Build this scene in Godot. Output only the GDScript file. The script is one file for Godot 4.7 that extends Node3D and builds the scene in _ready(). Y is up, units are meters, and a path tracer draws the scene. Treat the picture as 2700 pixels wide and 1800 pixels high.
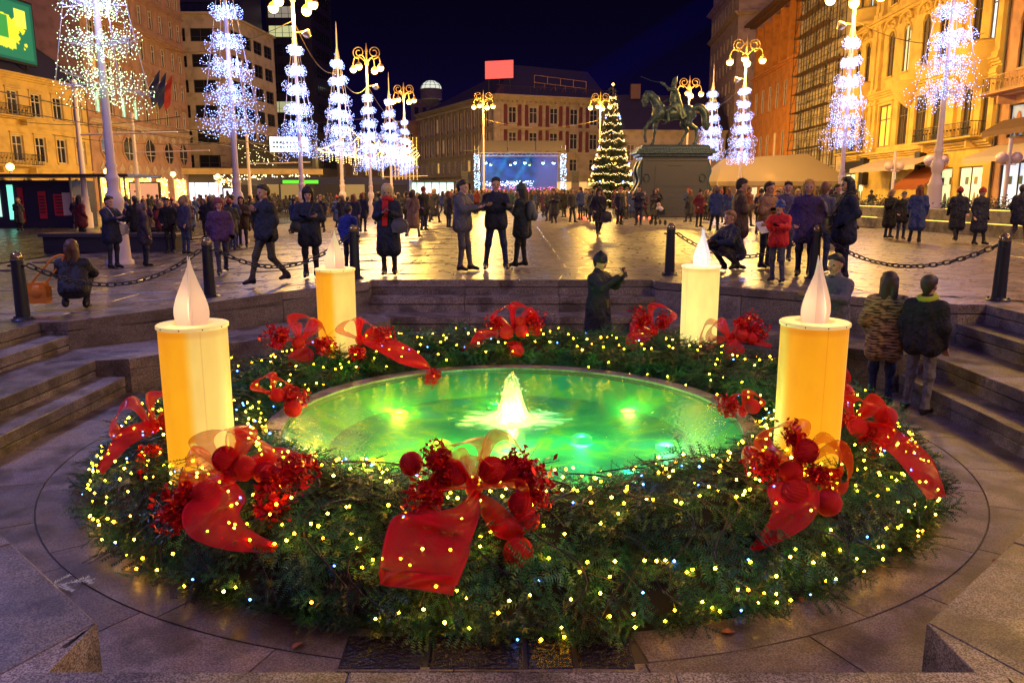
extends Node3D
# A Christmas night on a paved square: a fir wreath with four lit candles round a green fountain in a sunken pit,
# strollers behind it, two rows of lamp posts with strings of LED snowflakes, a stage, a statue and the houses round about.

const UP := Vector3.UP
var rng := RandomNumberGenerator.new()
var used := {}
var mats := {}
var stains: NoiseTexture2D
const LOOSE := ["bare_twigs", "tinsel_spray", "led_snowflakes", "string_lights", "window_lights", "garland_lights", "tower_lights", "floor_lights", "backdrop_lights", "guy_wires", "light_string", "goods", "gold_bauble", "blue_bauble"]

# ---------------------------------------------------------------- mesh building
class MB:
	var v := PackedVector3Array()
	var n := PackedVector3Array()
	var t := PackedVector2Array()
	var c := PackedColorArray()
	var ix := PackedInt32Array()
	var col := Color.WHITE

	func quad(a: Vector3, b: Vector3, d: Vector3, e: Vector3):   # counter-clockwise seen from outside
		var nn := (b - a).cross(d - a)
		if nn.length_squared() < 1e-14:
			nn = (d - a).cross(e - a)
		nn = nn.normalized()
		var k := v.size()
		v.append_array([a, b, d, e])
		n.append_array([nn, nn, nn, nn])
		t.append_array([Vector2(0, 1), Vector2(1, 1), Vector2(1, 0), Vector2(0, 0)])
		c.append_array([col, col, col, col])
		ix.append_array([k, k + 2, k + 1, k, k + 3, k + 2])

	func tri(a: Vector3, b: Vector3, d: Vector3):
		var nn := (b - a).cross(d - a).normalized()
		var k := v.size()
		v.append_array([a, b, d])
		n.append_array([nn, nn, nn])
		t.append_array([Vector2(0, 1), Vector2(1, 1), Vector2(.5, 0)])
		c.append_array([col, col, col])
		ix.append_array([k, k + 2, k + 1])

	func box(p: Vector3, s: Vector3, b := Basis()):
		var x := b.x * s.x * .5
		var y := b.y * s.y * .5
		var z := b.z * s.z * .5
		quad(p - x - y + z, p + x - y + z, p + x + y + z, p - x + y + z)
		quad(p + x - y - z, p - x - y - z, p - x + y - z, p + x + y - z)
		quad(p + x - y + z, p + x - y - z, p + x + y - z, p + x + y + z)
		quad(p - x - y - z, p - x - y + z, p - x + y + z, p - x + y - z)
		quad(p - x + y + z, p + x + y + z, p + x + y - z, p - x + y - z)
		quad(p - x - y - z, p + x - y - z, p + x - y + z, p - x - y + z)

	func bar(a: Vector3, b: Vector3, w: float, h := -1.0):
		if h < 0: h = w
		var d := (b - a)
		var l := d.length()
		d /= l
		var u := UP if absf(d.y) < .95 else Vector3.RIGHT
		var x := u.cross(d).normalized()
		box((a + b) * .5, Vector3(w, h, l), Basis(x, d.cross(x), d))

	# a slab on a counter-clockwise (seen from above) outline, its rim chamfered by ch
	func prism(p: PackedVector3Array, ybot: float, ch := .008):
		var k := p.size()
		var m := Vector3.ZERO
		for q in p: m += q
		m /= k
		var inner := PackedVector3Array()
		for q in p:
			var d := m - q
			d.y = 0
			inner.append(q + d.normalized() * ch * 1.4)
		for i in k:
			var j := (i + 1) % k
			var a := p[i] - UP * ch
			var b := p[j] - UP * ch
			quad(Vector3(a.x, ybot, a.z), Vector3(b.x, ybot, b.z), b, a)
			quad(a, b, inner[j], inner[i])
		for i in range(1, k - 1):
			tri(inner[0], inner[i], inner[i + 1])

	func tube(p: PackedVector3Array, r: Array, sides := 8, caps := true):
		var base := v.size()
		var k := p.size()
		var x := Vector3.ZERO
		for i in k:
			var d := (p[mini(i + 1, k - 1)] - p[maxi(i - 1, 0)]).normalized()
			if i == 0:
				x = (UP if absf(d.y) < .9 else Vector3.RIGHT).cross(d).normalized()
			else:
				x = (x - d * x.dot(d)).normalized()
			var y := d.cross(x)
			var rr: float = r[mini(i, r.size() - 1)]
			for s in sides + 1:
				var a := TAU * s / sides
				var o := x * cos(a) + y * sin(a)
				v.append(p[i] + o * rr)
				n.append(o)
				t.append(Vector2(float(s) / sides, float(i) / maxi(k - 1, 1)))
				c.append(col)
		for i in k - 1:
			for s in sides:
				var a := base + i * (sides + 1) + s
				var b := a + sides + 1
				ix.append_array([a, b + 1, a + 1, a, b, b + 1])
		if caps:
			for e in [0, k - 1]:
				var d: Vector3 = (p[1] - p[0]).normalized() if e == 0 else (p[k - 1] - p[k - 2]).normalized()
				var m := v.size()
				v.append(p[e])
				n.append(-d if e == 0 else d)
				t.append(Vector2(.5, .5)); c.append(col)
				for s in sides + 1:
					v.append(v[base + e * (sides + 1) + s])
					n.append(-d if e == 0 else d)
					t.append(Vector2(.5, .5)); c.append(col)
				for s in sides:
					if e == 0: ix.append_array([m, m + 1 + s, m + 2 + s])
					else: ix.append_array([m, m + 2 + s, m + 1 + s])

	# profile: (radius, height) from the bottom up
	func lathe(pr: Array, sides := 16, at := Vector3.ZERO, flute := 0.0, nf := 0):
		var base := v.size()
		var k := pr.size()
		for i in k:
			var a: Vector2 = pr[maxi(i - 1, 0)]
			var b: Vector2 = pr[mini(i + 1, k - 1)]
			var d := (b - a).normalized()
			for s in sides + 1:
				var w := TAU * s / sides
				var o := Vector3(cos(w), 0, sin(w))
				var rr: float = pr[i].x * (1.0 + flute * cos(w * nf))
				v.append(at + o * rr + UP * pr[i].y)
				n.append((o * d.y - UP * d.x).normalized())
				t.append(Vector2(float(s) / sides, 1.0 - float(i) / maxi(k - 1, 1)))
				c.append(col)
		for i in k - 1:
			for s in sides:
				var a := base + i * (sides + 1) + s
				var b := a + sides + 1
				ix.append_array([a, a + 1, b + 1, a, b + 1, b])

	func ball(p: Vector3, r: float, seg := 10, rings := 6, sq := Vector3.ONE):
		var base := v.size()
		for i in rings + 1:
			var th := PI * i / rings
			for s in seg + 1:
				var w := TAU * s / seg
				var o := Vector3(sin(th) * cos(w), -cos(th), sin(th) * sin(w))
				v.append(p + o * r * sq)
				n.append((o / sq).normalized())
				t.append(Vector2(float(s) / seg, float(i) / rings))
				c.append(col)
		for i in rings:
			for s in seg:
				var a := base + i * (seg + 1) + s
				var b := a + seg + 1
				ix.append_array([a, a + 1, b + 1, a, b + 1, b])

	func gem(p: Vector3, r: float):   # eight faces, for tiny lamps
		var a := p + Vector3(0, r, 0)
		var b := p - Vector3(0, r, 0)
		var q := [p + Vector3(r, 0, 0), p + Vector3(0, 0, r), p - Vector3(r, 0, 0), p - Vector3(0, 0, r)]
		for i in 4:
			tri(q[i], a, q[(i + 1) % 4])
			tri(q[(i + 1) % 4], b, q[i])

	func speck(p: Vector3, r: float):   # four faces
		var q := [p + Vector3(r, r, r), p + Vector3(-r, -r, r), p + Vector3(-r, r, -r), p + Vector3(r, -r, -r)]
		tri(q[0], q[2], q[1]); tri(q[0], q[1], q[3]); tri(q[0], q[3], q[2]); tri(q[1], q[2], q[3])

	# a sheet between two edge curves
	func sheet(a: PackedVector3Array, b: PackedVector3Array, across := 5, ripple := 0.0, waves := 9.0):
		var base := v.size()
		var k := a.size()
		for i in k:
			var d := (a[mini(i + 1, k - 1)] - a[maxi(i - 1, 0)] + b[mini(i + 1, k - 1)] - b[maxi(i - 1, 0)]).normalized()
			var nn := (b[i] - a[i]).cross(d).normalized()
			for s in across + 1:
				var f := float(s) / across
				var q := a[i].lerp(b[i], f)
				q += nn * ripple * sin(waves * i / k + f * 5.0) * (.4 + sin(PI * f))
				v.append(q); n.append(nn)
				t.append(Vector2(f, float(i) / (k - 1))); c.append(col)
		for i in k - 1:
			for s in across:
				var q := base + i * (across + 1) + s
				var w := q + across + 1
				ix.append_array([q, w + 1, q + 1, q, w, w + 1])
				var f := (v[q + 1] - v[q]).cross(v[w] - v[q])
				if ripple != 0.0:
					n[q] = f.normalized()

	func join(m: MB, x: Transform3D):
		var k := v.size()
		for i in m.v.size():
			v.append(x * m.v[i])
			n.append((x.basis * m.n[i]).normalized())
		t.append_array(m.t); c.append_array(m.c)
		for i in m.ix: ix.append(i + k)

	func surface_to(am: ArrayMesh):
		var a := []
		a.resize(Mesh.ARRAY_MAX)
		a[Mesh.ARRAY_VERTEX] = v
		a[Mesh.ARRAY_NORMAL] = n
		a[Mesh.ARRAY_TEX_UV] = t
		a[Mesh.ARRAY_COLOR] = c
		a[Mesh.ARRAY_INDEX] = ix
		am.add_surface_from_arrays(Mesh.PRIMITIVE_TRIANGLES, a)

	func done() -> ArrayMesh:
		var am := ArrayMesh.new()
		surface_to(am)
		return am

# ---------------------------------------------------------------- naming and placing
func numbered(called: String) -> String:
	var k: int = used.get(called, 0)
	used[called] = k + 1
	return called if k == 0 else "%s_%03d" % [called, k]

func meta(o: Node, label := "", category := "", group := "", kind := ""):
	if label: o.set_meta("label", label)
	if category: o.set_meta("category", category)
	if group: o.set_meta("group", group)
	if kind: o.set_meta("kind", kind)
	return o

func thing(called: String, label: String, category: String, at := Vector3.ZERO, turn := 0.0, group := "") -> Node3D:
	var o := Node3D.new()
	o.name = numbered(called)
	add_child(o)
	o.position = at
	o.rotation.y = turn
	meta(o, label, category, group)
	return o

func part(called: String, mesh, mat, parent: Node, at := Vector3.ZERO) -> MeshInstance3D:
	var o := MeshInstance3D.new()
	o.name = called
	o.mesh = mesh.done() if mesh is MB else mesh
	if mat: o.material_override = mat
	parent.add_child(o, true)
	o.position = at
	if called in LOOSE: o.set_meta("kind", "stuff")
	return o

func solo(called: String, mesh, mat, label: String, category: String, group := "", kind := "") -> MeshInstance3D:
	var o := part(numbered(called), mesh, mat, self)
	meta(o, label, category, group, kind)
	return o

func copy(src: Node3D, label: String, at: Vector3, turn := 0.0, group := "") -> Node3D:
	var o: Node3D = src.duplicate()
	var base := String(src.name)
	if base.length() > 4 and base[-4] == "_" and base.right(3).is_valid_int(): base = base.left(-4)
	o.name = numbered(base)
	add_child(o)
	o.position = at
	o.rotation.y = turn
	meta(o, label, "", group)
	return o

# ---------------------------------------------------------------- materials (colours are linear, real-world values)
func lin(r: float, g: float, b: float) -> Color:
	return Color(r, g, b).linear_to_srgb()

func M(r: float, g: float, b: float, rough := .7, metal := 0.0) -> StandardMaterial3D:
	var key := "%.3f %.3f %.3f %.2f %.2f" % [r, g, b, rough, metal]
	if mats.has(key): return mats[key]
	var m := StandardMaterial3D.new()
	m.albedo_color = lin(r, g, b)
	m.roughness = rough
	m.metallic = metal
	mats[key] = m
	return m

var wrinkles: NoiseTexture2D

func cloth(r: float, g: float, b: float) -> StandardMaterial3D:
	var key := "c %.3f %.3f %.3f" % [r, g, b]
	if mats.has(key): return mats[key]
	if wrinkles == null: wrinkles = noise_tex(.018, 88, [], 256, FastNoiseLite.TYPE_SIMPLEX, 4, 12.0)
	var m := StandardMaterial3D.new()
	m.albedo_color = lin(r, g, b)
	m.roughness = .78
	m.normal_enabled = true
	m.normal_texture = wrinkles
	m.normal_scale = 1.1
	m.uv1_triplanar = true
	m.uv1_scale = Vector3(1.6, .9, 1.6)
	mats[key] = m
	return m

func glow(r: float, g: float, b: float, e: float) -> StandardMaterial3D:
	var key := "e %.3f %.3f %.3f %.2f" % [r, g, b, e]
	if mats.has(key): return mats[key]
	var m := StandardMaterial3D.new()
	m.albedo_color = lin(minf(r, .8), minf(g, .8), minf(b, .8))
	m.emission_enabled = true
	m.emission = lin(r, g, b)
	m.emission_energy_multiplier = e
	m.roughness = .5
	mats[key] = m
	return m

func noise_tex(freq: float, seed_: int, stops: Array, size := 512, type := FastNoiseLite.TYPE_SIMPLEX, oct := 4, normal := 0.0) -> NoiseTexture2D:
	var f := FastNoiseLite.new()
	f.noise_type = type
	f.seed = seed_
	f.frequency = freq
	f.fractal_octaves = oct
	var x := NoiseTexture2D.new()
	x.width = size; x.height = size
	x.seamless = true
	x.noise = f
	if normal > 0.0:
		x.as_normal_map = true
		x.bump_strength = normal
	elif stops.size():
		var g := Gradient.new()
		g.offsets = PackedFloat32Array(stops.map(func(s): return s[0]))
		g.colors = PackedColorArray(stops.map(func(s): return lin(s[1], s[2], s[3])))
		x.color_ramp = g
	return x

func triplanar(m: StandardMaterial3D, metres: float):
	m.uv1_triplanar = true
	m.uv1_world_triplanar = true
	m.uv1_scale = Vector3.ONE / metres
	return m

func stone(r: float, g: float, b: float, rough_lo: float, rough_hi: float, seed_: int, metres := 1.1, contrast := .6, nrm := .3) -> StandardMaterial3D:
	var m := StandardMaterial3D.new()
	m.albedo_texture = noise_tex(.30, seed_, [[.30, r * (1 - contrast), g * (1 - contrast), b * (1 - contrast)], [.46, r * .85, g * .85, b * .85], [.54, r, g, b], [.66, r * (1 + contrast), g * (1 + contrast), b * (1 + contrast * .9)]], 512, FastNoiseLite.TYPE_VALUE, 2)
	m.roughness = 1.0
	m.roughness_texture = noise_tex(.012, seed_ + 7, [[0.0, rough_lo ** 2.2, rough_lo ** 2.2, rough_lo ** 2.2], [1.0, rough_hi ** 2.2, rough_hi ** 2.2, rough_hi ** 2.2]], 256)
	m.normal_enabled = true
	m.normal_texture = noise_tex(.25, seed_ + 3, [], 512, FastNoiseLite.TYPE_VALUE, 3, 1.6)
	m.normal_scale = nrm
	triplanar(m, metres)
	# broad stains and damp patches
	m.detail_enabled = true
	m.detail_blend_mode = BaseMaterial3D.BLEND_MODE_MUL
	m.detail_uv_layer = BaseMaterial3D.DETAIL_UV_2
	if stains == null: stains = noise_tex(.011, 401, [[.25, .42, .40, .40], [.45, .8, .79, .78], [.6, 1, 1, 1], [.8, .9, .86, .8]], 512, FastNoiseLite.TYPE_SIMPLEX, 6)
	m.detail_albedo = stains
	m.uv2_triplanar = true
	m.uv2_world_triplanar = true
	m.uv2_scale = Vector3.ONE / 4.2
	return m

func plaster(r: float, g: float, b: float, seed_: int) -> StandardMaterial3D:
	var m := StandardMaterial3D.new()
	m.albedo_texture = noise_tex(.012, seed_, [[0.0, r * .72, g * .7, b * .66], [.5, r, g, b], [1.0, r * 1.12, g * 1.12, b * 1.1]], 256, FastNoiseLite.TYPE_SIMPLEX, 5)
	m.roughness = .85
	triplanar(m, 6.0)
	return m

func glass_dark() -> StandardMaterial3D:
	return M(.018, .02, .03, .08)

func omni(parent: Node, at: Vector3, r: float, g: float, b: float, energy: float, size := .1, reach := 60.0):
	var l := OmniLight3D.new()
	l.name = "lamp_light"
	l.light_color = lin(r, g, b)
	l.light_energy = energy
	l.light_size = size
	l.omni_range = reach
	l.omni_attenuation = 2.0
	l.shadow_enabled = true
	parent.add_child(l, true)
	l.position = at
	return l

# ground level: the square dips towards the tram lines on the left
func gy(x: float) -> float:
	return -.26 * smoothstep(-2.4, -7.0, x) - .12 * smoothstep(-7.0, -11.5, x)

func curve(pts: Array, steps := 8) -> PackedVector3Array:   # Catmull-Rom through the points
	var out := PackedVector3Array()
	for i in pts.size() - 1:
		var a: Vector3 = pts[maxi(i - 1, 0)]
		var b: Vector3 = pts[i]
		var d: Vector3 = pts[i + 1]
		var e: Vector3 = pts[mini(i + 2, pts.size() - 1)]
		for s in steps:
			out.append(b.cubic_interpolate(d, a, e, float(s) / steps))
	out.append(pts[-1])
	return out

func sag(a: Vector3, b: Vector3, drop: float, k: int) -> PackedVector3Array:
	var out := PackedVector3Array()
	for i in k + 1:
		var f := float(i) / k
		out.append(a.lerp(b, f) - UP * drop * 4.0 * f * (1.0 - f))
	return out

# ---------------------------------------------------------------- the scene
var LAMP := [1.0, .55, .09]        # sodium lamps
var LED := [.38, .38, 1.0]          # snowflake LEDs, their light tinted violet as fill
var granite: StandardMaterial3D
var wet: StandardMaterial3D
var floor_stone: StandardMaterial3D
var granites := []
var cast_iron: StandardMaterial3D
var mast_paint: StandardMaterial3D

func _ready():
	rng.seed = 20
	var cam := Camera3D.new()
	cam.name = "camera"
	add_child(cam)
	cam.position = Vector3(0, 1.6, 0)
	cam.rotation.x = -atan(344.0 / 1800.0)
	cam.fov = rad_to_deg(2.0 * atan(784.0 / 1800.0))
	cam.near = .05
	cam.far = 900.0
	cam.current = true
	var we := WorldEnvironment.new()
	we.name = "world"
	var env := Environment.new()
	var sky := ProceduralSkyMaterial.new()
	sky.sky_top_color = lin(.0008, .0005, .002)
	sky.sky_horizon_color = lin(.008, .004, .05)
	sky.sky_curve = .06
	sky.ground_bottom_color = lin(.004, .003, .008)
	sky.ground_horizon_color = lin(.008, .005, .04)
	sky.sun_angle_max = .1
	env.background_mode = Environment.BG_SKY
	env.sky = Sky.new()
	env.sky.sky_material = sky
	env.background_energy_multiplier = 1.0
	env.tonemap_mode = Environment.TONE_MAPPER_LINEAR
	env.tonemap_exposure = 1.15
	env.volumetric_fog_enabled = true
	env.volumetric_fog_density = 0.0
	env.sdfgi_enabled = true
	env.ssao_enabled = true
	env.ssil_enabled = true
	we.environment = env
	add_child(we)
	var violet_fill := DirectionalLight3D.new()      # added soft violet fill that lifts and tints the shadows
	violet_fill.name = "night_sky_light"
	violet_fill.light_energy = .11
	violet_fill.light_color = lin(.50, .27, 1.0)
	violet_fill.light_angular_distance = 90.0
	violet_fill.shadow_enabled = true
	violet_fill.rotation = Vector3(deg_to_rad(-62), deg_to_rad(25), 0)
	add_child(violet_fill)

	granite = stone(.27, .24, .215, .3, .6, 11, .9, .75, .2)
	wet = stone(.25, .22, .2, .24, .46, 23, 1.6, .4, .03)
	floor_stone = stone(.23, .205, .19, .3, .55, 37, 1.0, .45, .15)
	for k in 4:
		var g: StandardMaterial3D = granite.duplicate()
		g.albedo_color = Color(1, 1, 1) * [1.0, .86, .93, .8][k]
		granites.append(g)
	cast_iron = M(.035, .04, .05, .38, .55)
	mast_paint = M(.62, .52, .5, .45)
	build_ground()
	build_pit()
	build_buildings_left()
	build_buildings_centre()
	build_buildings_right()
	build_masts()
	build_street_furniture()
	build_stage()
	build_christmas_tree()
	build_statue()
	build_fountain()
	build_wreath()
	build_candles()
	build_bows()
	build_bollards()
	build_people()
	build_litter()

# ---------------------------------------------------------------- ground
const CZ := -8.43
var pit_top := [Vector2(6.85, -5.66), Vector2(6.85, -11.2), Vector2(6.45, -11.2), Vector2(2.6, -14.15), Vector2(2.6, -14.45), Vector2(-2.6, -14.45), Vector2(-2.6, -14.15), Vector2(-6.45, -11.2), Vector2(-6.85, -11.2),
	Vector2(-6.85, -5.66), Vector2(-6.45, -5.66), Vector2(-2.6, -2.71), Vector2(-2.6, -2.2), Vector2(2.6, -2.2), Vector2(2.6, -2.71), Vector2(6.45, -5.66)]

func v3(p: Vector2, y: float) -> Vector3:
	return Vector3(p.x, y, p.y)

func ccw(p: PackedVector3Array) -> PackedVector3Array:
	var a := 0.0
	for i in p.size():
		var q := p[(i + 1) % p.size()]
		a += p[i].x * q.z - q.x * p[i].z
	if a > 0: p.reverse()
	return p

func build_ground():
	# one sheet to the horizon, with the pit left out of it
	var hole := PackedVector2Array(pit_top)
	var grid := Image.create(256, 256, false, Image.FORMAT_RGB8)
	var r2 := RandomNumberGenerator.new()
	r2.seed = 5
	for y in 256:
		for x in 256:
			var row := y / 64
			var joint := y % 64 < 1 or (x + (64 if row % 2 else 0)) % 128 < 1
			var tone: float = [.92, 1.0, .96, 1.04, .9, 1.02, .97, .94][(row * 2 + ((x + (64 if row % 2 else 0)) / 128) % 2) % 8]
			var g: float = (.10 if joint else .24 * tone) * (1.0 + .1 * (r2.randf() - .5))
			grid.set_pixel(x, y, Color(g, g * .89, g * .8).linear_to_srgb())
	var far_paving := StandardMaterial3D.new()
	far_paving.albedo_texture = ImageTexture.create_from_image(grid)
	far_paving.roughness = 1.0
	far_paving.roughness_texture = wet.roughness_texture
	triplanar(far_paving, 4.8)
	var base := MB.new()
	var xs := [-200, -60, -30, -14.5, -11.5, -10.4, -9.2, -8.1, -7, -6.2, -5.4, -4.6, -3.8, -3, -2.4, 2.6, 7, 30, 60, 200]
	var zs := [40, 0, -8.43, -15, -30, -60, -120, -300, -700]
	for i in xs.size() - 1:
		for j in zs.size() - 1:
			var cell := PackedVector2Array([Vector2(xs[i], zs[j]), Vector2(xs[i + 1], zs[j]), Vector2(xs[i + 1], zs[j + 1]), Vector2(xs[i], zs[j + 1])])
			for piece in Geometry2D.clip_polygons(cell, hole):
				var ids := Geometry2D.triangulate_polygon(piece)
				for k in range(0, ids.size(), 3):
					var q := ccw(PackedVector3Array([v3(piece[ids[k]], gy(piece[ids[k]].x) - .04), v3(piece[ids[k + 1]], gy(piece[ids[k + 1]].x) - .04), v3(piece[ids[k + 2]], gy(piece[ids[k + 2]].x) - .04)]))
					base.tri(q[0], q[1], q[2])
	var plaza := solo("plaza", base, far_paving, "wet stone paved square running back to the houses", "paving", "", "structure")
	# slabs near the pit, each its own stone
	var rim := PackedVector2Array()
	for p in pit_top: rim.append(Vector2(0, CZ) + (p - Vector2(0, CZ)) * 1.13)
	var tones := []
	for k in 4:
		var m: StandardMaterial3D = wet.duplicate()
		m.albedo_color = Color.WHITE * [.82, .92, 1.0, .88][k]
		tones.append(m)
	var count := 0
	for row in 24:
		var z0 := -11.0 - row * 1.15
		for i in range(-9, 10):
			if count >= 290: break
			var x0 := i * 2.3 + (1.15 if row % 2 else 0.0)
			if absf(x0) - 2.3 > -z0 * .68 + 1.0: continue
			if x0 < -14.4: continue
			var cell := PackedVector2Array([Vector2(x0 + .011, z0 - .011), Vector2(x0 + 2.289, z0 - .011), Vector2(x0 + 2.289, z0 - 1.139), Vector2(x0 + .011, z0 - 1.139)])
			for piece in Geometry2D.clip_polygons(cell, rim):
				if piece.size() < 3: continue
				var area := 0.0
				for k in piece.size():
					area += piece[k].cross(piece[(k + 1) % piece.size()])
				if absf(area) < .12: continue
				var q := PackedVector3Array()
				var lift := rng.randf_range(0, .004)
				for p in piece: q.append(v3(p, gy(p.x) + lift))
				var mb := MB.new()
				mb.prism(ccw(q), gy(x0) - .05, .006)
				part("paving_slab", mb, tones[rng.randi() % 4], plaza)
				count += 1
	# rim stones round the pit
	var rimstone := thing("pit_rim", "rim of smooth wet stones around the sunken fountain pit", "stone rim")
	meta(rimstone, "", "", "", "structure")
	for i in pit_top.size():
		var a: Vector2 = pit_top[i]
		var b: Vector2 = pit_top[(i + 1) % pit_top.size()]
		var n: int = maxi(1, roundi(a.distance_to(b) / 1.9))
		for k in n:
			var f0 := (k + (.0 if k == 0 else .0015)) / n
			var f1 := (k + 1 - (.0 if k == n - 1 else .0015)) / n
			var p0 := a.lerp(b, f0)
			var p1 := a.lerp(b, f1)
			var o0 := Vector2(0, CZ) + (p0 - Vector2(0, CZ)) * 1.128
			var o1 := Vector2(0, CZ) + (p1 - Vector2(0, CZ)) * 1.128
			var q := PackedVector3Array([v3(p0, gy(p0.x) + .002), v3(p1, gy(p1.x) + .002), v3(o1, gy(o1.x) + .002), v3(o0, gy(o0.x) + .002)])
			var mb := MB.new()
			mb.prism(ccw(q), gy(minf(p0.x, p1.x)) - .13, .008)
			part("rim_stone", mb, tones[(i + k) % 4], rimstone)
	# carriageway with tram rails on the left
	var road := MB.new()
	road.quad(Vector3(-31, -.39, -6), Vector3(-14.6, -.39, -6), Vector3(-14.6, -.39, -170), Vector3(-31, -.39, -170))
	var asphalt := stone(.05, .048, .05, .2, .45, 51, 1.4, .3)
	solo("road", road, asphalt, "wet dark carriageway with tram rails left of the square", "road", "", "structure")
	for x in [-15.6, -17.1, -19.2, -20.7]:
		var rl := MB.new()
		rl.box(Vector3(x, -.386, -70), Vector3(.07, .012, 128))
		solo("tram_rail", rl, M(.3, .3, .32, .2, .9), "polished steel tram rail %s the tram stop" % {-15.6: "nearest the kerb, on the far side from", -17.1: "second from the kerb, out from", -19.2: "third from the kerb, before", -20.7: "in the road closest to"}[x], "tram rail", "tram rails in the carriageway")

func gg(x: float) -> float:
	return maxf(gy(x), -.26)

func lev(k: int, x: float) -> float:
	return [gg(x), -.28 + .7 * gg(x), -.56 + .4 * gg(x), -.83 + .2 * gg(x), -1.1][k]

# a course of blocks along a -> b, reaching back by off
func course(parent: Node, a: Vector2, b: Vector2, off: Vector2, top: int, below: int, n: int, cap := true):
	for k in n:
		var p0 := a.lerp(b, (k + (0.0 if k == 0 else .002)) / n)
		var p1 := a.lerp(b, (k + 1 - (0.0 if k == n - 1 else .002)) / n)
		var y0 := lev(top, p0.x)
		var y1 := lev(top, p1.x)
		var step := -off.normalized() * .012
		if cap:
			var mb := MB.new()
			mb.prism(ccw(PackedVector3Array([v3(p0 + step, y0), v3(p1 + step, y1), v3(p1 + off, y1), v3(p0 + off, y0)])), minf(y0, y1) - .125, .009)
			part("tread_stone", mb, granites[rng.randi() % 4], parent)
		var mb2 := MB.new()
		var d := .145
		mb2.prism(ccw(PackedVector3Array([v3(p0, y0 - d), v3(p1, y1 - d), v3(p1 + off, y1 - d), v3(p0 + off, y0 - d)])), minf(lev(below, p0.x), lev(below, p1.x)) - .02, .005)
		part("riser_stone", mb2, granites[rng.randi() % 4], parent)

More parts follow.
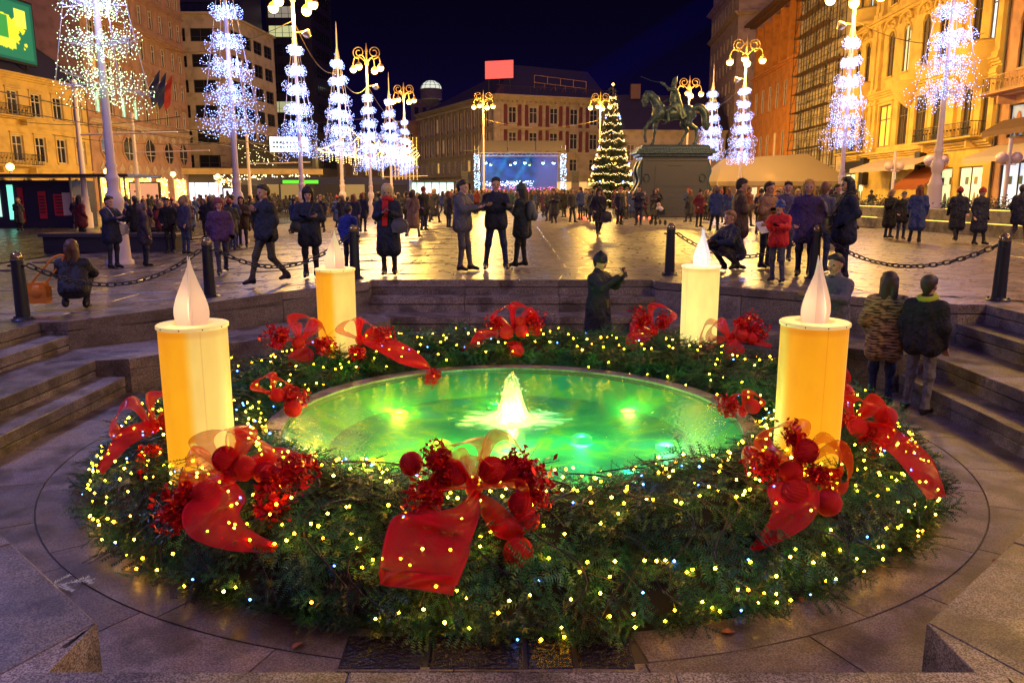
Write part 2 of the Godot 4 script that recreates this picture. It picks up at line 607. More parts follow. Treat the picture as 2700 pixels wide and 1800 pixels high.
func build_pit():
	var fl := MB.new()
	var oct := PackedVector2Array([Vector2(5.6, -6.2), Vector2(5.6, -10.6), Vector2(2.3, -13.6), Vector2(-2.3, -13.6), Vector2(-5.6, -10.6), Vector2(-5.6, -6.2), Vector2(-2.3, -3.2), Vector2(2.3, -3.2)])
	for i in 8:
		fl.tri(Vector3(0, -1.112, CZ), v3(oct[i], -1.112), v3(oct[(i + 1) % 8], -1.112))
	var ground := solo("pit_floor", fl, M(.03, .028, .03, .6), "stone floor of the sunken pit around the wreath", "paving", "", "structure")
	var c := Vector2(0, -8.2)
	var floors := []
	for k in 3:
		var g: StandardMaterial3D = floor_stone.duplicate()
		g.albedo_color = Color(1, 1, 1) * [1.0, .9, .82][k]
		floors.append(g)
	for ring in 2:
		var n := 18 if ring == 0 else 26
		for i in n:
			if ring == 0 and (i + .5) / n > .695 and (i + .5) / n < .80: continue   # rough dark slabs lie here
			var a0 := TAU * (i + .2 * ring) / n + .0012
			var a1 := TAU * (i + 1 + .2 * ring) / n - .0012
			var piece := PackedVector2Array()
			var r0 := .66 if ring == 0 else 1.0015
			var r1 := .9985 if ring == 0 else 1.75
			for s in 7:
				var w := lerpf(a0, a1, s / 6.0)
				piece.append(c + Vector2(cos(w) * 4.6, -sin(w) * 4.12) * r1)
			for s in 7:
				var w := lerpf(a1, a0, s / 6.0)
				piece.append(c + Vector2(cos(w) * 4.6, -sin(w) * 4.12) * r0)
			for q in Geometry2D.intersect_polygons(piece, oct):
				if q.size() < 3: continue
				var mb := MB.new()
				var ids := Geometry2D.triangulate_polygon(q)
				for k in range(0, ids.size(), 3):
					var w := ccw(PackedVector3Array([v3(q[ids[k]], -1.1), v3(q[ids[k + 1]], -1.1), v3(q[ids[k + 2]], -1.1)]))
					mb.tri(w[0], w[1], w[2])
				for k in q.size():
					var e := ccw(PackedVector3Array([v3(q[k], -1.1), v3(q[(k + 1) % q.size()], -1.1), v3(c, -1.1)]))
					mb.quad(v3(q[k], -1.112), v3(q[(k + 1) % q.size()], -1.112), v3(q[(k + 1) % q.size()], -1.1), v3(q[k], -1.1))
				part("floor_slab", mb, floors[rng.randi() % 3], ground)
	# rough black slabs at the front
	var rough := StandardMaterial3D.new()
	rough.albedo_color = lin(.02, .02, .026)
	rough.roughness = .22
	rough.normal_enabled = true
	rough.normal_texture = noise_tex(.035, 71, [], 512, FastNoiseLite.TYPE_CELLULAR, 3, 9.0)
	rough.normal_scale = 1.6
	triplanar(rough, .7)
	for q in [[-1.02, -.52], [-.49, .06], [.09, .36], [.39, .72]]:
		for row in 2:
			var z0: float = [-4.42, -4.05][row]
			var z1: float = [-4.07, -3.9][row]
			var mb := MB.new()
			mb.prism(ccw(PackedVector3Array([Vector3(q[0], -1.094 + rng.randf() * .006, z0), Vector3(q[1], -1.094, z0), Vector3(q[1], -1.096 + rng.randf() * .006, z1), Vector3(q[0], -1.096, z1)])), -1.115, .015)
			part("rough_slab", mb, rough, ground)
	# four flights of steps and four splayed walls between them
	for side in 4:
		var nm: String = ["steps behind the wreath, facing the camera", "steps on the right of the wreath, lit amber", "steps on the left of the wreath, lit violet", "steps before the wreath, their edge just in view"][side]
		var st := thing("stone_steps", "broad speckled granite " + nm, "steps", Vector3.ZERO, 0, "flights of steps into the pit")
		if side == 0 or side == 3:
			var s := 1.0 if side == 0 else -1.0
			var f := func(x: float, z: float) -> Vector2: return Vector2(x * s, CZ + (z - CZ) * s)
			var zt := -14.45 if side == 0 else -14.66
			course(st, f.call(-2.6, zt), f.call(2.6, zt), Vector2(0, -.4 * s), 0, 1, 3, false)
			course(st, f.call(-2.6, -14.15), f.call(2.6, -14.15), Vector2(0, -.55 * s), 1, 2, 3)
			course(st, f.call(-2.25, -13.63), f.call(2.25, -13.63), Vector2(0, -.56 * s), 2, 3, 3)
			course(st, f.call(-2.12, -13.25), f.call(2.12, -13.25), Vector2(0, -.42 * s), 3, 4, 2)
		else:
			var s := 1.0 if side == 1 else -1.0
			course(st, Vector2(6.85 * s, -5.66), Vector2(6.85 * s, -11.2), Vector2(.4 * s, 0), 0, 1, 3, false)
			course(st, Vector2(6.46 * s, -5.66), Vector2(6.46 * s, -11.2), Vector2(.46 * s, 0), 1, 2, 3)
			course(st, Vector2(5.65 * s, -6.5), Vector2(5.65 * s, -10.36), Vector2(.9 * s, 0), 2, 3, 3)
			course(st, Vector2(5.27 * s, -6.5), Vector2(5.27 * s, -10.36), Vector2(.45 * s, 0), 3, 4, 3)
	for q in [[1, 1], [-1, 1], [1, -1], [-1, -1]]:
		var sx: float = q[0]
		var sz: float = q[1]
		var f := func(x: float, z: float) -> Vector2: return Vector2(x * sx, CZ + (z - CZ) * sz)
		var nm := "%s of the wreath" % ["behind and right" if sx > 0 and sz > 0 else "behind and left" if sz > 0 else "in front and right" if sx > 0 else "in front and left"]
		var w := thing("pit_wall", "splayed granite wall with a dark joint, " + nm, "wall", Vector3.ZERO, 0, "splayed walls of the pit")
		# upper wall: lower course under the rim stone
		var pts := [f.call(2.6, -14.15), f.call(6.45, -11.2)]
		var back := [f.call(2.6, -14.8), f.call(7.2, -11.2)]
		for k in 3:
			var g0 := k / 3.0 + (.001 if k else 0.0)
			var g1 := (k + 1) / 3.0 - (.001 if k < 2 else 0.0)
			var p0: Vector2 = pts[0].lerp(pts[1], g0)
			var p1: Vector2 = pts[0].lerp(pts[1], g1)
			var b0: Vector2 = back[0].lerp(back[1], g0)
			var b1: Vector2 = back[0].lerp(back[1], g1)
			var mb := MB.new()
			mb.prism(ccw(PackedVector3Array([v3(p0, gg(p0.x) - .15), v3(p1, gg(p1.x) - .15), v3(b1, gg(b1.x) - .15), v3(b0, gg(b0.x) - .15)])), -.75, .004)
			part("wall_stone", mb, granites[rng.randi() % 4], w)
		# landing and lower wall
		var lo := [f.call(2.12, -13.2), f.call(5.2, -10.4)]
		var hi := [f.call(2.6, -14.2), f.call(6.5, -11.2)]
		for k in 3:
			var g0 := k / 3.0 + (.0012 if k else 0.0)
			var g1 := (k + 1) / 3.0 - (.0012 if k < 2 else 0.0)
			var p0: Vector2 = lo[0].lerp(lo[1], g0)
			var p1: Vector2 = lo[0].lerp(lo[1], g1)
			var b0: Vector2 = hi[0].lerp(hi[1], g0)
			var b1: Vector2 = hi[0].lerp(hi[1], g1)
			var mb := MB.new()
			mb.prism(ccw(PackedVector3Array([v3(p0, lev(2, p0.x)), v3(p1, lev(2, p1.x)), v3(b1, lev(2, b1.x)), v3(b0, lev(2, b0.x))])), -.70 + .4 * gg(p1.x), .009)
			part("landing_stone", mb, granites[rng.randi() % 4], w)
			var mb2 := MB.new()
			mb2.prism(ccw(PackedVector3Array([v3(p0, lev(2, p0.x) - .15), v3(p1, lev(2, p1.x) - .15), v3(b1, lev(2, b1.x) - .15), v3(b0, lev(2, b0.x) - .15)])), -1.12, .004)
			part("wall_stone", mb2, granites[rng.randi() % 4], w)
		# fillers of the two corners beside the flights
		for e in [[[2.12, -13.2], [2.6, -14.2], [2.25, -14.2], [2.25, -13.63], [2.12, -13.63]], [[5.2, -10.4], [5.65, -10.36], [6.5, -10.36], [6.5, -11.2]]]:
			var out := PackedVector3Array()
			for p in e:
				var p2: Vector2 = f.call(p[0], p[1])
				out.append(v3(p2, lev(2, p2.x) - .001))
			var mb := MB.new()
			mb.prism(ccw(out), -1.12, .006)
			part("corner_stone", mb, granites[rng.randi() % 4], w)

# ---------------------------------------------------------------- houses
var win_cache := {}

func win_mesh(w: float, h: float, style: int, frame: Material, trim: Material) -> Array:
	var key := "%.2f %.2f %d %d %d" % [w, h, style, frame.get_instance_id(), trim.get_instance_id()]
	if win_cache.has(key): return win_cache[key]
	var f := MB.new()
	var s := MB.new()
	var p := MB.new()
	var b := .09
	var z := -.14
	if style == 2:     # octagon set proud of the wall
		var ring := []
		var outer := []
		for i in 8:
			var a := PI / 8 + TAU * i / 8
			ring.append(Vector3(cos(a) * w * .54, h * .5 + sin(a) * h * .54, 0))
			outer.append(Vector3(cos(a) * w * .64, h * .5 + sin(a) * h * .62, 0))
		for i in 8:
			var j := (i + 1) % 8
			var up := Vector3(0, 0, .14)
			s.quad(ring[i] + up, outer[i] + up, outer[j] + up, ring[j] + up)
			s.quad(outer[i] + up, outer[i], outer[j], outer[j] + up)
			s.quad(ring[i], ring[i] + up, ring[j] + up, ring[j])
			p.tri(Vector3(0, h * .5, .03), ring[i] + Vector3(0, 0, .03), ring[j] + Vector3(0, 0, .03))
		f.box(Vector3(0, h * .5, .05), Vector3(.07, h * 1.0, .05))
		f.box(Vector3(0, h * .3, .05), Vector3(w * .98, .07, .052))
	else:
		var ht := h
		if style == 3:
			ht = h - w * .5
			var k := 10
			for i in k:
				var a0 := PI * i / k
				var a1 := PI * (i + 1) / k
				var q0 := Vector3(cos(a0) * w * .5, ht + sin(a0) * w * .5, 0)
				var q1 := Vector3(cos(a1) * w * .5, ht + sin(a1) * w * .5, 0)
				s.quad(q1, q0, Vector3(q0.x, h, 0), Vector3(q1.x, h, 0))
				var dz := Vector3(0, 0, -.2)
				s.quad(q0, q1, q1 + dz, q0 + dz)
				var o0 := q0 + Vector3(cos(a0), sin(a0), 0) * .16 + Vector3(0, 0, .07)
				var o1 := q1 + Vector3(cos(a1), sin(a1), 0) * .16 + Vector3(0, 0, .07)
				s.quad(q1 + Vector3(0, 0, .07), q0 + Vector3(0, 0, .07), o0, o1)
		p.quad(Vector3(-w * .5, 0, z - .03), Vector3(w * .5, 0, z - .03), Vector3(w * .5, h, z - .03), Vector3(-w * .5, h, z - .03))
		f.box(Vector3(-w * .5 + b * .5, h * .5, z), Vector3(b, h, .08))
		f.box(Vector3(w * .5 - b * .5, h * .5, z), Vector3(b, h, .08))
		f.box(Vector3(0, b * .5, z), Vector3(w - 2 * b, b, .08))
		f.box(Vector3(0, h - b * .5, z), Vector3(w - 2 * b, b, .08))
		if style == 4 or style == 5:
			var k: int = maxi(1, roundi(w / (1.3 if style == 4 else 1.7)))
			for i in range(1, k):
				f.box(Vector3(-w * .5 + w * i / k, h * .5, z), Vector3(.08, h - 2 * b, .07))
			if style == 4:
				f.box(Vector3(0, h * .38, z), Vector3(w - 2 * b, .05, .06))
		else:
			f.box(Vector3(0, h * .5, z), Vector3(b, h - 2 * b, .07))
			f.box(Vector3(0, h * .66, z), Vector3(w - 2 * b, .07, .072))
		if style == 0 or style == 1 or style == 3:
			s.box(Vector3(0, -.06, .07), Vector3(w + .24, .12, .2))
		if style == 1 or style == 6:
			s.box(Vector3(-w * .5 - .1, ht * .5, .035), Vector3(.18, ht, .09))
			s.box(Vector3(w * .5 + .1, ht * .5, .035), Vector3(.18, ht, .09))
			s.box(Vector3(0, h + .11, .045), Vector3(w + .4, .2, .11))
			s.box(Vector3(0, h + .27, .1), Vector3(w + .62, .1, .22))
	var am := ArrayMesh.new()
	f.surface_to(am)
	am.surface_set_material(0, frame)
	if s.v.size():
		s.surface_to(am)
		am.surface_set_material(1, trim)
	win_cache[key] = [am, p.done()]
	return win_cache[key]

# windows: rows of [y0, y1, style, [[u0, u1], ...]] on the wall from p0 to p1 (left to right seen from outside)
func facade(b: Node3D, p0: Vector2, p1: Vector2, y0: float, y1: float, rows: Array, o: Dictionary):
	var u2 := (p1 - p0)
	var len := u2.length()
	u2 /= len
	var u := Vector3(u2.x, 0, u2.y)
	var n := u.cross(UP).normalized()
	n = Vector3(-u.z, 0, u.x)
	if n.dot(UP.cross(u)) != 0: n = -UP.cross(u).normalized() * -1.0
	n = u.cross(UP)
	var org := Vector3(p0.x, 0, p0.y)
	var at := func(a: float, y: float, d := 0.0) -> Vector3: return org + u * a + UP * y + n * d
	var wall := MB.new()
	var y := y0
	rows.sort_custom(func(a, c): return a[0] < c[0])
	for r in rows:
		if r[2] == 2: continue
		if r[0] > y: wall.quad(at.call(0, y), at.call(len, y), at.call(len, r[0]), at.call(0, r[0]))
		var x := 0.0
		for w in r[3]:
			wall.quad(at.call(x, r[0]), at.call(w[0], r[0]), at.call(w[0], r[1]), at.call(x, r[1]))
			x = w[1]
			var d := -.22
			wall.quad(at.call(w[0], r[0]), at.call(w[0], r[0], d), at.call(w[0], r[1], d), at.call(w[0], r[1]))
			wall.quad(at.call(w[1], r[0], d), at.call(w[1], r[0]), at.call(w[1], r[1]), at.call(w[1], r[1], d))
			wall.quad(at.call(w[0], r[1]), at.call(w[0], r[1], d), at.call(w[1], r[1], d), at.call(w[1], r[1]))
			wall.quad(at.call(w[0], r[0], d), at.call(w[0], r[0]), at.call(w[1], r[0]), at.call(w[1], r[0], d))
		wall.quad(at.call(x, r[0]), at.call(len, r[0]), at.call(len, r[1]), at.call(x, r[1]))
		y = r[1]
	wall.quad(at.call(0, y), at.call(len, y), at.call(len, y1), at.call(0, y1))
	var dp: float = o.get("depth", 9.0)
	wall.quad(at.call(len, y0), at.call(len, y0, -dp), at.call(len, y1, -dp), at.call(len, y1))
	wall.quad(at.call(0, y0, -dp), at.call(0, y0), at.call(0, y1), at.call(0, y1, -dp))
	wall.quad(at.call(0, y1), at.call(len, y1), at.call(len, y1, -dp), at.call(0, y1, -dp))
	wall.quad(at.call(len, y0, -dp), at.call(0, y0, -dp), at.call(0, y1, -dp), at.call(len, y1, -dp))
	part("wall", wall, o.wall, b)
	for r in rows:
		for i in r[3].size():
			var w: Array = r[3][i]
			var ms := win_mesh(w[1] - w[0], r[1] - r[0], r[2], o.frame, o.get("trim", o.wall))
			var node := part("shop_window" if r[2] == 5 else "window", ms[0], null, b)
			node.transform = Transform3D(Basis(u, UP, n), at.call((w[0] + w[1]) * .5, r[0]))
			var g: Material = o.get("glass", glass_dark())
			if r[2] in [0, 1, 3, 6]:
				var roll := rng.randf()
				if roll < .22: g = M(.16, .13, .10, .25)          # drawn curtains
				elif roll < .3: g = glow(1.0, .6, .22, .22)       # a lamp on inside
				elif roll < .45: g = M(.06, .055, .06, .12)
			if r.size() > 4 and r[4] is Dictionary and r[4].has(i): g = r[4][i]
			elif r.size() > 4 and r[4] is Material: g = r[4]
			part("pane", ms[1], g, node)
			if r[2] == 5 and g.emission_enabled and p0.x > 20.0:
				var wd: float = w[1] - w[0]
				for k in int(wd / .6):      # goods and figures standing in the shop window
					var mb := MB.new()
					var hx := -wd * .5 + .35 + k * .6 + rng.randf_range(-.1, .1)
					var hh := rng.randf_range(.5, 1.7)
					mb.ball(Vector3(hx, hh * .5, -.13), hh * .5, 8, 6, Vector3(rng.randf_range(.25, .5), 1, .06))
					if k % 2: mb.box(Vector3(hx, 2.2, -.145), Vector3(.42, .5, .02))
					part("shop_goods", mb, M(rng.randf_range(.05, .4), rng.randf_range(.05, .3), rng.randf_range(.05, .25), .7), node)

func spread(k: int, first: float, pitch: float, w: float) -> Array:
	var out := []
	for i in k: out.append([first + i * pitch - w * .5, first + i * pitch + w * .5])
	return out

func ledge(b: Node3D, called: String, p0: Vector2, p1: Vector2, y: float, h: float, proj: float, mat: Material, steps := 2):
	var u := (p1 - p0).normalized()
	var n := Vector2(-u.y, u.x)
	var mb := MB.new()
	for s in steps:
		var pr := proj * (s + 1) / steps
		var m := (p0 + p1) * .5 + n * pr * .5
		var d := Vector3(u.x, 0, u.y)
		mb.box(Vector3(m.x, y + h * (s + .5) / steps, m.y), Vector3(p0.distance_to(p1) + pr * .5, h / steps - .001, pr), Basis(d, UP, d.cross(UP)))
	part(called, mb, mat, b)

func on_wall(p0: Vector2, p1: Vector2, a: float, y: float, d := 0.0) -> Vector3:
	var u := (p1 - p0).normalized()
	return Vector3(p0.x + u.x * a - u.y * d, y, p0.y + u.y * a + u.x * d)

func wall_basis(p0: Vector2, p1: Vector2) -> Basis:
	var u := (p1 - p0).normalized()
	var d := Vector3(u.x, 0, u.y)
	return Basis(d, UP, d.cross(UP))

func railing(b: Node3D, called: String, p0: Vector2, p1: Vector2, y: float, h: float, mat: Material, pitch := .16, ornate := false):
	var mb := MB.new()
	var a := Vector3(p0.x, y, p0.y)
	var d := Vector3(p1.x, y, p1.y)
	mb.bar(a + UP * h, d + UP * h, .05)
	mb.bar(a + UP * .08, d + UP * .08, .035)
	var k := int(a.distance_to(d) / pitch)
	for i in k + 1:
		var q := a.lerp(d, float(i) / k)
		mb.bar(q, q + UP * h, .022)
		if ornate and i % 3 == 1:
			mb.ball(q + UP * h * .55, .07, 6, 4)
	part(called, mb, mat, b)

func balcony(b: Node3D, p0: Vector2, p1: Vector2, a0: float, a1: float, y: float, depth: float, slab: Material, iron: Material):
	var u := (p1 - p0).normalized()
	var n := Vector2(-u.y, u.x)
	var q0 := p0 + u * a0
	var q1 := p0 + u * a1
	ledge(b, "balcony_slab", q0, q1, y - .2, .2, depth, slab, 2)
	railing(b, "balcony_railing", q0 + n * depth * .93, q1 + n * depth * .93, y, .95, iron, .17, true)
	railing(b, "balcony_railing", q0, q0 + n * depth * .93, y, .95, iron)
	railing(b, "balcony_railing", q1, q1 + n * depth * .93, y, .95, iron)
	for f in [.12, .88]:
		var mb := MB.new()
		var c := q0.lerp(q1, f)
		mb.box(Vector3(c.x + n.x * depth * .35, y - .45, c.y + n.y * depth * .35), Vector3(.18, .5, depth * .7), wall_basis(p0, p1))
		part("balcony_bracket", mb, slab, b)

func build_buildings_left():
	var white := M(.6, .56, .48, .6)
	var iron := M(.02, .02, .025, .5, .4)
	# low yellow house with balconies
	var b := thing("yellow_house", "low yellow plastered house with iron balconies under the green screen", "building")
	var ochre := plaster(.62, .43, .13, 3)
	var p0 := Vector2(-46.2, -58)
	var p1 := Vector2(-43.6, -83.2)
	var us := []
	for z in [61.0, 63.7, 66.6, 69.6, 72.9, 75.9, 78.9, 81.8]: us.append(z - 58.0)
	var r2 := []
	var r1 := []
	for a in us:
		r2.append([a - .7, a + .7]); r1.append([a - .7, a + .7])
	facade(b, p0, p1, -.45, 12.0, [[8.4, 10.5, 1, r2], [4.3, 6.6, 1, r1], [.2, 2.9, 3, spread(7, 2.0, 3.4, 1.9), M(.03, .025, .03, .3)]], {"wall": ochre, "frame": white, "trim": ochre})
	ledge(b, "cornice", p0, p1, 11.5, .5, .7, ochre, 3)
	ledge(b, "string_course", p0, p1, 7.35, .18, .16, ochre)
	ledge(b, "string_course", p0, p1, 3.5, .2, .2, ochre)
	var roof := MB.new()
	roof.quad(on_wall(p0, p1, -.5, 12.0, .75), on_wall(p0, p1, 25.6, 12.0, .75), on_wall(p0, p1, 25.6, 16.6, -5.5), on_wall(p0, p1, -.5, 16.6, -5.5))
	roof.tri(on_wall(p0, p1, 25.6, 12.0, .75), on_wall(p0, p1, 25.6, 12.0, -9), on_wall(p0, p1, 25.6, 16.6, -5.5))
	part("roof", roof, M(.035, .04, .06, .7), b)
	balcony(b, p0, p1, 10.4, 16.2, 8.2, 1.1, ochre, iron)
	balcony(b, p0, p1, 11.2, 16.6, 3.95, 1.2, ochre, iron)
	# the big screen on its roof
	var pic := Image.create(128, 64, false, Image.FORMAT_RGB8)
	var fn := FastNoiseLite.new()
	fn.seed = 4
	fn.frequency = .05
	for y in 64:
		for x in 128:
			var f := fn.get_noise_2d(x * 1.4, y * 1.4) * 14.0
			var c := Color(.02, .16, .07)
			var d := Vector2((x - 66 + f) / 50.0, (y - 33 + f) / 21.0)
			if d.length() < 1.0: c = Color(.95, .78, .03)
			if x > 62 + f * .4 and x < 96 and y > 18 and y < 42: c = Color(.05, .30, .05)
			if x > 62 and x < 104 and y >= 42 and y < 52 and y < 56 - (x - 62) * .1: c = Color(.75, .75, .05)
			if x > 104 and x < 119 and y > 8 and y < 28: c = Color(1.0, .85, .08)
			if y < 3 or y > 60 or x > 124: c = Color(.01, .09, .05)
			pic.set_pixel(x, y, c.linear_to_srgb())
	var sm := StandardMaterial3D.new()
	sm.albedo_color = Color(.05, .05, .05)
	sm.emission_enabled = true
	sm.emission = Color.WHITE
	sm.emission_operator = BaseMaterial3D.EMISSION_OP_MULTIPLY
	sm.emission_texture = ImageTexture.create_from_image(pic)
	sm.emission_energy_multiplier = 1.25
	sm.roughness = .3
	var scr := thing("led_screen", "large glowing green and yellow video screen on the roof of the yellow house", "screen")
	var mb := MB.new()
	var q0 := Vector2(-45.0, -62.0)
	var q1 := Vector2(-44.0, -75.6)
	mb.quad(on_wall(q0, q1, 0, 13.0, .3), on_wall(q0, q1, 13.63, 13.0, .3), on_wall(q0, q1, 13.63, 18.2, .3), on_wall(q0, q1, 0, 18.2, .3))
	part("screen", mb, sm, scr)
	mb = MB.new()
	mb.box(on_wall(q0, q1, 6.8, 15.6, .1), Vector3(14.0, 5.6, .34), wall_basis(q0, q1))
	part("casing", mb, M(.01, .012, .012, .5), scr)
	mb = MB.new()
	for a in [1.0, 4.5, 8.0, 12.5]:
		mb.bar(on_wall(q0, q1, a, 12.4, .0), on_wall(q0, q1, a, 15.2, .0), .15)
		mb.bar(on_wall(q0, q1, a, 12.2, .0), on_wall(q0, q1, a, 14.8, -3.0), .1)
	part("support", mb, iron, scr)
	# tall stone palace with octagonal windows
	b = thing("stone_palace", "tall brown stone palace with a row of octagonal windows", "building")
	var brown := plaster(.42, .25, .17, 9)
	var pale := plaster(.5, .4, .29, 10)
	p0 = Vector2(-43.55, -83.4)
	p1 = Vector2(-43.9, -110.0)
	var zc := [85.6, 88.4, 91.4, 94.3, 97.3, 100.2, 103.1, 106.2, 108.6]
	var lit := glow(.35, 1.0, .7, .8)
	var rows := [[5.1, 7.7, 2, []], [.4, 3.2, 5, [[1.2, 4.6], [5.6, 9.0], [10.2, 13.6], [15.0, 18.4], [20.0, 24.5]], glow(1.0, .58, .12, 1.5)]]
	for z in [86.7, 91.7, 97.2, 102.6, 107.2]: rows[0][3].append([z - 83.4 - 1.35, z - 83.4 + 1.35])
	var part_lit := {0: lit, 2: lit, 3: lit}
	for k in 5:
		var y: float = [9.7, 13.2, 16.9, 20.9, 24.7][k]
		var cs := []
		for z in zc: cs.append([z - 83.4 - .62, z - 83.4 + .62])
		rows.append([y, y + [2.3, 2.1, 2.2, 2.1, 2.2][k], 1, cs, part_lit if k == 0 else {}])
	facade(b, p0, p1, -.45, 29.0, rows, {"wall": brown, "frame": white, "trim": brown, "depth": 14.0, "glass": M(.03, .03, .045, .1)})
	ledge(b, "cornice", p0, p1, 19.4, .5, .8, brown, 3)
	ledge(b, "string_course", p0, p1, 8.7, .4, .35, pale, 2)
	ledge(b, "string_course", p0, p1, 23.7, .25, .3, brown)
	mb = MB.new()
	for k in 12:      # lozenge panels between the octagons
		var a := 2.0 + k * 2.1
		for yy in [4.1, 8.0]:
			var c := on_wall(p0, p1, a, yy, .05)
			var w := wall_basis(p0, p1)
			mb.box(c, Vector3(.9, .9, .1), w * Basis(Vector3(0, 0, 1), PI / 4))
	part("lozenge_panel", mb, pale, b)
	for k in 5:
		var a: float = [2.9, 7.3, 11.9, 16.7, 22.2][k]
		mb = MB.new()
		for i in 46:
			mb.speck(on_wall(p0, p1, a + rng.randf_range(-1.5, 1.5), rng.randf_range(.6, 3.2), .05), .07)
		part("window_lights", mb, glow(1.0, .62, .15, 7.0), b)
	# flags over the door
	for k in 3:
		var fl := thing("flag", ["dark blue flag hanging from the stone palace, left of the others", "dark blue flag hanging between two flags on the stone palace", "red and white flag hanging at the right of the flags on the stone palace"][k], "flag", Vector3.ZERO, 0, "flags on the stone palace")
		var a: float = [13.0, 14.8, 16.6][k]
		mb = MB.new()
		mb.tube(PackedVector3Array([on_wall(p0, p1, a, 12.6, 0), on_wall(p0, p1, a + .5, 15.9, 2.2)]), [.05, .03], 6)
		part("flagpole", mb, white, fl)
		mb = MB.new()
		var e0 := curve([on_wall(p0, p1, a + .48, 15.8, 2.15), on_wall(p0, p1, a + .3, 14.0, 1.9), on_wall(p0, p1, a + .45, 12.2, 1.6)], 4)
		var e1 := curve([on_wall(p0, p1, a + .2, 13.8, .8), on_wall(p0, p1, a + .15, 12.6, .85), on_wall(p0, p1, a + .3, 11.3, 1.0)], 4)
		mb.sheet(e0, e1, 5, .12, 14.0)
		part("cloth", mb, [M(.02, .03, .12), M(.02, .03, .14), M(.4, .04, .04)][k], fl)
	# beige modern block
	b = thing("modern_block", "beige modernist office block with bands of dark windows", "building")
	var beige := plaster(.50, .40, .26, 15)
	p0 = Vector2(-46.8, -115)
	p1 = Vector2(-39.8, -115)
	rows = []
	for k in 6:
		var y: float = 5.0 + k * 3.43
		rows.append([y, y + 1.75, 4, [[.5, 1.3], [2.0, 6.2]]])
	facade(b, p0, p1, -.4, 25.7, rows, {"wall": beige, "frame": M(.05, .045, .05, .5), "depth": 4.0})
	p0 = Vector2(-39.8, -115)
	p1 = Vector2(-38.3, -132.5)
	rows = []
	for k in 6:
		var y: float = 5.0 + k * 3.43
		rows.append([y, y + 1.9, 4, [[1.4, 4.6], [5.4, 8.6], [9.4, 12.6], [13.4, 16.6]]])
	facade(b, p0, p1, -.4, 25.7, rows, {"wall": beige, "frame": M(.05, .045, .05, .5), "depth": 5.0})
	ledge(b, "parapet", Vector2(-46.8, -115), Vector2(-39.8, -115), 25.7, .3, .35, beige, 1)
	ledge(b, "parapet", p0, p1, 25.7, .3, .35, beige, 1)
	# its low wing with a rounded canopy
	b = thing("glass_pavilion", "low pavilion with a lit curved canopy before the beige block", "building")
	p0 = Vector2(-45.5, -108)
	p1 = Vector2(-27.0, -112)
	facade(b, p0, p1, -.4, 3.9, [[.1, 2.9, 5, [[.6, 6.0], [7.0, 12.0], [13.0, 18.2]], {0: glow(.62, .72, 1.0, 1.6), 1: glow(1.0, .8, .5, .5)}]], {"wall": M(.06, .055, .07, .4), "frame": iron, "depth": 6.0})
	ledge(b, "canopy", p0, p1, 3.9, .75, 2.2, plaster(.52, .38, .16, 18), 1)
	p0 = Vector2(-38.0, -110.5)
	p1 = Vector2(-27.5, -112.4)
	facade(b, p0, p1, 4.7, 8.6, [[5.0, 8.0, 4, [[.3, 5.0], [5.4, 10.2]], M(.05, .05, .03, .1)]], {"wall": M(.05, .045, .045, .4), "frame": iron, "depth": 6.0})
	mb = MB.new()
	mb.box(on_wall(p0, p1, 7.2, 8.0, .2), Vector3(5.4, 2.3, .25), wall_basis(p0, p1))
	part("roof_sign", mb, M(.03, .03, .04), b)
	mb = MB.new()
	mb.box(on_wall(p0, p1, 7.2, 8.0, .345), Vector3(5.1, 2.0, .03), wall_basis(p0, p1))
	part("lit_sign", mb, glow(.75, .85, 1.0, 1.6), b)
	for k in 2:      # lines of wording too small to read
		mb = MB.new()
		for i in 9:
			mb.box(on_wall(p0, p1, 5.2 + i * .45, 8.25 - k * .6, .37), Vector3(.3, .34 - .1 * k, .02), wall_basis(p0, p1))
		part("sign_letters", mb, M(.05, .2, .35), b)
	mb = MB.new()
	for i in 60:
		mb.speck(on_wall(p0, p1, rng.randf_range(.4, 5.2), rng.randf_range(5.1, 7.9), .12), .035)
	part("window_lights", mb, glow(.9, .8, .4, 5.0), b)
	# dark glass tower
	b = thing("glass_tower", "dark glass office tower with a few lit floors", "building")
	p0 = Vector2(-44.5, -150)
	p1 = Vector2(-36.4, -150)
	rows = []
	for k in 15:
		var y: float = 6.0 + k * 3.3
		var g := M(.012, .012, .03, .1)
		rows.append([y, y + 2.1, 4, [[.3, 7.8]], {0: glow(.5, .55, .3, .55)} if k in [3] else {0: glow(.55, .6, .28, .75)} if k in [7] else {0: glow(.5, .5, .4, .32)} if k == 8 else g])
	facade(b, p0, p1, -.4, 58.0, rows, {"wall": M(.012, .01, .018, .4), "frame": iron, "depth": 3.0})
	rows = []
	for k in 15:
		rows.append([6.0 + k * 3.3, 8.1 + k * 3.3, 4, [[.4, 13.0]], M(.01, .01, .02, .1)])
	facade(b, Vector2(-36.38, -150), Vector2(-35.6, -163.5), -.4, 58.0, rows, {"wall": M(.02, .012, .03, .4), "frame": iron, "depth": 3.0})
	b = thing("dark_tower", "unlit dark tower block rising behind the beige block", "building")
	rows = []
	for k in 8: rows.append([27.0 + k * 3.4, 29.4 + k * 3.4, 4, [[.5, 12.5]], M(.012, .012, .03, .1)])
	facade(b, Vector2(-58, -140), Vector2(-45, -139), -.4, 60.0, rows, {"wall": M(.03, .02, .05, .5), "frame": iron, "depth": 8.0})

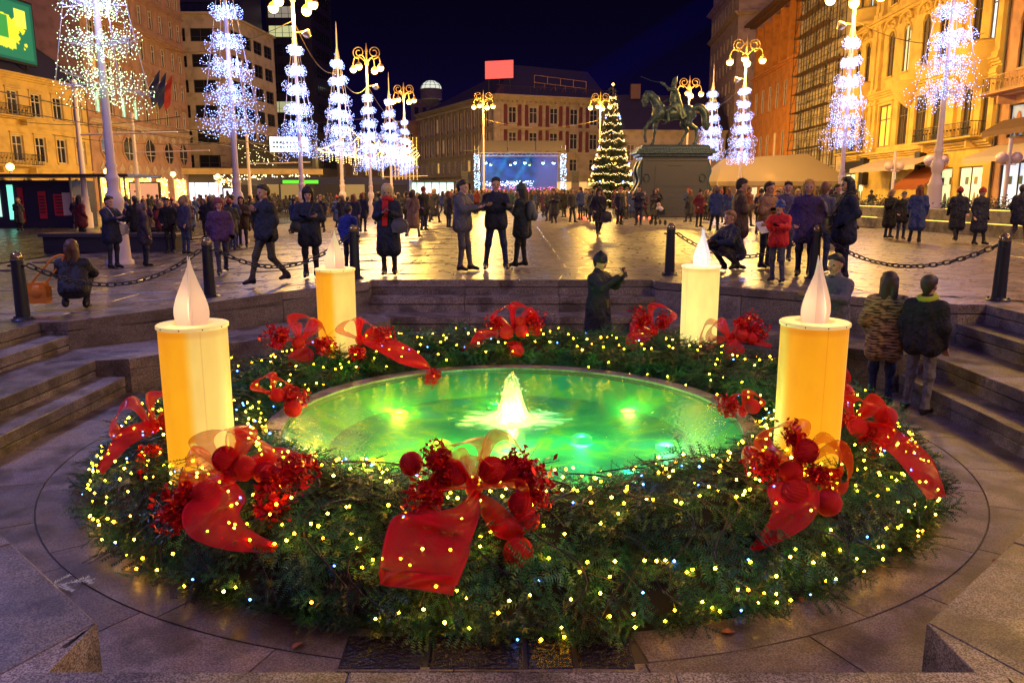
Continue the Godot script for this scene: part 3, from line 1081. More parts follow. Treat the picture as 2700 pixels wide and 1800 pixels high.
func build_buildings_centre():
	var white := M(.6, .56, .48, .6)
	var iron := M(.02, .02, .025, .5, .4)
	var cream := plaster(.5, .4, .26, 41)
	var maroon := plaster(.17, .045, .045, 42)
	var pale := plaster(.42, .35, .26, 43)
	var b := thing("corner_palace", "cream and maroon corner palace with pilasters behind the stage", "building")
	var corner := Vector2(-2.9, -138)
	var right := Vector2(17.5, -146)
	var left := Vector2(-20.2, -175)
	# facing the square
	var c := spread(5, 3.2, 3.9, 1.5)
	var rows := [[13.2, 15.9, 6, c], [9.0, 11.7, 6, c.duplicate()], [5.2, 7.3, 1, c.duplicate()], [.3, 3.4, 5, spread(4, 3.4, 4.8, 3.4), glow(1.0, .62, .2, .6)]]
	facade(b, corner, right, -.3, 17.6, rows, {"wall": cream, "frame": white, "trim": cream, "depth": 12.0, "glass": M(.04, .04, .05, .1)})
	var cl := spread(12, 2.0, 3.35, 1.25)
	rows = [[13.2, 15.9, 6, cl], [9.0, 11.7, 6, cl.duplicate()], [5.2, 7.3, 0, cl.duplicate(), {3: glow(1.0, .6, .15, .8), 8: glow(1.0, .6, .15, .6)}], [.3, 3.2, 5, spread(8, 3.0, 5.0, 3.0), M(.03, .028, .025, .2)]]
	facade(b, left, corner, -.3, 17.6, rows, {"wall": pale, "frame": white, "trim": pale, "depth": 12.0, "glass": M(.04, .04, .05, .1)})
	for w in [[corner, right, 5, 3.2, 3.9, cream], [left, corner, 12, 2.0, 3.35, pale]]:
		var p0: Vector2 = w[0]
		var p1: Vector2 = w[1]
		for y in [12.6, 8.4]:
			for i in w[2] + 1:
				var mb := MB.new()
				var a: float = w[3] + (i - .5) * w[4]
				if a < .4 or a > p0.distance_to(p1) - .3: continue
				mb.box(on_wall(p0, p1, a, y + 1.95, .11), Vector3(.5, 3.7, .22), wall_basis(p0, p1))
				mb.box(on_wall(p0, p1, a, y + 3.7, .14), Vector3(.66, .22, .3), wall_basis(p0, p1))
				part("pilaster", mb, w[5], b)
			var mb := MB.new()
			for i in w[2]:
				var a: float = w[3] + i * w[4]
				for s in [-1, 1]:
					mb.box(on_wall(p0, p1, a + s * (w[4] * .25 + .27), y + 1.9, .012), Vector3(w[4] * .5 - 1.15, 3.6, .02), wall_basis(p0, p1))
			part("painted_panel", mb, maroon, b)
		ledge(b, "cornice", p0, p1, 16.9, .9, 1.0, w[5], 4)
		ledge(b, "string_course", p0, p1, 12.1, .45, .35, w[5], 2)
		ledge(b, "string_course", p0, p1, 7.95, .4, .35, w[5], 2)
		ledge(b, "string_course", p0, p1, 4.2, .4, .5, w[5], 2)
		var mb := MB.new()
		for i in int(p0.distance_to(p1) / .9):
			mb.box(on_wall(p0, p1, .4 + i * .9, 16.75, .45), Vector3(.22, .3, .6), wall_basis(p0, p1))
		part("corbel", mb, w[5], b)
	var roof := MB.new()
	var slate := M(.03, .022, .03, .6)
	var k1 := Vector3(corner.x, 17.85, corner.y)
	var k2 := Vector3(right.x, 17.85, right.y)
	var k0 := Vector3(left.x, 17.85, left.y)
	var top1 := Vector3(corner.x + 3.5, 23.4, corner.y - 6)
	var top2 := Vector3(right.x - 3.5, 23.4, right.y - 6)
	var top0 := Vector3(left.x + 8, 20.4, left.y - 2)
	roof.quad(k1, k2, top2, top1)
	roof.quad(k0, k1, top1, top0)
	roof.tri(k2, k2 + Vector3(-3, 0, -10), top2)
	roof.quad(top0, top1, top2, top2 + Vector3(-20, 0, -14))
	part("roof", roof, slate, b)
	railing(b, "roof_railing", corner + Vector2(.3, -.6), right + Vector2(-.4, -.8), 18.0, 1.4, M(.1, .06, .03, .5), 1.2)
	# red panel and empty sign frame on its roof
	var s := thing("red_billboard", "blank glowing red billboard on the corner palace roof", "billboard")
	var mb := MB.new()
	mb.box(Vector3(-2.15, 22.1, -140.5), Vector3(5.2, 3.0, .3), Basis(UP, -.3))
	part("panel", mb, M(.1, .02, .02), s)
	mb = MB.new()
	mb.box(Vector3(-2.15, 22.1, -140.5) + Basis(UP, -.3) * Vector3(0, 0, .17), Vector3(5.05, 2.9, .02), Basis(UP, -.3))
	part("lit_face", mb, glow(1.0, .115, .095, .95), s)
	mb = MB.new()
	for x in [-4.0, -2.2, -.4]: mb.bar(Vector3(x, 17.9, -140.7 + x * .1), Vector3(x, 21.5, -140.7 + x * .1), .14)
	part("support", mb, iron, s)
	s = thing("sign_frame", "empty rectangular sign frame on the roof right of the red billboard", "sign frame")
	mb = MB.new()
	var f0 := Vector3(3.9, 20.3, -142.5)
	var f1 := Vector3(13.2, 19.6, -145.5)
	mb.bar(f0, f1, .1); mb.bar(f0 + UP * 1.2, f1 + UP * 1.2, .1)
	for i in 5: mb.bar(f0.lerp(f1, i / 4.0), f0.lerp(f1, i / 4.0) + UP * 1.2, .1)
	part("frame", mb, M(.4, .22, .08, .5), s)
	mb = MB.new()
	for i in 6: mb.bar(f0.lerp(f1, i / 5.0) - UP * 2.4, f0.lerp(f1, i / 5.0), .08)
	for i in 5: mb.bar(f0.lerp(f1, i / 5.0) - UP * 2.2, f0.lerp(f1, (i + 1) / 5.0) - UP * .2, .05)
	part("support", mb, M(.2, .08, .06, .5), s)
	# cream house behind the statue
	b = thing("cream_house", "low cream house with a steep dark roof behind the statue", "building")
	var h0 := Vector2(17.8, -134)
	var h1 := Vector2(36.0, -136)
	facade(b, h0, h1, -.3, 11.6, [[6.6, 9.3, 1, spread(5, 2.0, 3.4, 1.3), {3: glow(1.0, .6, .2, .5)}], [2.4, 5.0, 1, spread(5, 2.0, 3.4, 1.3)]], {"wall": cream, "frame": white, "trim": cream})
	ledge(b, "cornice", h0, h1, 11.1, .55, .7, cream, 3)
	roof = MB.new()
	roof.quad(on_wall(h0, h1, -.4, 11.6, .7), on_wall(h0, h1, 18.6, 11.6, .7), on_wall(h0, h1, 18.6, 17.8, -5), on_wall(h0, h1, -.4, 17.8, -5))
	roof.tri(on_wall(h0, h1, -.4, 11.6, -9), on_wall(h0, h1, -.4, 11.6, .7), on_wall(h0, h1, -.4, 17.8, -5))
	part("roof", roof, slate, b)
	mb = MB.new()
	mb.box(Vector3(21.0, 18.3, -139), Vector3(1.6, 2.4, 1.2))
	part("chimney", mb, M(.2, .11, .08, .8), b)
	railing(b, "roof_railing", h0 + Vector2(1, -2.2), h1 + Vector2(-1, -2.2), 14.0, 1.2, iron, 1.2)
	# far street with the lit dome
	b = thing("domed_house", "grey corner house with a lit glass dome and antenna, far behind", "building")
	facade(b, Vector2(-25.5, -205), Vector2(-18.6, -205), -.3, 24.5, [[20.5, 22.5, 0, spread(3, 1.4, 2.0, 1.0)], [16.5, 18.6, 0, spread(3, 1.4, 2.0, 1.0)], [12.5, 14.6, 0, spread(3, 1.4, 2.0, 1.0)]], {"wall": plaster(.2, .15, .14, 61), "frame": iron, "depth": 8.0})
	mb = MB.new()
	mb.lathe([Vector2(2.7, 24.5), Vector2(2.7, 26.5), Vector2(2.9, 26.6), Vector2(2.9, 26.9), Vector2(2.6, 27.0)], 20, Vector3(-20.4, 0, -206))
	part("drum", mb, plaster(.25, .2, .18, 62), b)
	mb = MB.new()
	var prof := []
	for i in 9: prof.append(Vector2(2.6 * cos(PI * .5 * i / 8), 27.0 + 2.1 * sin(PI * .5 * i / 8)))
	mb.lathe(prof, 20, Vector3(-20.4, 0, -206))
	part("glass_dome", mb, glow(.72, .78, .6, .9), b)
	mb = MB.new()
	for i in 12:
		var a := TAU * i / 12
		var rib := PackedVector3Array()
		for q in prof: rib.append(Vector3(-20.4 + cos(a) * (q.x + .03), q.y, -206 + sin(a) * (q.x + .03)))
		mb.tube(rib, [.06], 4)
	for q in [2, 4, 6]:
		var ring := PackedVector3Array()
		for i in 25: ring.append(Vector3(-20.4 + cos(TAU * i / 24) * (prof[q].x + .03), prof[q].y, -206 + sin(TAU * i / 24) * (prof[q].x + .03)))
		mb.tube(ring, [.05], 4)
	part("dome_rib", mb, M(.1, .12, .1, .5), b)
	mb = MB.new()
	mb.tube(PackedVector3Array([Vector3(-20.4, 29, -206), Vector3(-20.4, 36.5, -206)]), [.07, .03], 5)
	part("antenna", mb, iron, b)
	b = thing("street_house", "dim ochre house at the far end of the garlanded street", "building")
	facade(b, Vector2(-41, -185), Vector2(-25.6, -188), -.3, 14.5, [[9.5, 11.8, 0, spread(5, 1.8, 2.9, 1.2), {1: glow(1, .6, .2, .5)}], [5.2, 7.8, 0, spread(5, 1.8, 2.9, 1.2)], [.4, 3.4, 5, spread(4, 2.2, 3.6, 2.6), glow(1.0, .6, .15, 1.0)]], {"wall": plaster(.3, .22, .1, 63), "frame": white, "depth": 8.0})
	b = thing("arcade_house", "brown house hung with vertical strings of gold lights beside the corner palace", "building")
	facade(b, Vector2(-26.5, -180), Vector2(-20.4, -178), -.3, 17.0, [[12.0, 14.2, 0, spread(2, 1.6, 2.6, 1.2)], [8.0, 10.4, 0, spread(2, 1.6, 2.6, 1.2)], [.3, 3.2, 5, [[.5, 5.8]], glow(1.0, .62, .15, 1.6)]], {"wall": plaster(.3, .17, .09, 64), "frame": white, "depth": 8.0})
	for i in 7:
		mb = MB.new()
		for k in 34: mb.speck(on_wall(Vector2(-26.5, -180), Vector2(-20.4, -178), .4 + i * .9, 3.4 + k * .3, .3), .05)
		part("light_string", mb, glow(1.0, .6, .12, 6.0), b)
	# garlands over the street
	for i in 6:
		var z := -120.0 - i * 9.0
		mb = MB.new()
		var wire := MB.new()
		var a := Vector3(-33.0 + i * .6, 9.0, z)
		var d := Vector3(-15.0 - i * .8, 9.0, z)
		for q in [[a, a.lerp(d, .5) + UP * 1.8], [a.lerp(d, .5) + UP * 1.8, d]]:
			var pts := sag(q[0], q[1], 2.0, 40)
			wire.tube(pts, [.02], 3, false)
			for p in pts: mb.speck(p + Vector3(0, -.05, 0), .06)
			for p in range(0, 40, 5):
				for k in 5: mb.speck(pts[p] - UP * (.25 + k * .3), .05)
		var g := thing("street_garland", "swag of gold lights over the far street, number %s from the square" % ["first", "second", "third", "fourth", "fifth", "sixth"][i], "garland", Vector3.ZERO, 0, "light garlands over the far street")
		part("cable", wire, iron, g)
		part("garland_lights", mb, glow(1.0, .66, .2, 8.0), g)

func build_buildings_right():
	var white := M(.6, .52, .4, .6)
	var iron := M(.02, .02, .025, .5, .4)
	# tall grey-tan palace
	var b := thing("tan_tower_house", "tall tan stone house with small windows beyond the orange house", "building")
	var tan := plaster(.48, .34, .2, 81)
	var p0 := Vector2(38.8, -161)
	var p1 := Vector2(36.3, -133)
	var rows := []
	for k in 7:
		var y: float = 3.2 + k * 3.7
		rows.append([y, y + 1.9, 0, spread(8, 2.0, 3.5, 1.15)])
	rows.append([30.6, 33.4, 4, spread(8, 2.0, 3.5, 2.3), M(.02, .015, .015, .5)])
	facade(b, p0, p1, -.3, 34.6, rows, {"wall": tan, "frame": white, "trim": tan, "depth": 10.0, "glass": M(.03, .03, .035, .1)})
	ledge(b, "cornice", p0, p1, 29.4, .6, .7, tan, 3)
	ledge(b, "cornice", p0, p1, 34.4, .6, 1.0, tan, 3)
	var f0 := Vector2(36.32, -132.9)
	var f1 := Vector2(46.5, -132.0)
	rows = []
	for k in 8: rows.append([3.2 + k * 3.7, 5.1 + k * 3.7, 0, spread(2, 3.6, 3.0, 1.5)])
	rows.append([32.3, 34.0, 4, [[3.0, 6.0]], M(.015, .012, .012, .4)])
	facade(b, f0, f1, -.3, 36.0, rows, {"wall": tan, "frame": white, "trim": tan, "depth": 5.0, "glass": M(.03, .03, .035, .1)})
	ledge(b, "cornice", f0, f1, 29.4, .6, .7, tan, 3)
	var pent := MB.new()
	pent.box(Vector3(43, 39, -147), Vector3(9, 9, 24))
	part("penthouse", pent, tan, b)
	# dark ground floor with railing
	var mb := MB.new()
	for k in 4: mb.box(Vector3(36.0 + k * .25, 5.6 + k * 0.0, -136.5 - k * 5), Vector3(.8, .4, 4.5))
	part("balcony_slab", mb, tan, b)
	# orange house with tall columns
	b = thing("orange_house", "orange plastered house with a tall loggia of square columns", "building")
	var orange := plaster(.62, .23, .035, 85)
	p0 = Vector2(35.2, -119.5)
	p1 = Vector2(33.9, -97.4)
	facade(b, p0, p1, -.3, 17.6, [[12.2, 15.4, 0, spread(5, 2.6, 3.7, 1.5)], [6.0, 9.2, 0, spread(5, 2.6, 3.7, 1.5)], [2.6, 4.4, 0, spread(5, 2.6, 3.7, 1.0)], [.2, 2.3, 5, [[1.0, 6.0], [7.5, 13.5]], glow(1.0, .8, .45, .8)]], {"wall": orange, "frame": white, "trim": orange, "depth": 10.0, "glass": M(.10, .08, .05, .1)})
	facade(b, on_wall2(p0, p1, 0, -1.6), on_wall2(p0, p1, 22.1, -1.6), 17.6, 24.6, [[18.4, 23.0, 4, spread(5, 2.8, 4.2, 2.4), M(.05, .02, .01, .3)]], {"wall": orange, "frame": iron, "depth": 8.0})
	mb = MB.new()
	for k in 6:
		mb.box(on_wall(p0, p1, .7 + k * 4.2, 21.1, -.5), Vector3(1.0, 7.0, .9), wall_basis(p0, p1))
	part("column", mb, orange, b)
	ledge(b, "cornice", p0, p1, 24.6, .5, 1.6, M(.12, .06, .03, .7), 2)
	ledge(b, "string_course", p0, p1, 17.2, .45, .4, orange, 2)
	facade(b, on_wall2(p0, p1, 1, -3.0), on_wall2(p0, p1, 22.1, -3.0), 25.1, 31.0, [[26.6, 29.2, 0, spread(3, 3.0, 3.6, 1.6)]], {"wall": orange, "frame": white, "depth": 6.0})
	balcony(b, p0, p1, -2.5, 1.2, 9.9, 1.2, orange, iron)
	# house under scaffolding
	b = thing("scaffolded_house", "pale stone house with its front covered in scaffolding", "building")
	var pale := plaster(.5, .4, .27, 91)
	p0 = Vector2(33.85, -97.2)
	p1 = Vector2(32.75, -79.8)
	rows = []
	for k in 6: rows.append([4.2 + k * 4.2, 7.0 + k * 4.2, 1, spread(4, 2.4, 4.0, 1.5)])
	rows.append([.2, 3.0, 5, [[1, 7.5], [9, 16]], M(.04, .03, .02, .2)])
	facade(b, p0, p1, -.3, 31.0, rows, {"wall": pale, "frame": M(.3, .25, .18), "trim": pale, "depth": 10.0, "glass": M(.03, .025, .025, .1)})
	ledge(b, "cornice", p0, p1, 29.8, .8, 1.2, pale, 3)
	var sc := thing("scaffolding", "steel scaffolding with plank decks on the pale stone house", "scaffolding")
	var steel := M(.09, .07, .05, .5, .6)
	var wood := M(.16, .08, .03, .8)
	for i in 8:
		for d in [.5, 1.4]:
			mb = MB.new()
			mb.tube(PackedVector3Array([on_wall(p0, p1, 3.2 + i * 2.0, -.3, d), on_wall(p0, p1, 3.2 + i * 2.0, 26.5 - (i % 3) * 1.1, d)]), [.045], 5)
			part("upright_pole", mb, steel, sc)
	for k in 12:
		var y := 2.2 + k * 2.05
		mb = MB.new()
		mb.box(on_wall(p0, p1, 10.2 - (k % 3) * 1.0, y, .95), Vector3(14.2 - (k % 3) * 2.0, .06, .8), wall_basis(p0, p1))
		part("plank_deck", mb, wood, sc)
		mb = MB.new()
		for d in [.5, 1.4]:
			for e in [.0, 1.05]:
				mb.tube(PackedVector3Array([on_wall(p0, p1, 2.9, y + e, d + .06), on_wall(p0, p1, 17.3, y + e, d + .06)]), [.03], 4)
		part("ledger_pole", mb, steel, sc)
		for i in range(k % 2, 7, 3):
			mb = MB.new()
			mb.tube(PackedVector3Array([on_wall(p0, p1, 3.2 + i * 2.0, y, 1.5), on_wall(p0, p1, 5.2 + i * 2.0, y + 2.0, 1.5)]), [.03], 4)
			part("brace_pole", mb, steel, sc)
	# ornate yellow house
	b = thing("ornate_house", "ornate yellow house with arched windows and rounded bays over lit shops", "building")
	var gold := plaster(.68, .47, .11, 95)
	p0 = Vector2(32.7, -79.4)
	p1 = Vector2(31.1, -52.0)
	var cs := [[1.6, 2.7], [3.9, 5.0], [9.0, 10.3], [12.0, 13.3], [15.4, 16.8], [18.2, 19.5], [23.0, 24.2], [25.3, 26.4]]
	var cool := glow(.55, .75, 1.0, .8)
	facade(b, p0, p1, -.3, 24.5, [[17.0, 20.6, 1, cs.duplicate(), {1: cool}], [11.2, 14.9, 3, cs.duplicate(), {3: glow(.6, .7, .5, .4), 7: cool}], [5.4, 8.9, 6, [[1.4, 2.8], [3.8, 5.2], [8.2, 10.8], [12.2, 14.2], [15.4, 17.4], [18.4, 20.2], [22.9, 24.2], [25.4, 26.7]], {2: glow(1.0, .55, .08, .5)}],
		[.15, 3.3, 5, [[.8, 3.6], [4.3, 5.8], [11.6, 12.8], [18.6, 22.3], [23.2, 26.4]], {0: glow(.62, .95, .5, .8), 1: glow(.6, .95, .55, .75), 2: glow(.7, .95, .5, .7), 3: glow(.8, 1.0, .5, .8), 4: glow(.9, .82, .5, .75)}]],
		{"wall": gold, "frame": M(.10, .06, .03, .5), "trim": gold, "depth": 12.0, "glass": M(.06, .05, .05, .1)})
	ledge(b, "string_course", p0, p1, 9.6, .5, .5, gold, 3)
	ledge(b, "string_course", p0, p1, 15.9, .45, .45, gold, 2)
	ledge(b, "string_course", p0, p1, 4.5, .45, .6, gold, 3)
	ledge(b, "cornice", p0, p1, 23.6, .9, 1.2, gold, 4)
	for a in [.4, 6.6, 7.6, 21.8, 27.0]:
		for q in [[9.9, 6.0], [16.3, 7.2], [4.9, 4.6]]:
			mb = MB.new()
			mb.box(on_wall(p0, p1, a, q[0] + q[1] * .5, .13), Vector3(.62, q[1], .26), wall_basis(p0, p1))
			mb.box(on_wall(p0, p1, a, q[0] + q[1] - .3, .19), Vector3(.82, .3, .38), wall_basis(p0, p1))
			mb.box(on_wall(p0, p1, a, q[0] + .3, .19), Vector3(.8, .4, .36), wall_basis(p0, p1))
			part("pilaster", mb, gold, b)
	for i in 8:      # curved hoods and festoons over the arched windows
		var m: float = (cs[i][0] + cs[i][1]) * .5
		mb = MB.new()
		var arc := PackedVector3Array()
		for k in 9:
			var a := PI * (k / 8.0)
			arc.append(on_wall(p0, p1, m - cos(a) * 1.15, 15.0 + sin(a) * .85 + absf(cos(a)) * .1, .25))
		mb.tube(arc, [.11], 6)
		for k in 12:
			mb.ball(on_wall(p0, p1, m + rng.randf_range(-.8, .8), 15.15 + rng.randf() * .4, .1), rng.randf_range(.1, .19), 6, 4)
		part("window_hood", mb, gold, b)
	for a in [4.4, 24.7]:
		for y in [9.9, 16.3]:
			var bay := MB.new()
			var pr := [Vector2(.1, y - 1.9), Vector2(.8, y - 1.5), Vector2(1.5, y - .8), Vector2(1.75, y - .1), Vector2(1.95, y), Vector2(1.95, y + .25), Vector2(1.75, y + .3), Vector2(1.75, y + 1.15), Vector2(1.9, y + 1.2), Vector2(1.9, y + 1.4), Vector2(.05, y + 1.42)]
			if y > 12: pr = pr.slice(3)
			bay.lathe(pr, 24, on_wall(p0, p1, a, 0, -.35))
			part("rounded_bay", bay, gold, b)
	var bal := MB.new()
	bal.lathe([Vector2(.1, 8.2), Vector2(.7, 8.7), Vector2(1.25, 9.4), Vector2(1.45, 9.9), Vector2(1.45, 10.2), Vector2(1.25, 10.22)], 20, on_wall(p0, p1, 14.2, 0, .1))
	part("rounded_bay", bal, gold, b)
	for k in 4:
		mb = MB.new()
		mb.lathe([Vector2(.32, 16.0), Vector2(.32, 16.1)], 12, Vector3.ZERO)
		var ring := PackedVector3Array()
		for i in 15: ring.append(on_wall(p0, p1, [2.2, 8.0, 21.0, 25.0][k] + cos(TAU * i / 14) * .42, 21.8 + sin(TAU * i / 14) * .42, .12))
		var mm := MB.new()
		mm.tube(ring, [.12], 6)
		part("round_ornament", mm, gold, b)
	balcony(b, p0, p1, 18.2, 26.6, 5.2, 1.3, gold, iron)
	balcony(b, p0, p1, .8, 6.2, 5.2, 1.1, gold, iron)
	mb = MB.new()
	for a in [6.4, 17.6]: mb.box(on_wall(p0, p1, a, 3.4, .25), Vector3(.9, 2.4, .5), wall_basis(p0, p1))
	mb.box(on_wall(p0, p1, 3.4, 3.9, .12), Vector3(6.0, 1.0, .24), wall_basis(p0, p1))
	part("dark_fascia", mb, M(.015, .012, .012, .4), b)
	awning("awning", "long cream awning over the shop front beside the mast", on_wall2(p0, p1, 8.6, .1), on_wall2(p0, p1, 21.5, .1), 4.3, 3.55, 2.2, M(.52, .42, .32, .9))
	awning("awning", "rust brown awning sloping down over the bright shop window", on_wall2(p0, p1, 17.2, .25), on_wall2(p0, p1, 22.4, .25), 3.4, 2.1, 1.6, M(.28, .07, .015, .9))
	# house at the right edge
	b = thing("brick_house", "pinkish stone house with a balcony at the right edge of the square", "building")
	var pink := plaster(.5, .27, .15, 99)
	p0 = Vector2(31.05, -51.8)
	p1 = Vector2(30.3, -40.5)
	facade(b, p0, p1, -.3, 24.5, [[14.5, 17.5, 1, spread(3, 2.4, 3.4, 1.5)], [9.0, 12.6, 3, spread(3, 2.4, 3.4, 1.9)], [4.9, 6.9, 5, [[1.2, 5.4], [6.4, 10.4]], {0: glow(.2, .3, .5, .4)}], [.1, 3.4, 5, [[.9, 4.8], [5.8, 10.2]], {0: glow(.6, .75, 1.0, .75), 1: glow(.85, .85, .8, .7)}]], {"wall": pink, "frame": iron, "trim": pink, "depth": 12.0})
	ledge(b, "cornice", p0, p1, 23.6, .9, 1.2, pink, 3)
	ledge(b, "string_course", p0, p1, 13.3, .4, .4, pink, 2)
	balcony(b, p0, p1, .5, 10.5, 7.6, 1.5, pink, M(.3, .17, .05, .5))
	mb = MB.new()
	mb.tube(PackedVector3Array([on_wall(p0, p1, .15, -.2, .12), on_wall(p0, p1, .15, 24, .12)]), [.09], 8)
	part("drainpipe", mb, M(.1, .08, .05, .5), b)
	awning("awning", "cream awning over the blue-lit shop at the right edge", on_wall2(p0, p1, .4, .1), on_wall2(p0, p1, 10.6, .1), 4.5, 3.7, 2.0, M(.5, .4, .32, .9))
	awning("awning", "upper brown awning under the balcony at the right edge", on_wall2(p0, p1, .8, .1), on_wall2(p0, p1, 10.6, .1), 6.0, 5.3, 1.2, M(.14, .08, .05, .9))

func on_wall2(p0: Vector2, p1: Vector2, a: float, d := 0.0) -> Vector2:
	var q := on_wall(p0, p1, a, 0, d)
	return Vector2(q.x, q.z)

func awning(called: String, label: String, p0: Vector2, p1: Vector2, y0: float, y1: float, out: float, mat: Material):
	var t := thing(called, label, "awning", Vector3.ZERO, 0, "shop awnings on the right")
	var len := p0.distance_to(p1)
	var mb := MB.new()
	var k := int(len / .6)
	var a := PackedVector3Array()
	var b := PackedVector3Array()
	var c := PackedVector3Array()
	for i in k + 1:
		a.append(on_wall(p0, p1, len * i / k, y0, 0))
		b.append(on_wall(p0, p1, len * i / k, y1 - .03 * (i % 2), out))
		c.append(on_wall(p0, p1, len * i / k, y1 - .32 - .05 * (i % 2), out + .01))
	mb.sheet(a, b, 2)
	part("canvas", mb, mat, t)
	mb = MB.new()
	mb.sheet(b, c, 1)
	part("valance", mb, mat, t)
	for f in [.02, .5, .98]:
		mb = MB.new()
		mb.bar(on_wall(p0, p1, len * f, y1 - .05, .0), on_wall(p0, p1, len * f, y1 - .02, out), .04)
		part("awning_arm", mb, M(.3, .25, .2, .5), t)

# ---------------------------------------------------------------- lamp posts and LED snowflake masts
func spiral(c: Vector3, r: float, dirx: float, turns := 1.6) -> PackedVector3Array:
	var out := PackedVector3Array()
	for i in 23:
		var f := i / 22.0
		var a := -PI * .5 + dirx * TAU * turns * f
		out.append(c + Vector3(cos(a), sin(a), 0) * r * (1.0 - .72 * f))
	return out

func mast_profile(top: float) -> Array:
	return [Vector2(.36, 0), Vector2(.36, .12), Vector2(.3, .16), Vector2(.27, .9), Vector2(.31, .95), Vector2(.25, 1.05), Vector2(.2, 1.25), Vector2(.16, 1.4), Vector2(.2, 1.5), Vector2(.25, 1.72), Vector2(.21, 1.9), Vector2(.15, 2.0), Vector2(.16, 2.3), Vector2(.19, 2.34), Vector2(.14, 2.42), Vector2(.125, 2.6), Vector2(.16, 2.66), Vector2(.115, 2.74),
		Vector2(.10, top * .5), Vector2(.125, top * .5 + .03), Vector2(.09, top * .5 + .1), Vector2(.07, top)]

func flakes(t: Node3D, tiers: int, y_low: float, pitch: float, r_low: float, r_top: float, arms: int, size: float, tint: Material, energy: float, light_y: float):
	var wire := MB.new()
	var bits := []
	for k in tiers:
		var f := float(k) / (tiers - 1)
		var y := y_low + pitch * k
		var r := lerpf(r_low, r_top, pow(f, .85))
		var mb := MB.new()
		for a in arms:
			var w := TAU * (a + .5 * (k % 2)) / arms
			var d := Vector3(cos(w), rng.randf_range(-.3, .26), sin(w))
			var side := Vector3(-d.z, 0, d.x)
			r = lerpf(r_low, r_top, pow(f, .85)) * rng.randf_range(.8, 1.12)
			wire.bar(Vector3(0, y, 0), Vector3(0, y, 0) + d * r, .018)
			# one flake standing on each arm, one nearer the mast
			for q in [[r * .74, r * .42], [r * .36, r * .36]]:
				var c: Vector3 = Vector3(0, y, 0) + d * q[0]
				var s: float = maxf(q[1], .2)
				var lean := (side * rng.randf_range(-.6, .6) + d).normalized()
				for spoke in 6:
					var sa := TAU * spoke / 6.0 + .26
					var sd := lean * cos(sa) + UP * sin(sa)
					wire.bar(c, c + sd * s, .01)
					for e in 3:
						var p := c + sd * s * (.36 + .32 * e)
						mb.gem(p + Vector3(rng.randf() - .5, rng.randf() - .5, rng.randf() - .5) * .05, size * rng.randf_range(.75, 1.15))
						if e == 1:
							for g in [-1, 1]:
								var sp := sd.rotated(lean.cross(UP).normalized(), g * .8)
								mb.gem(p + sp * s * .34, size * rng.randf_range(.65, 1.0))
		bits.append(mb)
	for y in range(int(pitch * tiers / .4)):
		var w := rng.randf() * TAU
		bits[mini(int(y * .4 / pitch), tiers - 1)].gem(Vector3(cos(w) * .16, y_low + y * .4, sin(w) * .16), size)
	for mb in bits: part("led_snowflakes", mb, tint, t)
	for a in 4:
		var w := TAU * (a + .5) / 4
		var d := Vector3(cos(w), 0, sin(w))
		wire.bar(Vector3(0, y_low + pitch * tiers + .3, 0), Vector3(0, y_low, 0) + d * r_low * .92, .02)
	part("guy_wires", wire, M(.45, .42, .45, .4, .5), t)
	omni(t, Vector3(.5, light_y, 1.0), LED[0], LED[1], LED[2], energy, .5, 60)

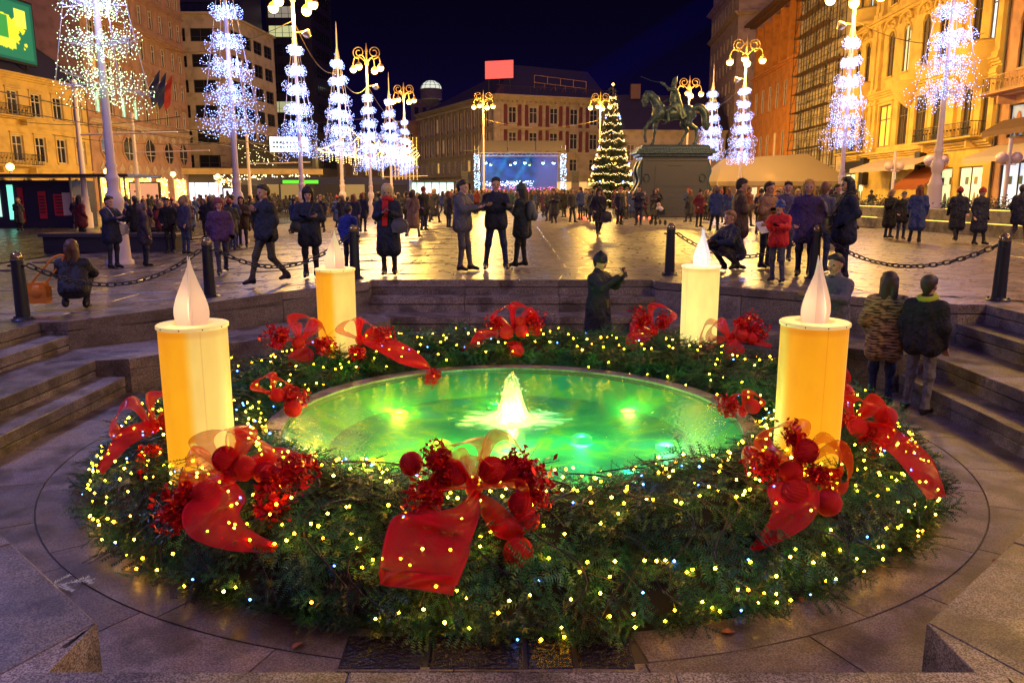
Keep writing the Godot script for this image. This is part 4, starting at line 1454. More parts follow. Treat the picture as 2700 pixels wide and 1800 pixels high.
func build_masts():
	var led := glow(.26, .38, 1.0, 6.0)
	var green := glow(.62, 1.0, .5, 3.6)
	var globe := glow(1.0, .64, .16, 11.0)
	var gold_paint := M(.62, .42, .14, .4, .2)
	# [x, z, number of the lamp row or mast, label]
	var lamps := [
		[-10.8, -41, "tall four globe lamp post with LED snowflakes, nearest lamp post left of the stage"], [-10.8, -61, "four globe lamp post with LED snowflakes and floodlight, second lamp post left of the stage"], [-10.9, -82, "four globe lamp post with LED snowflakes, beside the corner palace wing"],
		[-3.2, -91, "bare four globe lamp post standing behind the left corner of the stage"], [10.0, -92, "bare four globe lamp post half hidden behind the Christmas tree"], [17.4, -80, "four globe lamp post with its scrolls showing behind the statue's rider"],
		[17.1, -60, "four globe lamp post with LED snowflakes and white floodlight before the orange house"], [16.9, -41, "tall four globe lamp post with LED snowflakes in front of the scaffolding"],
		[16.9, -19, "unseen four globe lamp post at the right edge of the square, past the planter"], [13.4, 2.6, "unseen four globe lamp post added at the near right corner of the pit"]]  # both stand out of view, added to light the pit
	for i in lamps.size():
		var q: Array = lamps[i]
		var t := thing("lamp_post", q[2], "lamp post", Vector3(q[0], gy(q[0]), q[1]), 0, "lamp posts of the square")
		var mb := MB.new()
		mb.lathe(mast_profile(11.2), 16)
		part("post", mb, mast_paint, t)
		mb = MB.new()
		mb.lathe([Vector2(.1, 11.15), Vector2(.16, 11.3), Vector2(.12, 11.5), Vector2(.07, 11.6), Vector2(.07, 12.1), Vector2(.12, 12.2), Vector2(.06, 12.35), Vector2(.01, 12.75)], 12)
		for s in [-1.0, 1.0]:
			mb.tube(spiral(Vector3(s * .56, 12.1, 0), .47, s), [.05, .035], 6)
		part("scroll_ornament", mb, gold_paint, t)
		for k in 4:
			var w := TAU * k / 4 + .35
			var d := Vector3(cos(w), 0, sin(w))
			var c := Vector3(0, 11.0, 0) + d * 1.15
			mb = MB.new()
			mb.tube(curve([Vector3(0, 11.3, 0), d * .5 + Vector3(0, 11.75, 0), d * 1.0 + Vector3(0, 11.75, 0), d * 1.16 + Vector3(0, 11.36, 0)], 5), [.04], 6)
			part("arm", mb, gold_paint, t)
			mb = MB.new()
			mb.lathe([Vector2(.25, 0), Vector2(.24, .08), Vector2(.15, .2), Vector2(.05, .26), Vector2(.03, .38)], 14, c)
			part("lamp_cap", mb, gold_paint, t)
			mb = MB.new()
			mb.lathe([Vector2(.01, -.30), Vector2(.13, -.27), Vector2(.21, -.19), Vector2(.244, -.08), Vector2(.23, .01)], 14)
			var g := part("lamp_globe", mb, globe, t, c)
			omni(g, Vector3(0, -.1, 0), LAMP[0], LAMP[1], LAMP[2], 58.0 if i < 8 else 26.0, .18, 80)
		if i in [0, 1, 2, 6, 7]:
			flakes(t, 6, 4.2, .93, 1.1, .36, 8, .019 if i in [0, 7] else .022, led, 5.0, 6.4)
		if i in [0, 1, 6, 7]:
			var e: float = -.6 if i in [6, 7] else .6
			mb = MB.new()
			mb.lathe([Vector2(.02, -.3), Vector2(.16, -.22), Vector2(.24, 0)], 12)
			var fl := part("floodlight", mb, M(.3, .25, .2, .3, .6), t, Vector3(e, 9.7, .1))
			fl.rotation.z = e * .9
			mb = MB.new()
			mb.lathe([Vector2(.23, 0), Vector2(.2, .05), Vector2(.01, .09)], 12)
			part("flood_lens", mb, glow(1.0, .75, .4, 4.0) if i in [0, 7] else glow(.7, .95, 1.0, 9.0), fl)
			mb = MB.new()
			mb.bar(Vector3(0, 9.7, 0), Vector3(e * .85, 9.75, .1), .06)
			part("bracket", mb, gold_paint, t)
	var posts := [
		[-10.8, -21.6, "nearest tall LED snowflake mast, greenish white, before the stone palace", green], [-10.8, -31.3, "LED snowflake mast in front of the beige block, between two lamp masts", led], [-10.8, -50.8, "LED snowflake mast with a bare pointed tip against the dark sky", led], [-10.8, -71.5, "LED snowflake mast, slim and far, left of the corner palace", led],
		[17.5, -33.0, "LED snowflake mast standing in the planter before the ornate house", led], [17.0, -69, "LED snowflake mast with a pointed tip just right of the statue", led], [-10.8, -11.4, "unseen LED snowflake mast added near the left steps of the pit", led], [15.2, -9.5, "unseen LED snowflake mast added near the right steps of the pit", led]]  # last two stand out of view, added as violet fill for the pit
	for i in posts.size():
		var q: Array = posts[i]
		var t := thing("snowflake_mast", q[2], "light mast", Vector3(q[0], gy(q[0]) if i != 4 else .92, q[1]), 0, "LED snowflake masts of the square")
		var mb := MB.new()
		mb.lathe(mast_profile(9.4) + [Vector2(.15, 9.45), Vector2(.19, 9.7), Vector2(.1, 9.9), Vector2(.06, 10.2), Vector2(.045, 11.6), Vector2(.01, 12.2)], 16)
		part("post", mb, mast_paint, t)
		var near: bool = i in [0, 6, 7]
		flakes(t, 6, 4.75 if i == 0 else 4.6 if i == 1 else 4.7, 1.0, 1.24, .4, 9, .016 if near else .018 if i in [1, 4] else .022, q[3], 34.0 if i > 5 else 5.0, 6.8)
	# poles that carry the tram wires
	var tp := [[-23.6, -44, 7.6, "tram wire pole with a lamp side arm, nearest to the stone palace mast"], [-27.2, -58, 7.2, "shorter tram wire pole before the octagonal windows"], [-23.0, -70, 6.6, "thin tram wire pole beside the beige block mast"], [-15.5, -96, 5.6, "far thin tram wire pole at the mouth of the garlanded street"]]
	for q in tp:
		var t := thing("tram_pole", "white " + q[3], "pole", Vector3(q[0], -.38, q[1]), 0, "tram wire poles")
		var mb := MB.new()
		mb.lathe([Vector2(.3, 0), Vector2(.3, .8), Vector2(.22, .9), Vector2(.18, 1.6), Vector2(.21, 1.65), Vector2(.16, 1.75), Vector2(.14, q[2] * .55), Vector2(.2, q[2] * .55 + .05), Vector2(.13, q[2] * .55 + .15), Vector2(.11, q[2]), Vector2(.17, q[2] + .05), Vector2(.17, q[2] + .25), Vector2(.02, q[2] + .35)], 12)
		part("post", mb, mast_paint, t)
		mb = MB.new()
		mb.tube(PackedVector3Array([Vector3(-.1, q[2] * .66, 0), Vector3(5.4, q[2] * .66 + .15, 0)]), [.05], 6)
		mb.tube(PackedVector3Array([Vector3(0, q[2] * .95, 0), Vector3(3.6, q[2] * .66 + .12, 0)]), [.015], 4)
		part("wire_arm", mb, mast_paint, t)
	var wires := [[Vector3(-40, 7.2, -66), Vector3(-18, 5.6, -44)], [Vector3(-41, 6.6, -72), Vector3(-21, 5.0, -58)], [Vector3(-20.5, 5.0, -20), Vector3(-19.5, 5.2, -96)], [Vector3(-17.2, 5.0, -20), Vector3(-16.8, 5.2, -96)], [Vector3(-43.5, 8.0, -86), Vector3(-10.9, 7.0, -61)], [Vector3(-43.5, 8.4, -78), Vector3(-20, 5.2, -50)]]
	for i in wires.size():
		var mb := MB.new()
		mb.tube(sag(wires[i][0], wires[i][1], .35, 10), [.022], 4, false)
		solo("tram_wire", mb, M(.02, .02, .02, .5), "black overhead tram wire, the %s" % ["one crossing to the yellow house low down", "one slung to the shorter tram pole", "left one of the pair over the rails", "right one of the pair over the rails", "long one reaching the corner of the stone palace", "one crossing to the middle of the yellow house"][i], "tram wire", "overhead tram wires")
	# cables between the lamp posts
	var cb := [[Vector3(-10.8, 9.9, -41), Vector3(-10.8, 8.9, -50.8), "between the nearest left lamp post and the pointed mast"], [Vector3(-10.8, 8.9, -50.8), Vector3(-10.8, 9.4, -61), "between the pointed mast and the second left lamp post"], [Vector3(-10.8, 9.4, -61), Vector3(-10.9, 8.6, -82), "between the two farther left lamp posts"], [Vector3(-3.2, 9.6, -91), Vector3(10, 9.6, -92), "above the stage between two bare lamp posts"], [Vector3(17.4, 9.5, -80), Vector3(17.1, 9.4, -60), "between the statue and the white floodlight"], [Vector3(16.9, 9.9, -41), Vector3(31.5, 12, -55), "from the tall right lamp post to the ornate house"], [Vector3(-10.8, 9.9, -41), Vector3(-38, 17, -90), "from the nearest left lamp post to the stone palace"]]
	for q in cb:
		var mb := MB.new()
		mb.tube(sag(q[0], q[1], .9, 14), [.02], 4, false)
		solo("lamp_cable", mb, M(.12, .08, .03, .6), "sagging cable " + q[2], "cable", "cables between lamp posts")

func build_street_furniture():
	var iron := M(.02, .02, .025, .5, .4)
	var globe := glow(1.0, .62, .14, 6.5)
	# low globe lamps along the tram stop
	for i in 7:
		var q: Array = [[-33.8, -54], [-33.4, -66], [-32.4, -76.5], [-32.0, -87], [-31.0, -96], [-32.2, -113], [-24.0, -118]][i]
		var t := thing("globe_lamp", "low lamp with one glowing yellow globe, " + ["nearest, in front of the yellow house", "left of the tall greenish mast's foot", "before the palace's octagonal windows", "at the left end of the beige block", "between the beige block and its pavilion", "before the lit pavilion canopy", "farthest, beside the garlanded street"][i], "lamp", Vector3(q[0], -.38, q[1]), 0, "low globe lamps by the tram stop")
		var mb := MB.new()
		mb.lathe([Vector2(.16, 0), Vector2(.14, .5), Vector2(.07, .6), Vector2(.06, 3.2), Vector2(.12, 3.3), Vector2(.1, 3.4)], 10)
		part("post", mb, mast_paint, t)
		mb = MB.new()
		mb.ball(Vector3.ZERO, .245, 14, 9)
		part("lamp_globe", mb, globe, t, Vector3(0, 3.62, 0)).scale = Vector3.ONE * 1.0
		omni(t, Vector3(0, 3.62, .0), LAMP[0], LAMP[1], LAMP[2], 22.0, .2, 40)
	# tram stop shelter and kiosk
	var k := thing("kiosk", "dark kiosk with red posters and a lit window under a flat canopy", "kiosk", Vector3(-28.6, -.38, -45.5))
	var mb := MB.new()
	mb.box(Vector3(0, 2.85, 0), Vector3(15.5, .16, 4.2))
	part("canopy", mb, M(.03, .03, .04, .3), k)
	mb = MB.new()
	mb.box(Vector3(1.0, 1.3, -.2), Vector3(6.0, 2.6, 2.6))
	part("body", mb, M(.025, .022, .05, .4), k)
	mb = MB.new()
	mb.box(Vector3(-.8, 1.35, 1.13), Vector3(1.7, 1.5, .06))
	part("lit_window", mb, glow(.55, .95, .75, .9), k)
	mb = MB.new()
	for i in 14: mb.box(Vector3(-1.55 + (i % 7) * .24, .95 + .55 * (i / 7), 1.18), Vector3(.16, .24, .04))
	part("goods", mb, M(.2, .08, .1), k)
	mb = MB.new()
	mb.box(Vector3(.65, 1.4, 1.13), Vector3(.3, 1.9, .06))
	part("window_edge", mb, glow(.2, .9, .6, 1.2), k)
	for i in 3:
		mb = MB.new()
		mb.box(Vector3([1.2, 2.4, 3.35][i], 1.25, 1.14), Vector3([.3, .42, .62][i], [1.9, 1.5, 1.2][i], .05))
		part("poster", mb, M(.55, .03, .04, .6), k).set_meta("label", "red poster")
		mb = MB.new()
		for j in 6:
			mb.box(Vector3([1.2, 2.4, 3.35][i], .75 + j * .17 + (.1 if i else 0.0), 1.175), Vector3([.2, .3, .4][i], .07, .02))
		part("poster_lettering", mb, M(.05, .015, .03, .6), k)
	mb = MB.new()
	mb.box(Vector3(3.8, 1.3, 1.16), Vector3(.5, 1.25, .05))
	part("notice", mb, M(.6, .5, .42, .6), k)
	for x in [-7.2, 4.2, 5.8, 7.2]:
		mb = MB.new()
		mb.tube(PackedVector3Array([Vector3(x, 0, 1.4), Vector3(x, 2.8, 1.4)]), [.06], 8)
		part("canopy_post", mb, M(.3, .25, .2, .4, .3), k)
	# advertising pillar with a red and cream poster
	var ad := thing("advertising_pillar", "upright poster case with a red and cream poster by the tall mast", "poster case", Vector3(-27.6, -.38, -60))
	mb = MB.new()
	mb.box(Vector3(0, 1.35, 0), Vector3(2.3, 2.7, .3))
	part("case", mb, iron, ad)
	mb = MB.new()
	mb.box(Vector3(0, 1.4, .16), Vector3(2.1, 2.4, .03))
	part("poster", mb, glow(.8, .45, .28, .35), ad)
	mb = MB.new()
	for row in 5: mb.box(Vector3(-.6 + row * .18, 2.0 - row * .2, .185), Vector3(.3, .12, .02))
	mb.box(Vector3(.55, .8, .185), Vector3(.8, 1.0, .02))
	part("poster_print", mb, M(.5, .03, .03, .6), ad)
	# market stall with white lights
	var st := thing("market_stall", "long market stall dripping with bright white lights left of the tram", "market stall", Vector3(-27.2, -.38, -88))
	mb = MB.new()
	mb.box(Vector3(0, 1.2, -1), Vector3(9.6, 2.4, 2))
	part("body", mb, M(.1, .07, .05, .7), st)
	mb = MB.new()
	mb.prism(PackedVector3Array([Vector3(5.2, 3.1, .8), Vector3(5.2, 3.5, -2.2), Vector3(-5.2, 3.5, -2.2), Vector3(-5.2, 3.1, .8)]), 2.9, .02)
	part("roof", mb, M(.25, .2, .15, .8), st)
	mb = MB.new()
	mb.box(Vector3(0, 1.55, .03), Vector3(9.2, 1.5, .06))
	part("lit_front", mb, glow(.72, .8, 1.0, 1.5), st)
	mb = MB.new()
	for i in 8: mb.box(Vector3(-4.2 + i * 1.2, 1.5, .1), Vector3(.3, 1.2, .06))
	part("stall_post", mb, M(.1, .08, .1), st)
	mb = MB.new()
	for i in 260: mb.speck(Vector3(rng.randf_range(-5.3, 5.3), 2.5 + rng.randf() * 1.3, .85 - rng.randf() * .3), .045)
	part("string_lights", mb, glow(1.0, .85, .45, 5.0), st)
	# tram
	var tr := thing("tram", "long low dark tram standing behind the strollers on the left", "tram", Vector3(-19.2, -.38, -82))
	mb = MB.new()
	mb.box(Vector3(0, .75, 0), Vector3(17.6, .9, 2.3))
	mb.box(Vector3(0, 2.95, 0), Vector3(17.6, .5, 2.3))
	mb.box(Vector3(0, 3.3, 0), Vector3(12, .25, 1.6))
	for i in 9: mb.box(Vector3(-8.7 + i * 2.175, 1.95, 0), Vector3(.18, 1.55, 2.28))
	part("body", mb, M(.05, .055, .12, .3, .3), tr)
	for i in 8:
		mb = MB.new()
		mb.box(Vector3(-7.61 + i * 2.175, 1.95, 1.1), Vector3(1.99, 1.48, .04))
		part("window", mb, glow(.30, .26, .12, .25) if i in [1, 2, 5] else M(.05, .05, .06, .08), tr)
	mb = MB.new()
	mb.box(Vector3(-2.2, 2.95, 1.17), Vector3(3.6, .34, .05))
	part("destination_sign", mb, glow(.1, .8, .05, .7), tr)
	mb = MB.new()
	for x in [-6.8, -5.0, 5.0, 6.8]: mb.tube(PackedVector3Array([Vector3(x, .33, -1.0), Vector3(x, .33, 1.0)]), [.33], 14)
	part("wheels", mb, iron, tr)
	# glass shelter with white lights at the far crossing
	var sh := thing("glass_shelter", "small glass pavilion glowing white beyond the tram", "pavilion", Vector3(-9.8, 0, -97))
	for i in 6:
		mb = MB.new()
		mb.box(Vector3(-2.2 + i * .9, 1.5, 0), Vector3(.8, 2.4, .06))
		part("lit_pane", mb, glow(.55, .9, 1.0, .9), sh)
	mb = MB.new()
	mb.box(Vector3(0, 2.85, -.8), Vector3(6.2, .2, 2.6))
	for i in 7: mb.box(Vector3(-2.65 + i * .9, 1.4, .02), Vector3(.08, 2.8, .1))
	part("frame", mb, iron, sh)
	# low dark stone benches at the kerb
	for i in 2:
		var q: Array = [[-13.4, -26.6, 4.6], [-14.6, -31.4, 3.0]][i]
		var be := thing("stone_bench", "long low dark stone bench %s" % ["beside the group at the kerb", "farther along the kerb with a lit edge"][i], "bench", Vector3(q[0], -.38, q[1]))
		mb = MB.new()
		mb.prism(PackedVector3Array([Vector3(q[2] * .5, .62, .5), Vector3(q[2] * .5, .62, -.5), Vector3(-q[2] * .5, .62, -.5), Vector3(-q[2] * .5, .62, .5)]), .5, .02)
		part("seat", mb, M(.06, .055, .07, .3), be)
		mb = MB.new()
		mb.box(Vector3(0, .25, 0), Vector3(q[2] - .2, .5, .8))
		part("plinth", mb, M(.035, .03, .04, .5), be)
	# planter wall on the right
	var pl := thing("planter", "long low stone planter with dark shrubs and lit edges on the right", "planter")
	var a := Vector3(16.3, 0, -40.5)
	var b := Vector3(17.9, 0, -24.5)
	for i in 6:
		var f0 := i / 6.0 + .001
		var f1 := (i + 1) / 6.0 - .001
		var p0 := a.lerp(b, f0)
		var p1 := a.lerp(b, f1)
		var off := Vector3(2.6, 0, -.3)
		mb = MB.new()
		mb.prism(ccw(PackedVector3Array([p0 + UP * .92, p1 + UP * .92, p1 + off + UP * .92, p0 + off + UP * .92])), .0, .02)
		part("planter_stone", mb, granite, pl)
		mb = MB.new()
		mb.prism(ccw(PackedVector3Array([p0 + Vector3(-.35, .45, 0), p1 + Vector3(-.35, .45, 0), p1 + Vector3(.01, .45, 0), p0 + Vector3(.01, .45, 0)])), .0, .02)
		part("seat_stone", mb, granite, pl)
	for q in [[0.0, .30, .94], [.56, .98, .94], [.0, .30, .465], [.48, 1.0, .465]]:
		mb = MB.new()
		var off := Vector3(.02 if q[2] > .6 else -.34, q[2], 0)
		mb.bar(a.lerp(b, q[0]) + off, a.lerp(b, q[1]) + off, .035, .02)
		part("edge_light", mb, glow(1.0, .62, .1, 2.5), pl)
	mb = MB.new()
	for i in 2600:
		var f := rng.randf()
		var c := a.lerp(b, f) + Vector3(rng.randf_range(.15, 2.3), .92 + absf(rng.randfn(0, .2)), rng.randf_range(-.3, .2))
		var d := Vector3(rng.randfn(), rng.randf(), rng.randfn()).normalized() * rng.randf_range(.06, .14)
		var s := d.cross(Vector3(rng.randfn(), 1, rng.randfn())).normalized() * .045
		var g := rng.randf_range(.6, 1.3)
		mb.col = Color(.03 * g, .055 * g, .02 * g) if i % 9 else Color(.2, .05, .06)
		mb.tri(c - s, c + s, c + d)
	var leafm := StandardMaterial3D.new()
	leafm.vertex_color_use_as_albedo = true
	leafm.roughness = .6
	var sh2 := part("shrubs", mb, leafm, pl)
	sh2.set_meta("kind", "stuff")
	# unlit twin globe lamps in front of the shops
	for i in 3:
		var q: Array = [[23.6, -49.5], [21.4, -40.5], [23.2, -37.5]][i]
		var t := thing("globe_stand", "pinkish post with unlit white globes, " + ["at the left end of the cream awning", "beside the rust awning, behind the mast", "in front of the shop at the right edge"][i], "lamp", Vector3(q[0], 0, q[1]), 0, "unlit globe posts by the shops")
		mb = MB.new()
		mb.lathe([Vector2(.13, 0), Vector2(.12, .4), Vector2(.09, .5), Vector2(.09, 4.0), Vector2(.12, 4.05)], 10)
		part("post", mb, mast_paint, t)
		for s in [-1, 1]:
			mb = MB.new()
			mb.ball(Vector3(s * .34, 3.15, 0), .27, 12, 8)
			part("globe", mb, M(.6, .45, .42, .3), t)
		mb = MB.new()
		mb.bar(Vector3(-.34, 2.85, 0), Vector3(.34, 2.85, 0), .05)
		part("arm", mb, mast_paint, t)
	# white market tent
	var te := thing("market_tent", "large cream canvas market tent behind the strollers on the right", "tent", Vector3(22.0, 0, -66))
	mb = MB.new()
	var e := [Vector3(-5.8, 2.4, 3), Vector3(5.0, 2.4, 3), Vector3(5.0, 2.4, -5), Vector3(-5.8, 2.4, -5)]
	var r0 := Vector3(-4.4, 4.3, -1)
	var r1 := Vector3(2.6, 4.7, -1)
	mb.quad(e[0], e[1], r1, r0)
	mb.quad(e[2], e[3], r0, r1)
	mb.tri(e[1], e[2], r1)
	mb.tri(e[3], e[0], r0)
	for i in 4:
		var p: Vector3 = e[i]
		var q: Vector3 = e[(i + 1) % 4]
		mb.quad(p - UP * .35, q - UP * .35, q, p)
	var canvas := M(.22, .17, .10, .9).duplicate()
	canvas.backlight_enabled = true
	canvas.backlight = Color(.3, .22, .12)
	part("canvas", mb, canvas, te)
	mb = MB.new()
	for p in e: mb.tube(PackedVector3Array([Vector3(p.x, 0, p.z), p]), [.06], 6)
	mb.tube(PackedVector3Array([Vector3(2.6, 0, -1), r1]), [.07], 6)
	part("tent_pole", mb, M(.4, .35, .3, .4, .4), te)
	omni(te, Vector3(-1.5, 2.6, 2.2), 1.0, .62, .2, 1.5, .13, 20)
	mb = MB.new()
	mb.ball(Vector3.ZERO, .13, 10, 6)
	part("lamp_bulb", mb, glow(1, .7, .25, 6), te, Vector3(-1.5, 2.6, 2.2))
	for i in 2:
		mb = MB.new()
		mb.box(Vector3.ZERO, Vector3(2.4, .95, 1.0))
		part("counter", mb, M(.2, .1, .05, .8), te, Vector3(-3.2 + i * 4.2, .48, 2.2))

func build_stage():
	var iron := M(.02, .02, .025, .4, .5)
	var t := thing("concert_stage", "concert stage with blue lit haze, light towers and a dark canopy", "stage", Vector3(1.0, 0, -100))
	var mb := MB.new()
	mb.box(Vector3(0, .6, -3), Vector3(10.4, 1.2, 8))
	part("deck", mb, M(.03, .025, .03, .6), t)
	for s in [-1.0, 1.0]:
		mb = MB.new()
		for q in [[0, 0], [.5, 0], [0, -.5], [.5, -.5]]:
			mb.tube(PackedVector3Array([Vector3(s * 5.4 + (q[0] - .25), 0, q[1]), Vector3(s * 5.4 + (q[0] - .25), 7.2, q[1])]), [.05], 5)
		for k in 14:
			mb.bar(Vector3(s * 5.4 - .25, k * .5, 0), Vector3(s * 5.4 + .25, k * .5 + .5, 0), .03)
			mb.bar(Vector3(s * 5.4 - .25, k * .5, -.5), Vector3(s * 5.4 - .25, k * .5 + .5, 0), .03)
		part("truss_tower", mb, M(.3, .3, .35, .3, .8), t)
		mb = MB.new()
		for k in 150: mb.gem(Vector3(s * 5.4 + rng.randf_range(-.4, .4), rng.randf_range(1.0, 6.2), rng.randf_range(.02, .12)), .035)
		part("tower_lights", mb, glow(.35, .65, 1.0, 9.0), t)
		mb = MB.new()
		for k in 4: mb.box(Vector3(s * 6.9, 2.85 + k * .36, .3 + k * .05), Vector3(.8, .34, .6))
		part("speaker_array", mb, M(.01, .01, .02, .5), t)
		mb = MB.new()
		mb.bar(Vector3(s * 6.9, 4.1, .3), Vector3(s * 6.9, 6.6, .3), .03)
		mb.bar(Vector3(s * 5.4, 6.6, .3), Vector3(s * 7.1, 6.6, .3), .1)
		part("speaker_hoist", mb, iron, t)
	mb = MB.new()
	mb.box(Vector3(0, 6.35, .1), Vector3(10.4, .1, .1)); mb.box(Vector3(0, 5.95, .1), Vector3(10.4, .08, .08))
	for k in 20: mb.bar(Vector3(-5.2 + k * .52, 5.95 + (k % 2) * .4, .1), Vector3(-4.68 + k * .52, 6.35 - (k % 2) * .4, .1), .04)
	part("roof_truss", mb, M(.3, .3, .35, .3, .8), t)
	mb = MB.new()
	for k in 3:
		var x0 := -5.0 + k * 3.5
		mb.quad(Vector3(x0, 6.5, .6), Vector3(x0 + 3.4, 6.5, .6), Vector3(x0 + 3.4, 7.9, -1.5), Vector3(x0, 7.9, -1.5))
		mb.quad(Vector3(x0, 7.9, -1.5), Vector3(x0 + 3.4, 7.9, -1.5), Vector3(x0 + 3.4, 7.0, -8), Vector3(x0, 7.0, -8))
	var can := M(.06, .05, .055, .8)
	part("canopy", mb, can, t)
	# backdrop screen, a blurred show of blue light
	var pic := Image.create(96, 56, false, Image.FORMAT_RGB8)
	var fn := FastNoiseLite.new()
	fn.seed = 12
	fn.frequency = .06
	for y in 56:
		for x in 96:
			var g := fn.get_noise_2d(x, y) * .5 + .5
			var ray := pow(maxf(0, sin(x * .23 + y * .12)), 4.0)
			var c := Color(.01, .07, .5) * (.1 + 1.5 * g * g) + Color(.0, .25, .45) * ray * g
			if x > 64: c = c.lerp(Color(.10, .07, .28), minf(1.0, (x - 64) * .12))
			if y > 42: c = c.lerp(Color(.55, .2, .45), (y - 42) / 18.0 * g * 1.4)
			if absf(y - 40 - 2 * sin(x * .3)) < 2.0 and x < 62: c = Color(.45, .55, .95) * (.5 + g)
			pic.set_pixel(x, y, Color(c.r, c.g, c.b).linear_to_srgb())
	var sm := StandardMaterial3D.new()
	sm.albedo_color = Color(.03, .03, .05)
	sm.emission_enabled = true
	sm.emission = Color.WHITE
	sm.emission_operator = BaseMaterial3D.EMISSION_OP_MULTIPLY
	sm.emission_texture = ImageTexture.create_from_image(pic)
	sm.emission_energy_multiplier = .75
	mb = MB.new()
	mb.quad(Vector3(-5.0, 1.2, -6.5), Vector3(5.0, 1.2, -6.5), Vector3(5.0, 6.6, -6.5), Vector3(-5.0, 6.6, -6.5))
	part("screen", mb, sm, t)
	for k in 8:
		var x: float = [-4.3, -3.6, -1.2, -.6, .6, 1.2, 2.9, 4.2][k]
		var big: bool = k in [0, 3, 4, 6, 7]
		mb = MB.new()
		mb.lathe([Vector2(.05, .3), Vector2(.16, .2), Vector2(.2, 0)], 10)
		var h := part("spotlight", mb, iron, t, Vector3(x, 5.2 if big else 4.95, -.4))
		h.rotation.x = .3
		mb = MB.new()
		mb.ball(Vector3.ZERO, .17 if big else .11, 10, 6)
		part("spot_lens", mb, glow(.3, .7, 1.0, 26.0) if k != 1 and k != 5 else glow(.5, 1.0, .2, 6.0), h, Vector3(0, -.04, 0))
	omni(t, Vector3(-4.3, 5.1, -.4), .2, .5, 1.0, 60, .2, 60)
	omni(t, Vector3(4.2, 5.1, -.4), .15, .42, 1.0, 50, .2, 60)
	omni(t, Vector3(0, 5.0, -.6), .3, .5, 1.0, 8, .2, 60)
	# red and white lights and risers at the players' feet
	mb = MB.new()
	for i in 120: mb.gem(Vector3(rng.randf_range(-4.6, 4.6), 1.3 + rng.randf() * .9, rng.randf_range(-4, .4)), .05)
	part("floor_lights", mb, glow(1.0, .12, .22, 5.0), t)
	mb = MB.new()
	for i in 90: mb.gem(Vector3(rng.randf_range(-4.6, 2.0), 2.3 + rng.randf() * .7, -5), .05)
	part("backdrop_lights", mb, glow(.7, .8, 1.0, 6.0), t)
	mb = MB.new()
	for i in 3: mb.box(Vector3(-2.6 + i * 2.6, 1.5, -4), Vector3(2.0, .6, 1.6))
	part("riser", mb, M(.06, .03, .04, .6), t)
	var fog := FogVolume.new()
	fog.name = "stage_haze"
	fog.shape = RenderingServer.FOG_VOLUME_SHAPE_BOX
	fog.size = Vector3(10, 4.4, 5.5)
	var fm := FogMaterial.new()
	fm.density = .014
	fm.albedo = Color(.8, .9, 1.0)
	fog.material = fm
	fog.position = Vector3(1.0, 4.0, -103.2)
	meta(fog, "blue lit smoke hanging under the stage canopy", "smoke", "", "stuff")
	add_child(fog)
	# search light beam over the roofs
	var sp := thing("searchlight", "small searchlight on the roof behind the statue sending a blue beam up", "searchlight", Vector3(13.0, 20.2, -150))
	mb = MB.new()
	mb.lathe([Vector2(.1, -.5), Vector2(.35, -.4), Vector2(.45, .2)], 12)
	part("housing", mb, iron, sp)
	var dir := Vector3(20, 11.5, 9).normalized()
	var l := SpotLight3D.new()
	l.name = "beam_light"
	l.light_color = lin(.05, .07, 1.0)
	l.light_energy = 6000.0
	l.spot_angle = 6.5
	l.spot_range = 200
	l.light_size = .2
	l.shadow_enabled = true
	sp.add_child(l)
	l.position = dir * 1.0
	l.look_at_from_position(sp.position + l.position, sp.position + dir * 20)
	var beam := FogVolume.new()
	beam.name = "searchlight_beam"
	beam.shape = RenderingServer.FOG_VOLUME_SHAPE_CYLINDER
	beam.size = Vector3(5.5, 90, 5.5)
	var bm := FogMaterial.new()
	bm.density = .03
	bm.albedo = Color(.10, .14, 1.0)  # beam colour painted into the fog, itself shaped as a shaft
	beam.material = bm
	var y := dir
	var x := y.cross(Vector3(0, 0, 1)).normalized()
	beam.transform = Transform3D(Basis(x, y, x.cross(y)), sp.position + dir * 46.0)
	meta(beam, "faint blue searchlight beam slanting up the night sky", "light beam", "", "stuff")
	add_child(beam)

